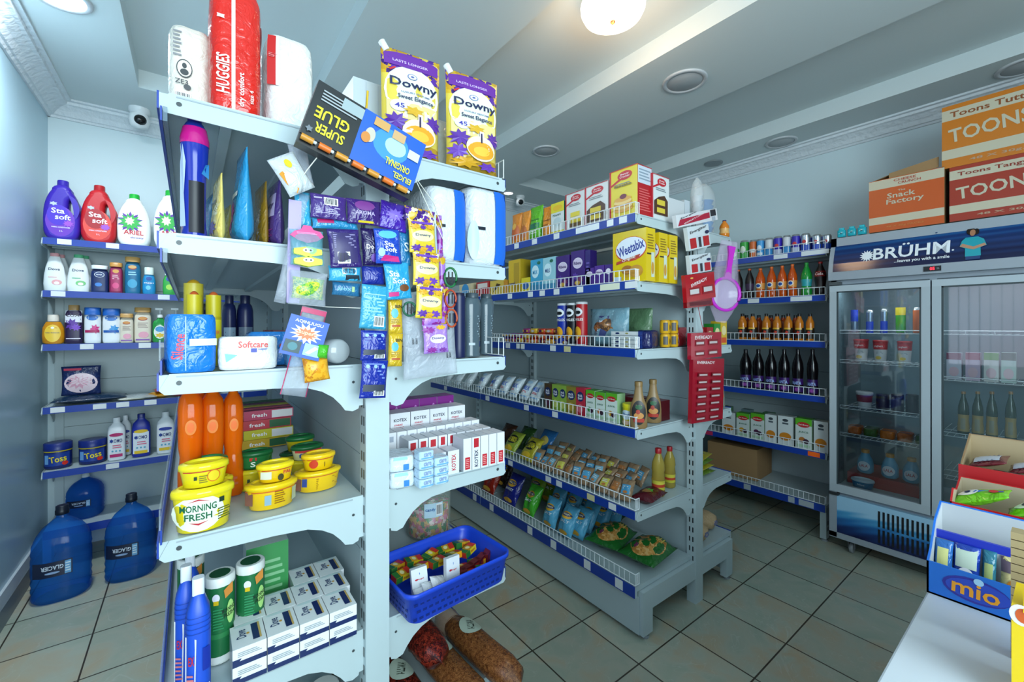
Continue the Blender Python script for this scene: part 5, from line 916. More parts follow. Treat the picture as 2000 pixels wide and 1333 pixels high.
# lure and candy bags
hang(lambda w, h: clearbag(w, h, None, .35), 'plastic_bag', 'lilac backed clear bag at the left edge of the hanging packets', 'plastic bag', (558, 372), (578, 374), (585, 600), (562, 590), HY_+.01)
put(tmpl(carton, .028, .004, .25, '#a898d4', None), 'lilac_card', tuple(W(572, 592, HY_+.005)), 0, 'narrow lilac hanging card left of the turquoise sachet', 'card', rot=(0, .02, 0))
def lurebag(w, h):
    b = MB(); T = bagT(w, h*.8, .02, '#70b8c8/t.4', center=True, seed=41); c = MB()
    b.prism([(-w*.5, h*.26), (-w*.36, h*.36), (-w*.18, h*.4), (-w*.1, h*.5), (w*.12, h*.5), (w*.2, h*.41), (w*.4, h*.38), (w*.5, h*.27), (w*.3, h*.16), (0, h*.1), (-w*.3, h*.17)], 'y', -.006, -.004, '#c8207c')
    b.dec(lambda u, v, e: (u, -.006-e, v-h/2), w, h, [('l', .2, .8, .8, .85, 2, '#e890c0')])
    for k in (0, 1):
        zz = -h*.1-h*.22*k; r_ = [(w*.42*math.cos(a*.5236)*(1+.12*(a % 2)), zz+h*.1*math.sin(a*.5236)*(1+.2*(a % 2))) for a in range(12)]
        c.prism(r_, 'y', -.012, .004, '#c8e41c'); c.dec(lambda u, v, e: (u, -.012-e, v+zz), w, h, [('e', .5, .03, .16, .05, '#e8e8c8'), ('e', .43, .03, .03, .02, '#202020'), ('e', .57, .03, .03, .02, '#202020')])
    return [('bag_film', T[0][1], []), ('header_card', b.mesh('h'), []), ('yellow_toy', c.mesh('t'), [])]
hang(lurebag, 'toy_packet', 'clear packet with pink header and two neon yellow soft toys', 'packet', (566, 440), (634, 444), (630, 530), (566, 524), HY_-.02)
hang(lambda w, h: [('bag_film', clearbag(w, h, None, .35)[0][1], []), ('sweets', tmpl(bagT, R3(w*.85), R3(h*.62), .02, 'pat/#98c82c,#c8d838,#2c8c4c,#e0d850,#70b030/190/g', center=True, seed=42)[0][1], [])], 'sweets_bag', 'clear bag of small green and yellow sweets below the neon toys', 'packet', (568, 528), (640, 534), (636, 602), (560, 592), HY_-.01)
hang(lambda w, h: clearbag(w, h, [('r', .0, .93, 1, .99, '#c02860'), ('r', .0, .0, .03, .93, '#c02860'), ('r', .97, 0, 1, .93, '#c02860')], .3), 'plastic_bag', 'clear zip bag with crimson edge below the sweets bag', 'plastic bag', (581, 598), (632, 604), (604, 780), (556, 768), HY_+.01)
hang(lambda w, h: tmpl(carton, w, .003, h, '#1a54b4', None, None, [('t', 'AQINLIUGU', .5, .88, .72, .09, '#f0f4fc'), ('s', .5, .6, .42, .26, '#e8ecdc', 14), ('s', .5, .6, .3, .16, '#e0703c', 12), ('t', 'super', .5, .6, .4, .1, '#f0d8a8'), ('r', .05, .08, .46, .38, '#103c44'), ('e', .26, .23, .12, .1, '#2c7480'), ('r', .54, .08, .96, .38, '#98c4e0'), ('p', [(.6, .14), (.8, .34), (.9, .3), (.7, .12)], '#f0f4f8')]), 'product_card', 'tilted blue card with white and orange star burst at third tier', 'card', (568, 612), (643, 634), (622, 706), (545, 690), HY_-.03)
def cen(T, h):
    for n, m, s_ in T: m.transform(Matrix.Translation((0, 0, -h/2)))
    return T
hang(sach('pat/#e09820,#f0b030,#c87c18,#e8a828/90/g', seed=44, t=.03), 'snack_bag', 'orange crinkly snack bag hanging beside the blue card', 'packet', (594, 700), (638, 690), (646, 742), (590, 748), HY_-.01)
hang(sach('#48b028/g', seed=45, t=.02), 'green_bow', 'small bright green ribbon clip above the orange snack bag', 'ribbon', (618, 672), (640, 676), (642, 700), (618, 700), HY_-.03)
# white packet near the top left
hang(sach('#d0d8dc/t.9', [('e', .55, .75, .12, .12, '#d8c020'), ('p', [(.06, .6), (.2, .62), (.42, .1), (.3, .02), (.1, .3)], '#d89020')], 46, t=.03), 'snack_packet', 'white and orange wrapped packet hanging above the lilac card', 'packet', (528, 316), (580, 290), (608, 372), (560, 384), HY_-.02)
hang(lambda w, h: clearbag(w, h, None, .5), 'plastic_bag', 'whitish film bag behind the wrapped packet under the top deck', 'plastic bag', (570, 284), (600, 284), (612, 368), (570, 366), HY_+.01)

# ================================================================== farther gondola, side facing the aisle
XF_ = 1.66
BC = lambda a, c: [('r', 0, .0, .06, 1, '#c02030'), ('p', [(.06, .72), (.4, .82), (.45, .78), (.06, .68)], '#c01c2c'), ('e', .56, .85, .26, .09, '#c01c2c'), ('t', 'Betty', .56, .875, .3, .04, '#f0e0e0'), ('t', 'Crocker', .56, .83, .36, .04, '#f0e0e0'), ('l', .2, .64, .8, .72, 2, '#7c8890'), ('r', .0, .985, 1, 1, '#c02030')]+c
YEL = [('r', .25, .1, .85, .2, '#5c4010'), ('r', .3, .2, .82, .3, '#d8c030'), ('r', .3, .31, .8, .35, '#f0e8d0'), ('r', .3, .36, .78, .48, '#e0cc40')]
CHO = [('p', [(.1, .1), (.9, .1), (.9, .45), (.7, .56), (.35, .5), (.1, .4)], '#4c3020'), ('r', .25, .15, .72, .26, '#d8c040'), ('r', .25, .32, .72, .44, '#d8c040')]
PAN = [('e', .5, .18, .36, .06, '#d8a040'), ('e', .5, .23, .34, .055, '#e8c880'), ('e', .5, .28, .33, .055, '#d09038'), ('e', .5, .33, .32, .055, '#e8c880'), ('e', .5, .38, .3, .05, '#d8a040'), ('e', .52, .43, .12, .05, '#6c1c38'), ('t', 'Pancake', .5, .66, .6, .06, '#887010')]
g = 'cake and pancake mix cartons on the top of the farther gondola'
rowX(XF_, Z0, g, [
 (Ba(.06, '#d88428/g', stand=True, seed=50, dec=[('e', .5, .4, .4, .25, '#c05818'), ('e', .4, .6, .2, .1, '#e8b048')]), 'flour_packet', 'orange food packet at the far end of the upper shelf', 'packet', 994, 1014, 417),
 (Ba(.06, '#d88a30/g', stand=True, seed=51, dec=[('e', .5, .35, .36, .2, '#b86420')]), 'flour_packet', 'orange food packet beside the green one', 'packet', 1013, 1030, 412),
 (Ba(.07, '#5cb024', stand=True, seed=52, dec=[('r', .1, .35, .9, .5, '#1c7050'), ('t', 'Tropicals', .5, .6, .7, .06, '#145c38'), ('l', .2, .2, .8, .3, 2, '#e0f0d0')]), 'flour_packet', 'bright green food packet with dark writing', 'packet', 1028, 1053, 402),
 (Ba(.07, '#e08c20', stand=True, seed=53, dec=[('t', 'lucky', .5, .55, .6, .07, '#6c3010'), ('l', .2, .25, .8, .45, 3, '#a05820')]), 'flour_packet', 'orange upright food packet between green packet and yellow white box', 'packet', 1053, 1076, 402),
 (Bo(.07, '#d4dcdc', '#1c5c4c', dec=[('r', 0, .7, 1, 1, '#e0d024'), ('e', .5, .84, .36, .08, '#e8b81c'), ('t', 'Nutri', .45, .62, .6, .07, '#2c5c50'), ('e', .5, .4, .3, .14, '#b8ccd0'), ('r', 0, 0, 1, .12, '#dcd030')]), 'flour_carton', 'yellow and white carton next to the first cake mix', 'carton', 1076, 1102, 396),
 (Bo(.06, '#d8dcdc', '#b8a8a8', dec=BC(0, YEL)), 'cake_mix_carton', 'white cake mix carton showing a yellow cake, leftmost of its kind', 'carton', 1104, 1142, 376),
 (Bo(.06, '#d8dcdc', '#b8a8a8', dec=BC(0, CHO)), 'cake_mix_carton', 'white cake mix carton showing chocolate cake, facing the aisle', 'carton', 1142, 1188, 360),
 (Bo(.11, '#e0cc34', '#b01c24', '#e0d8c8', dec=BC(0, PAN), sdec=[('r', .02, .64, .98, .98, '#c8d0dc'), ('l', .1, .7, .9, .94, 4, '#8898a8'), ('l', .1, .1, .9, .55, 9, '#d86060')]), 'pancake_mix_carton', 'big yellow pancake mix carton with red side', 'carton', 1190, 1246, 329)])
a = W(1303, 400, 1.23)
put(tmpl(carton, .14, .035, .215, '#d4d8d8', '#b82430', '#c02030', BC(0, CHO)), 'cake_mix_carton', (1.83, 1.235, Z0+.0005), 0, 'white cake mix carton showing chocolate cake, facing the camera', 'carton', g)
put(tmpl(carton, .2, .06, .15, '#d0d4d8', '#a8b4b8', '#dce0e0'), 'white_carton', (2.025, 1.3, Z0+.0005), 0, 'plain white carton behind the hanging batteries', 'carton')
put(tmpl(carton, .05, .04, .17, '#c8d0d8', '#98a4ac', None), 'white_carton', (2.17, 1.3, Z0+.0005), 0, 'narrow white carton beside the plastic cup sleeve', 'carton')
def cups(w, h, dec, alpha): 
    b = MB(); 
    b.lathe([(w*.4, 0), (w*.42, h*.1), (w*.5, h*.55), (w*.46, h*.75), (w*.3, h*.92), (.004, h)], '#d0d8dc/t%g' % alpha, 18); s_ = MB()
    for k in range(6): s_.lathe([(w*.3, h*(.06+.1*k)), (w*.4, h*(.15+.1*k)), (w*.41, h*(.155+.1*k)), (w*.39, h*(.155+.1*k))], dec[k % len(dec)], 16)
    return [('bag_film', b.mesh('f'), []), ('cup_stack', s_.mesh('c'), [])]
put(cups(.075, .31, ['#d8e0e8/t.6'], .3), 'cup_sleeve', (2.255, 1.27, Z0+.0005), 0, 'clear plastic sleeve of white cups on the upper right corner', 'cups', 'plastic sleeves of cups')
put(cups(.13, .31, ['#2c78b8', '#3c88c8', '#7c2c70', '#d8a828', '#2c78b8'], .3), 'cup_sleeve', (2.38, 1.3, Z0+.0005), 0, 'clear plastic sleeve of blue patterned cups, rightmost on the top', 'cups', 'plastic sleeves of cups')
put(cups(.1, .24, ['#d8d0d0/t.5'], .3), 'cup_sleeve', (2.12, 1.45, Z0+.0005), 0, 'clear crinkled plastic sleeve beside the chocolate cake carton', 'cups', 'plastic sleeves of cups')
put(tmpl(bottle, 'soda', .055, .1, '#d87c1c/t.93', '#1c2c6c', bands=[(.2, .5, '#d8a868')]), 'juice_bottle', (2.49, 1.235, Z0+.0005), -90, 'orange bottle with navy cap at the right edge of the top', 'bottle')
g = 'cartons on the second shelf of the farther gondola'
RB = [('e', .5, .66, .36, .15, '#e4dce8'), ('e', .5, .66, .33, .13, '#d8c8e0'), ('t', 'Ribena', .5, .66, .56, .09, '#3c1c68'), ('s', .3, .3, .25, .12, '#5c3ca0', 7), ('s', .7, .2, .25, .1, '#84406c', 7), ('e', .5, .12, .2, .06, '#c8a040')]
MK = lambda c: [('e', .4, .62, .3, .2, '#d0ecf4'), ('t', 'MILK', .4, .6, .4, .12, c), ('e', .7, .88, .14, .05, '#1c6c50'), ('r', 0, .0, 1, .2, '#3c88b0')]
WB = [('e', .55, .64, .47, .24, '#d04020'), ('e', .55, .65, .45, .22, '#e8ecf4'), ('t', 'Weetabix', .55, .66, .8, .2, '#1c3494', 14), ('p', [(.12, .42), (.85, .52), (.9, .58), (.8, .46), (.12, .36)], '#b83820'), ('t', 'Original', .5, .45, .4, .07, '#f0e8d8', 12), ('e', .45, .24, .17, .09, '#a8681c'), ('e', .72, .2, .2, .12, '#c89030'), ('l', .35, .1, .85, .26, 6, '#d8a040'), ('r', .04, .02, .28, .12, '#c8d8e8')]
WS = [('r', .1, .5, .6, .53, '#302c20'), ('r', .55, .08, .9, .55, '#c8d0c0'), ('l', .15, .6, .85, .9, 6, '#886c10'), ('e', .7, .25, .14, .12, '#c89038')]
rowX(XF_, Z1, g, [
 (Bo(.05, '#d8c8a0', dec=[('e', .5, .5, .3, .4, '#3c90c8')]), 'food_carton', 'small cream carton with blue round mark at the far left', 'carton', 897, 921, 552), (Bo(.05, '#b83030', dec=[('r', .1, .6, .9, .9, '#e0d8d0')]), 'food_carton', 'small red and white carton at the far left', 'carton', 930, 955, 551),
 (Bo(.05, '#d8b84c', dec=[('p', [(.2, .2), (.8, .7), (.5, .8)], '#4c3818')]), 'food_carton', 'small yellow carton with dark drawing at the far left', 'carton', 957, 984, 548), (Bo(.05, '#c8881c', '#905c14'), 'food_carton', 'small ochre carton beside the tall yellow one', 'carton', 984, 992, 548),
 (Bo(.13, '#d8b020', '#a88c18', dec=[('r', .45, .1, .9, .9, '#b89418'), ('t', 'cereal', .3, .3, .5, .1, '#28387c')]), 'cereal_carton', 'tall yellow cereal carton in shadow', 'carton', 993, 1017, 508), (Bo(.08, '#e0cc28', dec=[('e', .5, .45, .4, .25, '#3060a8')]), 'cereal_carton', 'short bright yellow carton leaning before the tall one', 'carton', 1018, 1035, 543),
 (Bo(.06, '#3ca0c8', dec=MK('#2c98c8')), 'milk_carton', 'sky blue milk carton with white round label', 'carton', 1036, 1060, 507), (Bo(.06, '#98ccd8', dec=MK('#385890')), 'milk_carton', 'pale blue milk carton beside the purple juice cartons', 'carton', 1060, 1085, 503),
 (Bo(.06, '#3c1c74', dec=RB), 'juice_carton', 'tall purple juice carton, left one', 'carton', 1086, 1112, 500), (Bo(.06, '#3c1c74', dec=RB), 'juice_carton', 'tall purple juice carton, right one', 'carton', 1115, 1142, 490),
 (Bo(.05, '#2c1c6c', '#241458', dec=[('l', .2, .3, .8, .7, 4, '#6858a8')]), 'juice_carton', 'narrow dark violet carton right of the tall purple ones', 'carton', 1143, 1153, 489),
 (Bo(.04, '#4c2888', dec=RB[:3]), 'juice_carton', 'small purple juice carton, left one', 'carton', 1142, 1160, 524), (Bo(.04, '#4c2888', dec=RB[:3]), 'juice_carton', 'small purple juice carton, middle one', 'carton', 1161, 1180, 519), (Bo(.04, '#3c2078', dec=RB[:1]), 'juice_carton', 'small purple juice carton beside the big yellow cereal', 'carton', 1181, 1195, 517)])
x0, x1 = WX(1197, 500, 1.665).y, WX(1262, 500, 1.665).y
put(tmpl(carton, R3(x0-x1), .07, .245, '#e4c41c/g', '#d8b81c', '#e0c828', WB, WS), 'cereal_carton', (1.70, (x0+x1)/2, Z1+.0005), -90, 'big yellow wheat cereal carton with blue lettering facing the aisle', 'carton', g)
for i, x in enumerate((1.80, 1.885)): put(tmpl(carton, R3(x0-x1), .07, .235, '#e4c41c/g', '#d8b81c', '#e0c828', WB, WS), 'cereal_carton', (x, (x0+x1)/2, Z1+.0005), -90, 'yellow wheat cereal carton, '+['second', 'third'][i]+' in the rank, only its side visible', 'carton', g)
# third shelf
g = 'snack packets on the third shelf of the farther gondola'
PC = [('#5c1c70/g', 'purple'), ('#b83018/g', 'rust red'), ('#c88c1c/g', 'ochre'), ('#8c2468/g', 'plum'), ('#c84820/g', 'orange red'), ('#28387c/g', 'dark blue'), ('#d0a828/g', 'yellow'), ('#7c1c1c/g', 'dark red')]
k = 0
for i in range(9):
    for lv in range(3 if 2 < i < 8 else 2):
        c, nm = PC[(i*3+lv*5) % 8]; y = 2.28-.072*i
        put(tmpl(pack, .068, .09, .03, c, [('r', .1, .3, .9, .7, '#d8a040'), ('e', .5, .5, .2, .25, '#c8c0c0' if k % 2 else '#4c1c50')], k % 5), 'biscuit_packet', (1.71, y, Z2+.0005+.031*lv), -90, nm+' biscuit packet in the pile left of the crisp tubes, '+['bottom', 'second', 'top'][lv]+' layer', 'packet', g); k += 1
PG = lambda: [('r', .0, .02, 1, .04, '#c8ccd0'), ('e', .5, .77, .4, .1, '#e4e8ec'), ('e', .4, .76, .18, .04, '#14181c'), ('e', .6, .76, .18, .04, '#14181c'), ('t', 'PRINGLES', .5, .6, .9, .06, '#e8e8e8'), ('e', .5, .3, .34, .14, '#e8a828'), ('e', .35, .22, .2, .1, '#c87c1c')]
rowX(XF_, Z2, None, [(Bt('tube', '#16309c', '#c8ccd0', capr=1.02, z0=.95, dec=PG()), 'crisp_tube', 'blue crisp tube with white moustache face', 'crisp tube', 1083, 1101, 593), (Bt('tube', '#14141c', '#c8ccd0', capr=1.02, z0=.95, dec=PG()), 'crisp_tube', 'black crisp tube with white moustache face', 'crisp tube', 1102, 1120, 592), (Bt('tube', '#a8141c', '#c8ccd0', capr=1.02, z0=.95, dec=PG()), 'crisp_tube', 'red crisp tube partly behind the big clear bag', 'crisp tube', 1120, 1137, 590)])
put(tmpl(bagT, .26, .2, .12, '#7ca8b8/t.75', seed=60, stand=True, wr=.5, inner='pat/#a87848,#8c5c34,#5c4434/60/g', dec=[('r', .3, .25, .58, .8, '#1c2c6c'), ('t', 'bits', .44, .66, .16, .06, '#e0e4f0'), ('l', .34, .35, .54, .55, 4, '#c0c8e0')]), 'nut_bag', (1.76, WX(1175, 600, 1.7).y, Z2+.0005), -90, 'big clear blue tinted food bag with navy label', 'bag')
put(tmpl(bagT, .22, .2, .1, '#587c58/t.85', seed=61, stand=True, wr=.5), 'nut_bag', (1.9, 1.42, Z2+.0005), -90, 'dark green tinted bag behind the clear bag', 'bag')
for k in range(4): put(tmpl(carton, .16, .06, .019, '#c8d0d4', '#142c6c', '#1c3474', [('r', .05, .15, .95, .85, '#d8dcdc'), ('e', .25, .5, .08, .25, '#182c5c'), ('e', .6, .5, .06, .2, '#a8a060')]), 'cracker_packet', (1.70, WX(1219, 650, 1.67).y, Z2+.0005+.0205*k+(.0)), -90, 'white and navy cracker packet in the stack, '+['bottom', 'second', 'third', 'topmost'][k], 'packet', 'cracker packets stacked on third shelf')
put(tmpl(pack, .1, .15, .085, '#10184c/g', dec=[('l', .2, .3, .8, .7, 4, '#3c4c98')], seed=7), 'biscuit_packet', (1.86, 1.31, Z2+.0005), -60, 'dark blue glossy biscuit packet beside the cracker stack', 'packet')
put(tmpl(pack, .1, .13, .08, '#141c54/g', seed=9), 'biscuit_packet', (1.76, 1.26, Z2+.0005), -70, 'dark blue glossy packet nearest the corner', 'packet')
for j in range(2):
    for lv in range(2): put(tmpl(canister, .05, .068, '#d8a41c', '#c8941c', dec=[('r', .0, .2, .3, .8, '#28241c'), ('t', 'M', .65, .45, .3, .4, '#5c3010')]), 'custard_tin', (1.9+.072*j, 1.24, Z2+.0005+.069*lv), 0, ['left', 'right'][j]+' stack of yellow tins, '+['lower', 'upper'][lv]+' tin', 'tin', 'yellow tins on the third shelf')
put(tmpl(bagT, .09, .1, .03, '#7c1c24/g', seed=62, stand=True), 'snack_packet', (2.045, 1.235, Z2+.0005), 0, 'dark red packet between yellow tins and the post', 'packet')
# fourth shelf
g = 'milk bags on the fourth shelf of the farther gondola'
ML = [('t', 'MILK', .5, .5, .7, .2, '#1c58c0'), ('e', .5, .8, .3, .08, '#a8c8e0'), ('r', .1, .1, .9, .14, '#78a8d8'), ('l', .3, .26, .7, .36, 2, '#c02838')]
GR = [('p', [(.1, .2), (.9, .5), (.9, .75), (.1, .5)], '#2c9c38'), ('e', .5, .8, .3, .08, '#b8d8c0')]
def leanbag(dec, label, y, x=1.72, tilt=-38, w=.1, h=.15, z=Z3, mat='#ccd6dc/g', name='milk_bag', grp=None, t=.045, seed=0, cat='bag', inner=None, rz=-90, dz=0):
    T = tmpl(bagT, w, h, t, mat, dec=dec, seed=seed, center=True, wr=.6, inner=inner)
    a = math.radians(tilt); return put(T, name, (x, y, z+h/2*math.cos(a)+t*.45*abs(math.sin(a))+.002+dz), 0, label, cat, grp, rot=(a, 0, math.radians(rz)))
for i, px in enumerate((880, 900, 920, 945, 968, 990, 1010, 1032, 1052)):
    y = WX(px, 720, 1.72).y; leanbag(GR if i < 3 else ML, ('white and green' if i < 3 else 'white and blue')+' milk bag leaning in the front row', y, tilt=-38, w=.085, h=.15, grp=g, seed=i)
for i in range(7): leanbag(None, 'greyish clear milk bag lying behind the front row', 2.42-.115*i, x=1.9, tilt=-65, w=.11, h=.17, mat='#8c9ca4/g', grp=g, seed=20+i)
JC = lambda c1, c2: [('r', 0, .0, 1, 1, c1), ('e', .5, .68, .4, .18, '#1c2c5c'), ('t', 'Pick', .5, .72, .5, .1, '#e8e8f0', 10), ('t', 'Peel', .5, .62, .5, .1, '#e8e8f0', 10), ('e', .5, .25, .36, .16, c2)]
g = 'juice cartons on the fourth shelf of the farther gondola'
x_ = [(1063, 1077, '#4c3820', '#5c2c48', 'dark brown'), (1078, 1092, '#8cac44', '#c8d06c', 'yellow green'), (1092, 1106, '#8cac44', '#c8d06c', 'yellow green'), (1107, 1122, '#a8b850', '#c8c860', 'pale green'), (1106, 1125, '#8c7c30', '#c0a040', 'olive'), (1125, 1142, '#b82c40', '#d86c7c', 'pink red')]
rowX(1.66, Z3, g, [(Bo(.05, c1, dec=JC(c1, c2)[1:]), 'juice_carton', nm+' small juice carton with dark blue logo', 'carton', l, r, 750+(r-1077)*.13) for l, r, c1, c2, nm in x_ if (l, r) != (1107, 1122)])
DM = lambda fr='#d87828': [('r', 0, .78, 1, 1, '#58a828'), ('e', .5, .8, .38, .09, '#b82428'), ('t', 'Del Monte', .5, .8, .6, .05, '#e8d8d0'), ('t', 'JUICE', .5, .55, .6, .07, '#206c50'), ('e', .42, .3, .2, .09, fr), ('e', .66, .26, .18, .08, '#3c2438'), ('r', .1, .06, .9, .14, '#a8c8a8')]
rowX(1.66, Z3, g, [(Bo(.06, '#d0dcd4', '#8cb080', '#488c28', dec=DM(c)), 'juice_carton', 'white and green juice carton on the fourth shelf', 'carton', l, r, t) for l, r, t, c in ((1144, 1162, 763, '#2c8c38'), (1163, 1182, 767, '#c86c20'), (1183, 1206, 769, '#c89428'))])
for i in range(4): put(tmpl(carton, .09, .1, .1, '#5c1420', '#4c1018', '#6c2430', [('t', 'tea', .5, .5, .6, .2, '#a86c50')]), 'tea_carton', (1.9, 1.62-.11*i, Z3+.0005), -90, 'dark red carton behind the juice cartons', 'carton', 'dark red cartons on the fourth shelf')
rowX(1.66, Z3, None, [(Bt('cyl', '#e0d018', '#e4d824', capr=1.05, z0=.82, dec=[('e', .5, .5, .4, .22, '#d8e8f0'), ('t', 'Blue', .5, .52, .5, .12, '#1c68b0'), ('e', .5, .15, .36, .1, '#e8c0a0')]), 'margarine_tub', 'bright yellow round tub beside the brown syrup bottles', 'tub', 1209, 1236, 790)])
SY = Bt('syrup', '#8c7048', '#84683c', d=.045, capr=.46, z0=.9, dec=[('e', .5, .34, .4, .26, '#181818'), ('e', .5, .46, .2, .05, '#285c38'), ('r', .2, .14, .8, .22, '#b03020'), ('e', .5, .28, .28, .07, '#c88c48'), ('e', .45, .36, .12, .05, '#a83828')])
for l, r, top, Y, lab in ((1240, 1275, 747, 1.2, 'brown syrup bottle on the corner of the fourth shelf, left one'), (1271, 1300, 743, 1.23, 'brown syrup bottle on the corner of the fourth shelf, right one')):
    x, w, h = AT(l, r, top, Y, Z3); put(SY[1](.08, h), 'syrup_bottle', (x, Y+.03, Z3+.0005), -50, lab, 'bottle', 'brown syrup bottles')
# fifth shelf
g = 'crisp bags on the fifth shelf of the farther gondola'
CR = [('e', .5, .6, .4, .2, '#1c1c14'), ('t', 'CHEESE', .5, .66, .6, .1, '#e8d828'), ('t', 'CORNS', .5, .54, .66, .12, '#e8d828'), ('e', .5, .2, .3, .12, '#d8b028')]
for i, (px, m) in enumerate(((1003, '#8c9c30/g'), (1038, '#a89c28/g'))): leanbag(CR, 'yellow green puffed corn bag leaning on the wire guard', WX(px, 880, 1.72).y, tilt=-42, w=.13, h=.16, z=Z4, mat=m, grp=g, seed=70+i, name='puffed_corn_bag', t=.05)
leanbag([('e', .5, .5, .3, .2, '#d8c060')], 'blue snack bag behind the puffed corn bags', 2.12, x=1.88, tilt=-40, w=.14, h=.18, z=Z4, mat='#2c6ca8/g', seed=73, name='snack_bag')
leanbag(None, 'dark green snack bag behind the puffed corn bags', 2.3, x=1.85, tilt=-40, w=.14, h=.17, z=Z4, mat='#24481c/g', seed=74, name='snack_bag')
leanbag(None, 'dark brown snack bag far along the fifth shelf', 2.45, x=1.8, tilt=-40, w=.14, h=.17, z=Z4, mat='#3c2418/g', seed=75, name='snack_bag')
g = 'small biscuit bags on the fifth shelf of the farther gondola'; rr = random.Random(5)
lc = [('#4c98c0', 'light blue'), ('#c8c050', 'yellow'), ('#4c98c0', 'light blue'), ('#a86c3c', 'brown'), ('#78b0c8', 'pale blue')]
for i in range(34):
    col, nm = lc[(i*7+i//3) % 5]; r_ = i % 3; y = 1.98-.066*(i//3)-.015*r_; x = 1.70+.085*r_
    if y < 1.31: continue
    leanbag([('r', .15, .3, .85, .72, col), ('l', .25, .5, .75, .68, 2, '#e0e4e0'), ('e', .5, .38, .2, .06, '#c87c3c')], 'small clear biscuit bag with '+nm+' label, '+['front', 'middle', 'back'][r_]+' row', y, x=x, tilt=-40+rr.uniform(-10, 10), w=.068, h=.105, z=Z4, mat='#94785c/t.88', grp=g, seed=80+i, name='biscuit_bag', t=.03, rz=-90+rr.uniform(-20, 20), dz=.01*r_)
for l, r, top, Y, lab in ((1292, 1317, 881, 1.215, 'clear cooking oil bottle with red cap, left one'), (1314, 1335, 877, 1.25, 'clear cooking oil bottle with red cap, right one')):
    x, w, h = AT(l, r, top, Y, Z4); put(tmpl(bottle, 'oil', R3(w*.6), R3(h), '#d8c060/T.4', '#a81820', capr=.48, bands=[(.14, .2, '#c8c038'), (.2, .26, '#c04028'), (.26, .34, '#d8cc48')]), 'oil_bottle', (x, Y+w/2, Z4+.0005), 0, lab, 'bottle', 'cooking oil bottles')
put(tmpl(flatpack, .18, .11, .05, '#50101c', [('s', .55, .5, .12, .2, '#48a038', 5), ('e', .35, .5, .16, .2, '#a87838')], 90), 'snack_bag', (1.80, 1.262, Z4+.0005), 10, 'dark red snack bag lying on the corner below the oil bottles', 'bag')
# base deck
g = 'crisp bags on the bottom deck of the farther gondola'
LY = lambda txt: [('e', .5, .66, .3, .12, '#e0a828'), ('e', .5, .68, .32, .06, '#30406c'), ('t', 'CRISPS', .5, .68, .44, .05, '#f0e8c8'), ('t', txt, .5, .46, .6, .08, '#e8ecf0'), ('e', .5, .12, .3, .07, '#d8a030')]
def chip(px, py, mat, lab, x, w, h, tilt=-28, seed=0, txt='SALT'):
    y = WX(px, py, x).y; leanbag(LY(txt), lab, y, x=x, tilt=tilt, w=w, h=h, z=Z5, mat=mat, grp=g, seed=seed, name='crisp_bag', t=.06)
chip(925, 950, '#14181c/g', 'black crisp bag at the far end', 1.74, .16, .22, seed=1); chip(963, 960, '#8c2010/g', 'dark red crisp bag beside the black one', 1.74, .15, .22, seed=2); chip(1003, 975, '#1c2480/g', 'navy crisp bag beside the dark red one', 1.74, .15, .2, seed=3, txt='SWEET')
chip(1040, 1000, '#44a82c/g', 'bright green crisp bag in front', 1.73, .12, .19, seed=4); chip(1048, 960, '#7c9c28/g', 'olive green crisp bag behind the bright green one', 1.86, .14, .2, seed=5); chip(1078, 960, '#6c8c24/g', 'darker olive crisp bag behind', 1.96, .14, .2, seed=6); chip(985, 940, '#2c1810/g', 'dark brown crisp bag behind the navy one', 1.88, .16, .2, seed=7)
n_ = 0
for px, py, x in ((1078, 1020, 1.72), (1110, 1035, 1.72), (1135, 1040, 1.77), (1090, 985, 1.86), (1120, 1000, 1.9), (1150, 1010, 1.86), (1115, 960, 1.98), (1150, 985, 1.99), (1178, 1000, 1.95), (1200, 1010, 2.02)):
    chip(px, py, '#58a8cc/g', 'light blue crisp bag, '+('front row' if x < 1.8 else 'middle row' if x < 1.93 else 'back row'), x, .115, .17, tilt=-22-(n_ % 3)*6, seed=10+n_); n_ += 1
SN = 'pat/#d09850,#c08440,#dcb070,#a87434/60/g'
GS = [('e', .5, .48, .45, .4, SN), ('r', .3, .78, .6, .84, '#184c1c'), ('s', .2, .62, .07, .07, '#5c1840', 6), ('l', .62, .2, .8, .4, 3, '#c8b050')]
for x, y, rz, lab in ((1.83, 1.525, 16, 'green and clear puffed snack bag lying behind the nearest one'), (1.86, 1.315, 8, 'green and clear puffed snack bag lying at the near corner')):
    put(tmpl(flatpack, .27, .195, .095, '#1c6424', GS, 95), 'puffed_snack_bag', (x, y, Z5+.012), 0, lab, 'bag', 'puffed snack bags on the bottom deck', rot=(.03, .02, math.radians(rz)))
put(tmpl(flatpack, .2, .14, .06, '#14441c', None, 96), 'puffed_snack_bag', (2.02, 1.72, Z5+.012), -70, 'dark green snack bag at the back near the post', 'bag')
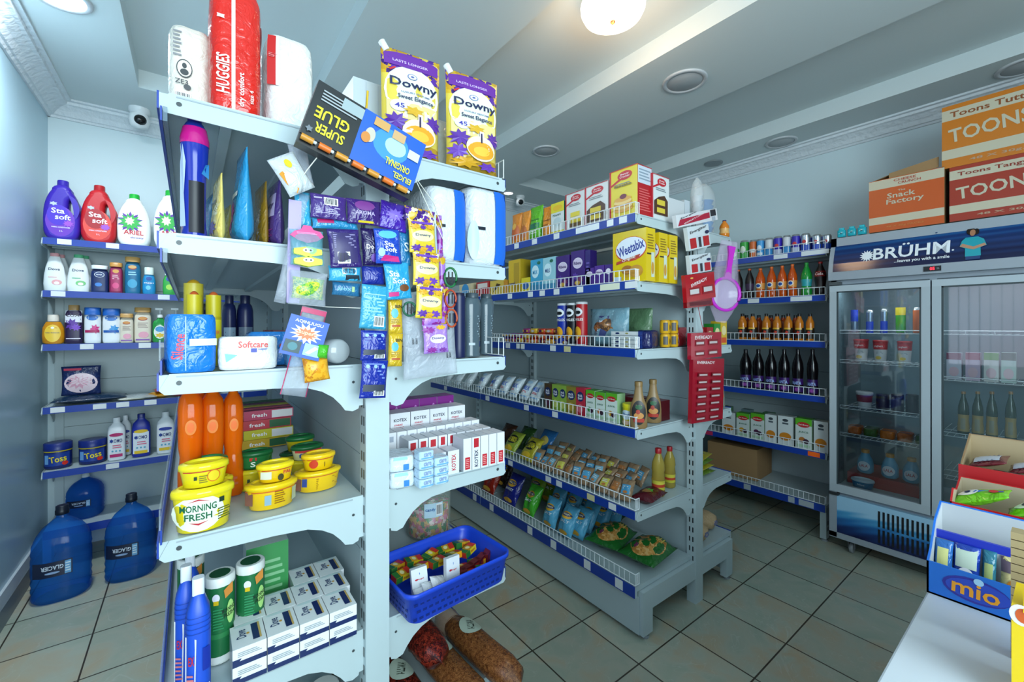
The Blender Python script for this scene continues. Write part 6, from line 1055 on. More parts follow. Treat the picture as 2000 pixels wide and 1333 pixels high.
# ================================================================== things hanging on the farther gondola's post
HB = 1.15
EN = [('t', 'Energizer', .5, .82, .8, .16, '#181c24', 8), ('r', .06, .06, .34, .5, '#b82028'), ('r', .38, .06, .62, .56, '#c8d0d8'), ('r', .44, .06, .56, .5, '#30343c'), ('r', .66, .06, .94, .5, '#b82028'), ('e', .88, .66, .1, .08, '#1c2c50')]
hang(lambda w, h: tmpl(carton, w, .02, h, '#d8d8dc', None, None, [('p', [(.02, .1), (.8, .3), (.8, .78), (.08, .6)], '#b01c3c'), ('t', 'Energizer', .3, .84, .4, .16, '#181c24', 8), ('t', "WORLD'S LONGEST", .45, .55, .6, .12, '#f0e8e8', 10), ('r', .82, .4, .96, .95, '#1c2430'), ('r', .85, .02, .93, .35, '#a8b0bc')]), 'battery_pack', 'wide white and crimson battery card at the top of the hanging row', 'batteries', (1317, 424), (1396, 406), (1398, 432), (1318, 444), HB)
hang(lambda w, h: tmpl(carton, w, .02, h, '#d4dade', None, None, EN), 'battery_pack', 'white battery card with black lettering, upper one', 'batteries', (1338, 446), (1380, 437), (1384, 482), (1343, 490), HB)
hang(lambda w, h: tmpl(carton, w, .02, h, '#d0d6da', None, None, EN), 'battery_pack', 'white battery card with black lettering, lower one', 'batteries', (1343, 500), (1384, 494), (1386, 530), (1345, 536), HB)
hang(lambda w, h: tmpl(carton, w, .02, h, '#b0141c/g', None, None, [('t', 'EVEREADY', .45, .68, .56, .12, '#f0e8e8', 10), ('r', .1, .2, .46, .5, '#901018'), ('r', .12, .26, .42, .44, '#d0c8c8'), ('r', .54, .2, .92, .52, '#901018'), ('r', .58, .28, .88, .46, '#c8c0c0'), ('e', .2, .86, .05, .03, '#e0b050')]), 'battery_pack', 'red battery card hanging over the third shelf corner', 'batteries', (1338, 540), (1393, 530), (1392, 582), (1334, 590), HB-.02)
hang(lambda w, h: tmpl(carton, w, .02, h, '#8c1018/g', None, None, [('r', .1, .2, .9, .7, '#601018')]), 'battery_pack', 'dark red battery card just under the first red one', 'batteries', (1338, 588), (1391, 582), (1390, 597), (1338, 602), HB)
def evcard(n): return [('t', 'EVEREADY', .4, 1-.5/n*.9 if n > 3 else .82, .56, .045 if n > 3 else .13, '#e8e0e0')]+[x for i in range(n) for k in (0, 1) for x in (('r', .12+.42*k, (i+.25)/(n*1.25), .42+.44*k, (i+.8)/(n*1.25), '#84101c'), ('r', .15+.42*k, (i+.4)/(n*1.25), .39+.44*k, (i+.62)/(n*1.25), '#c8b8b8'))]
hang(lambda w, h: tmpl(carton, w, .02, h, '#a8142c/g', None, None, evcard(2)), 'battery_pack', 'short crimson battery card above the long one', 'batteries', (1345, 652), (1404, 648), (1407, 697), (1347, 702), HB-.004)
hang(lambda w, h: tmpl(carton, w, .02, h, '#a01428/g', None, None, evcard(7)), 'battery_pack', 'long crimson battery card with seven rows of cells', 'batteries', (1346, 704), (1407, 698), (1412, 820), (1351, 823), HB)
b = MB(); b.tube([W(1358, 432, HB), W(1362, 500, HB), W(1364, 545, HB)], .0016, '#383c40', 5).tube([W(1362, 592, HB+.01), W(1372, 640, HB+.01), W(1376, 652, HB)], .0016, '#a81c2c', 5)
put([('display_wire', b.mesh('w'), [])], 'display_wire', (0, 0, 0), 0, 'thin wire strip carrying the hanging batteries in front of the post', 'wire', ordn=False)
def strainer():
    c = W(1417, 575, 1.11); R = .085; b = MB()
    b.tube([(R*math.cos(6.283*i/24), 0, R*math.sin(6.283*i/24)) for i in range(25)], .009, '#c02cc0', 8)
    b.loft([[(R*q*math.cos(6.283*i/20), .03*(1-q*q), R*q*math.sin(6.283*i/20)) for i in range(20)] for q in (1, .8, .55, .3, .02)], '#c8b8d4/t.85', True, False)
    h = MB(); h.prism([(-.022, R), (.02, R), (.014, R+.06), (.02, R+.13), (.026, R+.17), (-.018, R+.17), (-.01, R+.13), (-.012, R+.06)], 'y', -.008, .006, '#c02cb8')
    f = MB(); f.loft([[(x*math.cos(6.283*i/20), .014+.02*math.sin(6.283*i/20)*k, z) for i in range(20)] for x, z, k in ((.05, R+.2, .5), (.065, R+.1, .8), (.085, .03, 1.5), (.088, -.04, 1.5), (.06, -.1, .8), (.03, -.15, .3))], '#c8b8d0/t.28')
    put([('mesh_bowl', b.mesh('b'), []), ('handle', h.mesh('h'), []), ('bag_film', f.mesh('f'), [])], 'strainer', tuple(c), 0, 'magenta plastic strainer in a clear bag hanging beside the batteries', 'strainer', ordn=False, rot=(0, .12, -.45))
strainer()
# ---- right side of the farther gondola
for i, (x, c, nm, h) in enumerate(((2.3, '#a81c24', 'red', .1), (2.38, '#2c8c34', 'green', .12), (2.455, '#d8b428', 'yellow and orange', .135))):
    put(tmpl(carton, .068, .06, h, c, c, None, [('e', .5, .6, .36, .2, '#e8d8a0'), ('r', .1, .08, .9, .3, '#d8501c')]), 'snack_carton', (x, 1.25, Z2+.0005), 0, nm+' snack carton on the third shelf behind the hanging batteries', 'carton', 'snack cartons right of the post')
put(tmpl(bagT, .1, .13, .05, '#8c9484/t.9', seed=101, stand=True, dec=[('r', .3, .5, .7, .66, '#e8641c')]), 'food_bag', (2.44, 1.24, Z3+.0005), 0, 'greyish clear bag with orange sticker right of the crimson batteries', 'bag')
put(tmpl(bagT, .12, .1, .05, '#b04818/g', seed=102, stand=True), 'food_bag', (2.33, 1.32, Z3+.0005), 0, 'rust orange bag behind the long battery card', 'bag')
for i in range(4): put(tmpl(flatpack, .2, .11, .03, ['#5c7c20/g', '#a0941c/g'][i % 2], [('s', .4, .5, .25, .3, '#c8b828' if i % 2 == 0 else '#3c6420', 6)], 103+i), 'noodle_packet', (2.33, 1.31, Z4+.002+.031*i), 4*i, ['bottom', 'second', 'third', 'topmost'][i]+' green and yellow flat packet in the small stack right of the post', 'packet', 'flat packets on the fifth shelf')
def ricebag():
    b = MB(); n = 14; b.loft([[(q*.075*math.cos(6.283*i/n), z*.4-.2, .05+q*.05*math.sin(6.283*i/n)) for i in range(n)] for q, z in ((.1, 0), (.75, .04), (1, .15), (1, .4), (1, .7), (.8, .86), (.3, .92))][::-1], 'pat/#c8a880,#b89870,#c0a078,#d0b48c/300/m')
    c = MB(); c.loft([[(q*.075*math.cos(6.283*i/n)*(1+.3*math.sin(i*4)), -(z*.4-.2), .05+q*.05*math.sin(6.283*i/n)) for i in range(n)] for q, z in ((.3, -.0), (.25, -.02), (.6, -.09))], '#8890c0/t.7')
    T = [('bag_body', b.mesh('b'), []), ('knotted_end', c.mesh('c'), [])]; T[1][1].transform(Matrix.Translation((0, -.4, 0))); return T
for i, (x, y, z, rz, lab) in enumerate(((2.255, 1.42, 0, 4, 'left cream grain bag with twisted end'), (2.42, 1.46, 0, 8, 'right cream grain bag with twisted end'), (2.33, 1.6, .1, 10, 'uppermost cream grain bag with twisted end'))):
    put(ricebag(), 'grain_bag', (x, y, .252+z), rz, lab+' on the bottom deck right of the post', 'bag', 'cream grain bags right of the post')

# ================================================================== wall shelving of drinks
X3 = 3.405
CC = {'green': ('#2c9c38', [('e', .5, .5, .3, .2, '#d8e0d0')]), 'orange': ('#c86024', [('r', .1, .3, .9, .5, '#d8d8d8')]), 'light blue': ('#3c94d0', [('e', .5, .5, .3, .16, '#d8e4f0'), ('r', .1, .1, .9, .25, '#c8d0d8')]), 'silver and blue': ('#b4bcc4/M', [('r', .0, .0, 1, .38, '#2048b0'), ('e', .5, .55, .2, .1, '#c02c30')]), 'violet': ('#3020a8', [('e', .5, .5, .25, .1, '#c02c30'), ('r', 0, 0, 1, .3, '#a8b0c8')]), 'pale': ('#c8ccd0', [('r', 0, 0, 1, .4, '#2c84c0')])}
row = []
for l, r, k, t in ((1428, 1441, 'green', 486), (1442, 1459, 'green', 470), (1461, 1475, 'orange', 469), (1475, 1490, 'light blue', 467), (1491, 1507, 'pale', 465), (1508, 1525, 'violet', 462), (1526, 1542, 'pale', 460), (1543, 1560, 'violet', 458), (1561, 1580, 'silver and blue', 456), (1584, 1602, 'silver and blue', 458), (1604, 1622, 'silver and blue', 458)):
    row.append((Ca(CC[k][0], dec=CC[k][1]), 'drink_can', k+' drink can on the top wall shelf', 'can', l, r, t))
rowX(X3, Z0, 'drink cans on the top wall shelf', row)
rowX(X3+.1, Z0, 'drink cans on the top wall shelf', [(Ca('#2c3cb0'), 'drink_can', 'can in the second row of the top wall shelf', 'can', 1445+19*i, 1460+19*i, 470-1.3*i) for i in range(9)])
def soda(m, cap, lbl, dec=None, p='coke', al=''): return Bt(p, m, cap, capr=.36, bands=[(.3, .5, lbl)] if lbl else None, dec=dec)
FA = [('e', .45, .42, .3, .08, '#e8e0d0'), ('e', .45, .42, .22, .05, '#1c4ca0')]
rowX(X3, Z1, 'soft drink bottles on the second wall shelf', [
 (soda('#180c0c', '#c8501c', '#20141c'), 'drink_bottle', 'dark soda bottle with orange cap, leftmost', 'bottle', 1430, 1447, 527), (soda('#140c10', '#c8501c', '#3c2c48'), 'drink_bottle', 'dark soda bottle with orange cap beside the orange sodas', 'bottle', 1452, 1469, 525)]+
 [(soda('#c04c10/t.95', '#d86820', '#d08a3c', FA), 'drink_bottle', 'orange soda bottle on the second wall shelf', 'bottle', l, l+19, t) for l, t in ((1472, 524), (1494, 521), (1515, 519), (1535, 516))]+
 [(soda('#1c8c34/t.95', '#1c8c34', '#2c98a0', [('p', [(.1, .3), (.9, .42), (.9, .5), (.1, .38)], '#d8c830')]), 'drink_bottle', 'green lemon soda bottle between orange sodas and cola', 'bottle', 1560, 1583, 513), (soda('#1c0c0c', '#a81c20', None, [('r', .05, .56, .95, .72, '#8c1418'), ('t', 'Cola', .5, .64, .7, .08, '#f0dcdc')], 'coke'), 'drink_bottle', 'dark cola bottle with red label nearest the cooler', 'bottle', 1587, 1611, 511)])
rowX(X3, Z2, 'amber drink bottles on the third wall shelf', [(Bt('juice', '#c0701c/t.95', '#14181c', capr=.42, bands=[(.1, .48, '#241c14')], dec=[('r', .1, .42, .9, .48, '#d8a828'), ('s', .5, .3, .25, .1, '#c83c28', 5)]), 'drink_bottle', 'amber juice bottle with black cap on the third wall shelf', 'bottle', l, l+17, 613) for l in (1438, 1458, 1485, 1506, 1528, 1550, 1571)])
rowX(X3+.1, Z2, 'amber drink bottles on the third wall shelf', [(Bt('juice', '#9c3c14/t.95', '#14181c', capr=.42), 'drink_bottle', 'juice bottle in the second row of the third wall shelf', 'bottle', l, l+17, 616) for l in (1446, 1470, 1494, 1518, 1542)])
rowX(X3, Z3, 'dark grape soda bottles on the fourth wall shelf', [(Bt('coke', '#0c080c/g', '#141018', capr=.34, bands=[(.04, .34, '#34145c')], dec=[('t', 'FANTA', .5, .24, .8, .07, '#98b4e8'), ('e', .6, .1, .2, .04, '#8c3c98')]), 'drink_bottle', 'dark grape soda bottle with purple label on the fourth wall shelf', 'bottle', l, l+23, 683) for l in (1440, 1465, 1490, 1516, 1543, 1572)])
TW = [('e', .5, .86, .2, .05, '#384048'), ('r', .3, .72, .7, .78, '#4c5860'), ('e', .5, .3, .4, .14, '#c87c20')]
rowX(X3, Z4, 'juice cartons on the fifth wall shelf', [(Bo(.07, '#c8d0cc', '#98b494', '#488c28', dec=DM(c)) if dm else Bo(.07, '#ccd2d2', '#a0a8a8', dec=TW), 'juice_carton', lab, 'carton', l, r, t) for l, r, t, dm, c, lab in (
 (1410, 1436, 806, 0, '', 'white juice carton with red fruit at the left end of fifth wall shelf'), (1438, 1464, 808, 1, '#c89428', 'green topped juice carton showing pineapple, leftmost of the green ones'), (1466, 1493, 809, 1, '#4c2444', 'green topped juice carton showing dark fruit, middle of the green ones'), (1494, 1517, 811, 0, '', 'white juice carton between two green topped ones'),
 (1519, 1549, 814, 0, '', 'wide white juice carton showing orange fruit'), (1553, 1586, 819, 1, '#a8682c', 'green topped juice carton nearest the cooler'), (1589, 1618, 824, 0, '', 'white juice carton with oranges at the right end by the cooler'))])
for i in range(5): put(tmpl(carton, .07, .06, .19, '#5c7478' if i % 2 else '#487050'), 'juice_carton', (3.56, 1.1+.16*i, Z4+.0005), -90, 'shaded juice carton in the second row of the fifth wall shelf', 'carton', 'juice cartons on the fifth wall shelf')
bx = MB().box(-.16, .16, -.19, .19, 0, .24, CARD).box(-.008, .008, -.191, .191, .2401, .2405, '#6c5438')
put([('cardboard_box', bx.mesh('b'), [])], 'cardboard_box', (3.64, 1.68, .2505), 4, 'brown cardboard box on the lowest deck of the wall shelving', 'box')

# ================================================================== glass door cooler
FX, FY0, FY1 = 3.30, .0, .96
def cooler():
    r = link('drinks_cooler', None); r['label'] = 'tall grey two door glass drinks cooler with blue printed sign'; r['category'] = 'cooler'; THINGS.append((r, False))
    G = '#98a2ac'; S = '#5c7078'
    b = MB(); b.box(FX+.04, 3.9, FY1-.03, FY1, .1, 2.02, G).box(FX+.04, 3.9, FY0, FY0+.03, .1, 2.02, G).box(3.86, 3.9, FY0, FY1, .1, 2.02, G).box(FX+.04, 3.9, FY0, FY1, 1.72, 2.02, G).box(FX+.04, 3.9, FY0, FY1, .36, .42, G).box(FX+.04, 3.9, FY0, FY1, .1, .14, G)
    b.box(3.84, 3.859, FY0+.03, FY1-.03, .42, 1.72, S).box(FX+.06, 3.84, FY1-.034, FY1-.0305, .42, 1.72, S).box(FX+.06, 3.84, FY0+.0305, FY0+.034, .42, 1.72, S).box(FX+.05, 3.84, FY0+.03, FY1-.03, .4205, .424, '#8ca0a8').box(FX+.04, FX+.08, .465, .495, .42, 1.72, G)
    link('cabinet_body', b.mesh('cabinet_body'), r)
    # sign with curved face
    sg = MB(); prof = [(FX-.012, 1.745), (FX-.014, 1.797), (FX-.004, 1.85), (FX+.012, 1.905), (FX+.036, 1.96), (FX+.07, 2.005), (FX+.1, 2.03)]
    rings = [[(x, y, z) for x, z in prof]+[(FX+.12, y, 2.03), (FX+.12, y, 1.745)] for y in (FY0, FY1)]
    sg.loft(rings, G, False); link('sign_housing', sg.mesh('sign_housing'), r)
    p = MB(); pf = prof[1:6]; L = [0]
    for a, c in zip(pf, pf[1:]): L.append(L[-1]+math.hypot(c[0]-a[0], c[1]-a[1]))
    w, h = FY1-FY0-.05, L[-1]
    def surf(u, v, e):
        v = min(max(v, 0), h-1e-6)
        for i in range(len(L)-1):
            if L[i] <= v <= L[i+1]:
                k = (v-L[i])/(L[i+1]-L[i]); x = pf[i][0]+(pf[i+1][0]-pf[i][0])*k; z = pf[i][1]+(pf[i+1][1]-pf[i][1])*k
                return (x-e*1.5, (FY0+FY1)/2-u, z+e*.3)
    n = 4
    for i in range(len(L)-1):
        p.add([surf(-w/2, L[i], .001), surf(w/2, L[i], .001), surf(w/2, L[i+1]-1e-5, .001), surf(-w/2, L[i+1]-1e-5, .001)], [(0, 1, 2, 3)], SWIRL, True)
    def U(px, py): return ((FY0+FY1)/2-WX(px, py, FX+.01).y)/w+.5
    ax, bx_ = U(1706, 490), U(1856, 480); WH = '#e8eef4'
    p.dec(surf, w, h, [('s', U(1694, 500), .38, .04, .17, WH, 14), ('e', U(1694, 500), .38, .016, .07, WH), ('t', 'BRÜHM', (ax+bx_)/2, .44, bx_-ax, .4, WH), ('e', U(1862, 498), .3, .005, .02, WH), ('t', '...leaves you with a smile', (U(1748, 505)+U(1856, 500))/2, .14, U(1856, 500)-U(1748, 505), .1, WH),
      ('e', U(1895, 470), .76, .017, .11, '#20140f'), ('e', U(1906, 470), .72, .012, .09, '#20140f'), ('e', U(1899, 470), .7, .0115, .09, '#b07c5c'), ('p', [(U(1886, 480), .58), (U(1910, 480), .58), (U(1922, 480), .5), (U(1928, 480), .34), (U(1916, 480), .3), (U(1917, 480), .1), (U(1886, 480), .1), (U(1886, 480), .3), (U(1875, 480), .36), (U(1879, 480), .5)], '#1c9cac'),
      ('p', [(U(1875, 480), .36), (U(1902, 480), .26), (U(1927, 480), .34), (U(1924, 480), .4), (U(1902, 480), .33), (U(1880, 480), .43)], '#b8886c'), ('r', U(1887, 480), .02, U(1916, 480), .1, '#1c3c70'), ('e', U(1827, 470), .86, .006, .05, '#143c70')], .002)
    link('printed_sign', p.mesh('printed_sign'), r)
    d = MB(); yc = WX(1822, 520, FX).y; d.box(FX-.018, FX-.012, yc-.035, yc+.035, 1.757, 1.785, '#101418'); d.dec(lambda u, v, e: (FX-.018-e, yc-u, 1.757+v), .07, .028, [('t', '05', .5, .5, .28, .6, '#ff2838/e3'), ('l', .75, .3, .9, .7, 2, '#8c9498')]); link('temperature_display', d.mesh('display'), r)
    # lower grille panel
    g = MB(); g.box(FX+.012, FX+.04, FY0+.02, FY1-.04, .13, .365, GRAD).box(FX+.005, FX+.04, FY1-.04, FY1, .1, .39, G).box(FX+.005, FX+.04, FY0, FY1, .095, .13, G)
    y0_, y1_ = WX(1716, 1050, FX).y, WX(1812, 1050, FX).y
    for i in range(11): y = y0_+(y1_-y0_)*i/10; g.box(FX+.0095, FX+.0118, y-.005, y+.005, .24, .335, '#0c1014').box(FX+.0095, FX+.0118, y-.005, y+.005, .145, .225, '#0c1014')
    link('grille_panel', g.mesh('grille'), r)
    for x in (FX+.08, 3.82):
        for y in (FY0+.08, FY1-.1):
            c = MB(); c.lathe([(.026, -.011), (.032, -.009), (.032, .009), (.026, .011)], '#8c9094', 20).lathe([(.012, -.013), (.012, .013)], '#3c4044', 14)
            me = c.mesh('caster'); me.transform(Matrix.Translation((x, y, .033)) @ Matrix.Rotation(math.pi/2, 4, 'X')); o = link('caster', me, r)
            k = MB().box(x-.014, x+.014, y-.018, y-.0135, .03, .1, '#707478').box(x-.014, x+.014, y+.0135, y+.018, .03, .1, '#707478').box(x-.014, x+.014, y-.018, y+.018, .085, .1, '#707478'); link('caster_fork', k.mesh('fork'), o)
    for y0, y1, hs_ in ((.487, .957, 1), (.005, .48, -1)):
        f = MB(); z0, z1 = .392, 1.71; a = .037
        AL = '#a8b4bc/M'
        f.box(FX, FX+.038, y0, y1, z0, z0+a*1.3, '#a4b0b8').box(FX, FX+.038, y0, y1, z1-a, z1, '#b0bcc4').box(FX, FX+.038, y0, y0+a, z0+a*1.3, z1-a, '#a8b4bc').box(FX, FX+.038, y1-a, y1, z0+a*1.3, z1-a, '#a8b4bc')
        f.box(FX+.003, FX+.012, y0+a, y0+a+.008, z0+a*1.3, z1-a, '#384448').box(FX+.003, FX+.012, y1-a-.008, y1-a, z0+a*1.3, z1-a, '#384448').box(FX+.003, FX+.012, y0+a, y1-a, z1-a-.008, z1-a, '#384448')
        o = link('door', f.mesh('door'), r); gl = MB(); q = [(FX+.014, y0+a, z0+a*1.3), (FX+.014, y1-a, z0+a*1.3), (FX+.014, y1-a, z1-a), (FX+.014, y0+a, z1-a)]; gl.add(q, [(0, 3, 2, 1)], 'cooler_glass'); link('door_glass', gl.mesh('door_glass'), o)
    hg = MB().box(FX+.0, FX+.04, .9, .96, 1.715, 1.735, '#4c5458').box(FX-.004, FX+.03, .91, .96, .368, .386, '#2c3034'); link('hinge', hg.mesh('hinge'), r)
    for y0, y1, zs in ((.5, .92, (1.405, 1.215, .92, .743)), (.04, .465, (1.405, 1.15, .84, .6))):
        for z in zs:
            k = MB(); WM = '#c4d0d4'
            for zz in (z, z+.02): k.tube([(FX+.07, y0, zz), (FX+.07, y1, zz)], .0022, WM, 4)
            for i in range(5): y = y0+(y1-y0)*i/4; k.tube([(FX+.07, y, z), (FX+.07, y, z+.02)], .0018, WM, 4)
            for i in range(15): y = y0+(y1-y0)*i/14; k.tube([(FX+.07, y, z), (3.82, y, z)], .0015, WM, 4)
            k.tube([(3.6, y0, z-.003), (3.6, y1, z-.003)], .002, WM, 4)
            link('wire_rack', k.mesh('rack'), r)
cooler()
for y in (.25, .72):
    l = bpy.data.lights.new('cooler_fill', 'AREA'); l.shape = 'RECTANGLE'; l.size = .04; l.size_y = .36; l.energy = 1.1; l.color = (.85, .95, 1); o = link('cooler_fill', l); o.location = (3.37, y, 1.70); o.rotation_euler = (0, math.radians(-25), 0)  # added fill light in each bay to brighten the cooler contents
XI = 3.41
def RIM(z): return z+.003
rowX(XI, RIM(1.405), 'cans on the top rack inside the cooler', [(Ca('#9cacc0/M', dec=[('r', 0, .5, 1, 1, '#2040b0') if l < 1670 else ('r', 0, 0, 1, .5, '#2040b0')]), 'drink_can', 'silver and blue can behind the cooler glass', 'can', l, l+15, t) for l, t in ((1660, 606), (1690, 606), (1718, 604))]+
 [(Ca('#3c9c28', dec=[('r', 0, .7, 1, 1, '#d0b820')]), 'drink_can', 'green and yellow can behind the cooler glass', 'can', 1747, 1768, 601), (Ca('#c05c20'), 'drink_can', 'orange can behind the cooler glass', 'can', 1781, 1800, 601)])
YG = [('e', .45, .74, .42, .13, '#c82c34'), ('t', 'yoghurt', .45, .74, .6, .1, '#e8dcd8'), ('e', .45, .25, .2, .07, '#d8b84c'), ('l', .3, .42, .75, .52, 2, '#98a0a8')]
rowX(XI, RIM(1.215), 'yoghurt cups inside the cooler', [(Bt('cup', '#c8c8c8', '#9c1c20', capr=1.02, z0=.92, bands=[(.6, .92, '#a8282c')], dec=YG), 'yoghurt_cup', 'white and red yoghurt cup behind the cooler glass', 'cup', l, l+31, t) for l, t in ((1663, 663), (1701, 665), (1749, 667))])
rowX(XI, RIM(.92), 'tubs on the third rack inside the cooler', [(Bt('cup', '#c0c4c8', '#b0b4b8', capr=1.02, z0=.86, bands=[(.4, .8, '#7c2c38')]), 'yoghurt_cup', 'white dessert tub behind the cooler glass', 'tub', 1667, 1702, 766)]+[(Bt('jarw', '#241c30', '#181420', capr=1.0), 'dark_pot', 'dark pot on the third rack behind the glass', 'pot', 1708+29*i, 1735+29*i, 772) for i in range(3)])
for i in range(5): put(tmpl(pack, .07, .1, .05, ['#b0581c/g', '#c06820/g', '#2c5c28/g'][(i*2) % 3], seed=i), 'chilled_packet', (3.5, .87-.082*i, .748), -90, ['orange', 'green', 'tan', 'orange', 'green'][i]+' packet on the fourth rack inside the cooler', 'packet', 'packets on the fourth rack inside the cooler')
bx = MB().box(-.16, .16, -.19, .19, 0, .07, '#a01c20'); put([('red_carton_tray', bx.mesh('t'), [])], 'red_carton_tray', (3.62, .715, .4245), 0, 'flat red carton tray under the blue bottles inside the cooler', 'tray')
for i, px in enumerate((1689, 1737, 1780)):
    y = WX(px, 880, 3.51).y; put(tmpl(bottle, 'lala', .085, .15, '#58a4c8', '#c88c3c', capr=.5, z0=.86, dec=[('e', .5, .32, .36, .2, '#d8e0e8'), ('t', 'LALA', .5, .34, .5, .12, '#c03c48')]), 'milk_bottle', (3.525, y, .496), -90, 'round light blue milk bottle on the red tray inside the cooler', 'bottle', 'light blue milk bottles inside the cooler')
put(tmpl(tub, .12, .09, .06, '#2c80b0', '#b8d0dc', [('t', 'blue', .5, .5, .3, .2, '#d8e8f0')], .25), 'spread_tub', (3.40, WX(1684, 930, 3.39).y, .4245), -90, 'blue margarine tub with pale lid on the cooler floor', 'tub')
rowX(XI, RIM(1.15), 'cartons behind the right glass door', [(Bo(.06, c, dec=[('r', 0, .75, 1, 1, c2), ('e', .5, .3, .35, .18, '#c8a8b0')]), 'juice_carton', nm+' topped white carton behind the right cooler door', 'carton', l, l+30, 690) for l, c, c2, nm in ((1848, '#b4b8c4', '#6c2c48', 'plum'), (1885, '#b8a4b8', '#8c3450', 'crimson'), (1921, '#c0c4c0', '#4c8c2c', 'green'), (1955, '#a8c0b8', '#2c4c40', 'dark green'))])
rowX(XI, RIM(.84), 'gold labelled bottles behind the right glass door', [(Bt('soda', '#3c4838/t.95', '#a07038', capr=.4, bands=[(.1, .48, '#a88c50')], dec=[('r', .3, .15, .7, .4, '#8c8468')]), 'drink_bottle', 'dark bottle with gold label behind the right cooler door', 'bottle', l, l+25, 766) for l in (1868, 1896, 1924, 1961)])
# cartons on the cooler
ZT = 2.031
def topbox(w, h, dec, side, flaps=False):
    T = carton(w, .38, h, '#b85c1c', side, CARD, dec); 
    if flaps:
        f = MB(); f.obox((w*.1, -.17, h+.022), (w*.32, .01, .02), (0, .002, .03), (0, -.0015, 0), CARD).obox((-w*.28, .0, h+.02), (w*.2, 0, .018), (0, .17, 0), (0, 0, .0015), CARD); T.append(('flap', f.mesh('f'), []))
    return T
CRM = '#c4bca4'
S1 = [('r', 0, 0, 1, 1, '#c45414'), ('r', 0, .82, 1, .99, CRM), ('r', 0, .14, 1, .28, CRM), ('t', 'CHEESE', .5, .94, .3, .045, '#a83820'), ('t', 'CRUNCH', .56, .88, .3, .045, '#a83820'), ('t', 'The', .46, .74, .1, .03, CRM), ('t', 'Snack', .45, .66, .38, .1, CRM), ('t', 'Factory', .5, .53, .5, .12, CRM), ('t', '48 X 40g PACKS', .5, .07, .5, .04, '#c87c3c')]
def TN(c, t1, c1, t2): return [('r', 0, 0, 1, 1, c), ('r', 0, .76, 1, .93, CRM), ('r', 0, .14, 1, .29, CRM), ('t', t1, .46, .845, .8, .09, c1), ('t', 'TOONS', .33, .53, .56, .22, CRM, 4), ('t', t2, .5, .07, .6, .05, '#b8987c'), ('e', .8, .56, .1, .11, CRM), ('e', .8, .56, .09, .1, c)]
def putbox(y0, y1, z, h, dec, side, lab, flaps=False, x=3.37): put(topbox(R3(y0-y1), h, dec, side, flaps), 'snack_carton', (x+.19, (y0+y1)/2, z), -90, lab, 'carton', 'snack cartons on top of the cooler')
putbox(.772, .44, ZT, .315, S1, '#9c7c54', 'orange snack carton with open flaps on top of the cooler', True)
putbox(.42, -.1, ZT, .30, TN('#a03018', 'Toons Tangy Tomato', '#8c2c18', '48 X 30g. Packs'), '#8c5c3c', 'lower red and cream snack carton at the right of the cooler top')
putbox(.45, -.08, ZT+.301, .345, TN('#c87414', 'Toons Tutti Frutti', '#8c4c20', '48 X 30g. Packs'), '#9c7040', 'upper orange and cream snack carton, topmost of the stack')
for i in range(3):
    b = MB().rbox(-.022, .022, -.015, .015, 0, .045, .01, '#28a8b8/g').rbox(-.014, .014, -.012, .012, .045, .06, .006, '#30b4c4/g'); b.dec(flat(-.0155), .044, .045, [('e', .5, .5, .12, .1, '#105c70')])
    put([('clip', b.mesh('c'), [])], 'plastic_clip', (3.385, WX(1644+20*i, 445, 3.385).y, 2.031+(.0 if i < 3 else 0)), -90, 'small turquoise plastic clip on top of the cooler beside the carton', 'clip', 'turquoise clips on the cooler')

# ================================================================== counter in front
c = MB().box(.5, 2.0, -.75, .165, .92, .95, '#c4ccd4').box(.53, 1.97, -.72, .13, .08, .92, '#a8b0b8').box(.56, 1.94, -.7, .1, 0, .08, '#40464c')
t_ = MB().box(.5, 2.0, .165, .167, .92, .95, '#98a0a8'); put([('counter_body', c.mesh('c'), []), ('edge_band', t_.mesh('e'), [])], 'shop_counter', (0, 0, 0), 0, 'white topped shop counter in the lower right corner', 'counter', ordn=False)
CZ = .9505
def tray(x0, x1, y0, y1, hf, hb, outer, inner, mid=None, midc=None):
    b = MB(); t = .003
    b.box(x0, x1, y0, y1, 0, t, inner)
    b.box(x0, x0+t, y0, y1, 0, hf, outer); b.box(x1-t, x1, y0, y1, 0, hb, outer)
    b.box(x0+t, x0+t+.001, y0+t, y1-t, t, hf-.002, inner); b.box(x1-t-.001, x1-t, y0+t, y1-t, t, hb-.002, inner)
    for y in (y0, y1-t): b.prism([(x0, 0), (x1, 0), (x1, hb), (x0+(x1-x0)*.55, hb*.86), (x0+(x1-x0)*.2, hf*1.25), (x0, hf)], 'y', y, y+t, outer)
    for y in (y0+t, y1-t-.001): b.prism([(x0+t, 0), (x1-t, 0), (x1-t, hb-.003), (x0+(x1-x0)*.55, hb*.84), (x0+(x1-x0)*.2, hf*1.22), (x0+t, hf-.003)], 'y', y, y+.001, inner)
    parts = [('tray_body', b, [])]
    if mid: m = MB().box(mid[0], mid[0]+t, y0+t, y1-t, t, mid[1], inner).box(mid[0]-.0015, mid[0]+t+.0015, y0+t, y1-t, mid[1]-.014, mid[1]+.001, midc); parts.append(('divider', m, []))
    return parts
def facing_x(x0, yc, z0): return lambda u, v, e: (x0-e, yc-u, z0+v)
P = tray(1.105, 1.235, -.04, .168, .06, .14, '#1c6ccc', '#b4b8bc', (1.172, .1), '#1c30b0')
P[0][1].dec(facing_x(1.105, .064, 0), .208, .06, [('e', .3, .52, .2, .36, '#2c2c98'), ('e', .31, .52, .19, .3, '#2848b8'), ('t', 'mio', .3, .52, .28, .42, '#f0a020', -2), ('e', .32, .82, .03, .1, '#a8d4f0')])
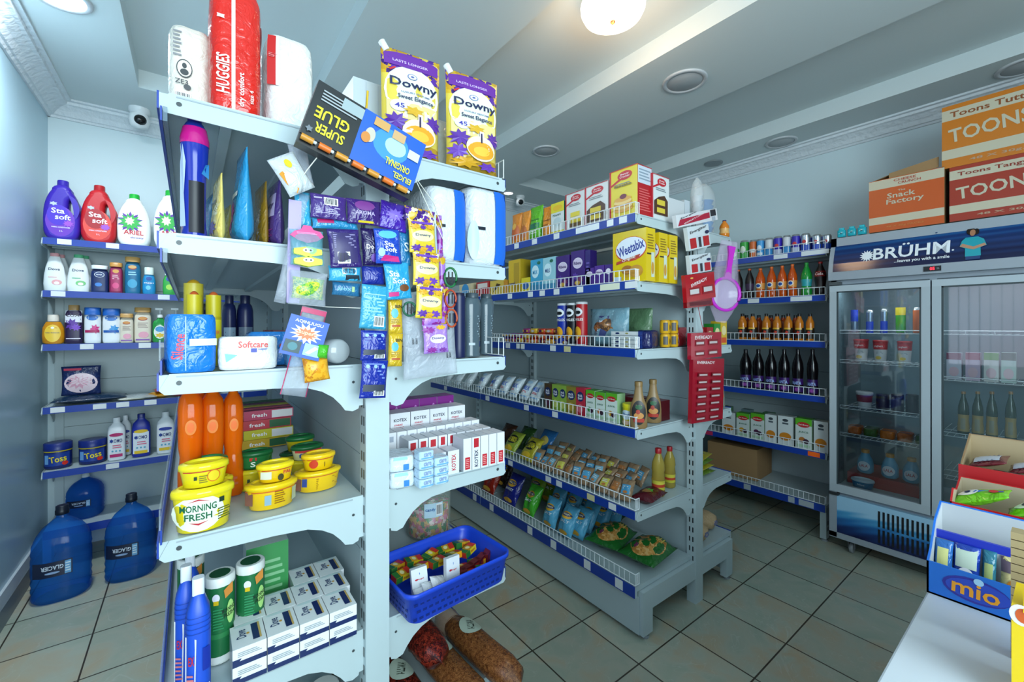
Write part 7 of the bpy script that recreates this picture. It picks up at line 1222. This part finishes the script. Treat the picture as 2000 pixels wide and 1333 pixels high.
put([(n, m.mesh(n), []) for n, m, _ in P], 'display_tray', (0, 0, CZ), 0, 'bright blue open sweets tray with orange lettering on the counter', 'display tray', ordn=False)
g = 'wafer packets in the blue tray'
for i, (y, w, m, dec_, lab) in enumerate(((.152, .026, '#2c64a8/g', [('r', .2, .3, .8, .8, '#c8c880')], 'blue and cream wafer packet at the left end'), (.122, .036, '#1c3c98/g', [('r', .1, .45, .9, .95, '#b8c8b8'), ('e', .5, .3, .3, .16, '#d8d8e0'), ('s', .5, .28, .16, .1, '#c8802c', 5)], 'blue wafer packet with small picture'), (.094, .018, '#2c6c80/g', [('r', .2, .2, .8, .7, '#98a868')], 'narrow teal wafer packet'), (.06, .042, '#d8c88c/g', [('r', .0, .6, 1, .95, '#5c4c5c'), ('e', .5, .3, .32, .18, '#c87c20'), ('e', .45, .34, .14, .08, '#e8a838'), ('e', .55, .2, .2, .06, '#a04c18')], 'cream and brown wafer packet at the right'))):
    put(tmpl(bagT, w, .075, .014, m, dec=dec_, seed=120+i), 'wafer_packet', (1.14+.004*i, y, CZ+.016), 0, lab+' of the blue tray', 'packet', g, rot=(-.3, 0, math.radians(-90)))
P = tray(1.385, 1.52, -.12, .172, .1, .13, '#b0141c', '#a89880')
P[0][1].dec(facing_x(1.385, .026, 0), .292, .1, [('r', .14, .02, .9, .55, '#c8ccd4')]+[('r', .19+.035*i, .04, .2+.035*i+.012*((i*5) % 3)/2, .5, '#1c2838') for i in range(18)]+[('p', [(.2, .99), (.42, .99), (.38, .8), (.28, .78)], '#8c1016')])
put([(n, m.mesh(n), []) for n, m, _ in P], 'display_tray', (0, 0, CZ), 0, 'red open sweets tray with barcode panel behind the blue tray', 'display tray', ordn=False)
for i in range(3): put(tmpl(flatpack, .1, .07, .025, '#6cb81c/g', [('e', .35, .4, .2, .2, '#e8e8e0'), ('e', .35, .4, .06, .1, '#1c2c50'), ('p', [(.45, .3), (.95, .35), (.95, .5), (.5, .42)], '#3060b0'), ('e', .8, .35, .08, .12, '#c83030')], 130+i), 'sweets_packet', (1.45, .125-.085*i, CZ+.095), 0, 'bright green sweets packet in the red tray', 'packet', 'green sweets packets in the red tray', rot=(0, -.45, math.radians(-90)))
P = tray(1.56, 1.74, -.15, .178, .12, .2, '#8c7050', '#a08c6c')
P[0][1].box(1.556, 1.5598, -.15, .178, 0, .15, '#a81c20'); P[0][1].box(1.566, 1.575, -.1, .12, .08, .148, '#101418')
put([(n, m.mesh(n), []) for n, m, _ in P], 'display_tray', (0, 0, CZ), 0, 'tallest brown and red display tray of chocolate bars, rearmost', 'display tray', ordn=False)
for i in range(4): put(tmpl(flatpack, .07, .1, .016, '#5c1820/g', [('r', .15, .15, .85, .85, '#b8c0cc')]+[('p', [(.15+.12*k, .15), (.2+.12*k, .15), (.32+.12*k, .85), (.27+.12*k, .85)], '#203c70') for k in range(5)], 140), 'chocolate_bar', (1.64, .13-.066*i, CZ+.145), 0, 'maroon chocolate bar with blue striped label in the rear tray', 'chocolate bar', 'chocolate bars in the rear tray', rot=(0, -.35, math.radians(-90)))
yb = MB().box(.86, .94, -.16, .05, 0, .135, '#e8c410/g').obox((.87, -.03, .15), (.012, 0, .02), (0, .07, 0), (.0012, 0, .0), '#e8c410/g')
yb.dec(facing_x(.86, -.055, 0), .21, .135, [('e', .04, .92, .05, .1, '#e8e0d8'), ('e', .05, .92, .035, .07, '#d0581c'), ('t', 'v', .3, .7, .1, .12, '#f0e8c0')])
put([('carton_body', yb.mesh('y'), [])], 'yellow_display_box', (0, 0, CZ), 0, 'bright yellow open carton at the right edge of the picture', 'carton', ordn=False)
bb = MB()
for i in range(16): bb.box(.985, 1.01, -.1, .058, .012*i, .012*i+.0105, '#a8946c')
put([('carton_stack', bb.mesh('b'), [])], 'brown_card_stack', (0, 0, CZ), 0, 'narrow brown ribbed card box between yellow carton and blue tray', 'carton', ordn=False)
# ------------------------------------------------------------------ labels: look-alikes get their order along the row, as seen in the photograph
ORD = 'first second third fourth fifth sixth seventh eighth ninth tenth eleventh twelfth thirteenth fourteenth fifteenth sixteenth seventeenth eighteenth nineteenth twentieth'.split()
bpy.context.view_layer.update()
def scr(o):
    p = o.matrix_world.translation; D = max(.05, depth(p.x, p.y)); return (p.x*RT[0]+p.y*RT[1])/D
by = {}
for o, od in THINGS: by.setdefault(o['label'], []).append(o)
for lab, os_ in by.items():
    if len(os_) > 1:
        os_.sort(key=scr); n = len(os_)
        for i, o in enumerate(os_):
            k = 'leftmost' if i == 0 else ('rightmost' if i == n-1 else ((ORD[i]+' from left') if i < 20 and i <= n/2+1 else (ORD[n-1-i]+' from right' if n-1-i < 20 else 'middle one')))
            o['label'] = lab+', '+k
print('THINGS', len(THINGS), 'objects', len(bpy.data.objects))
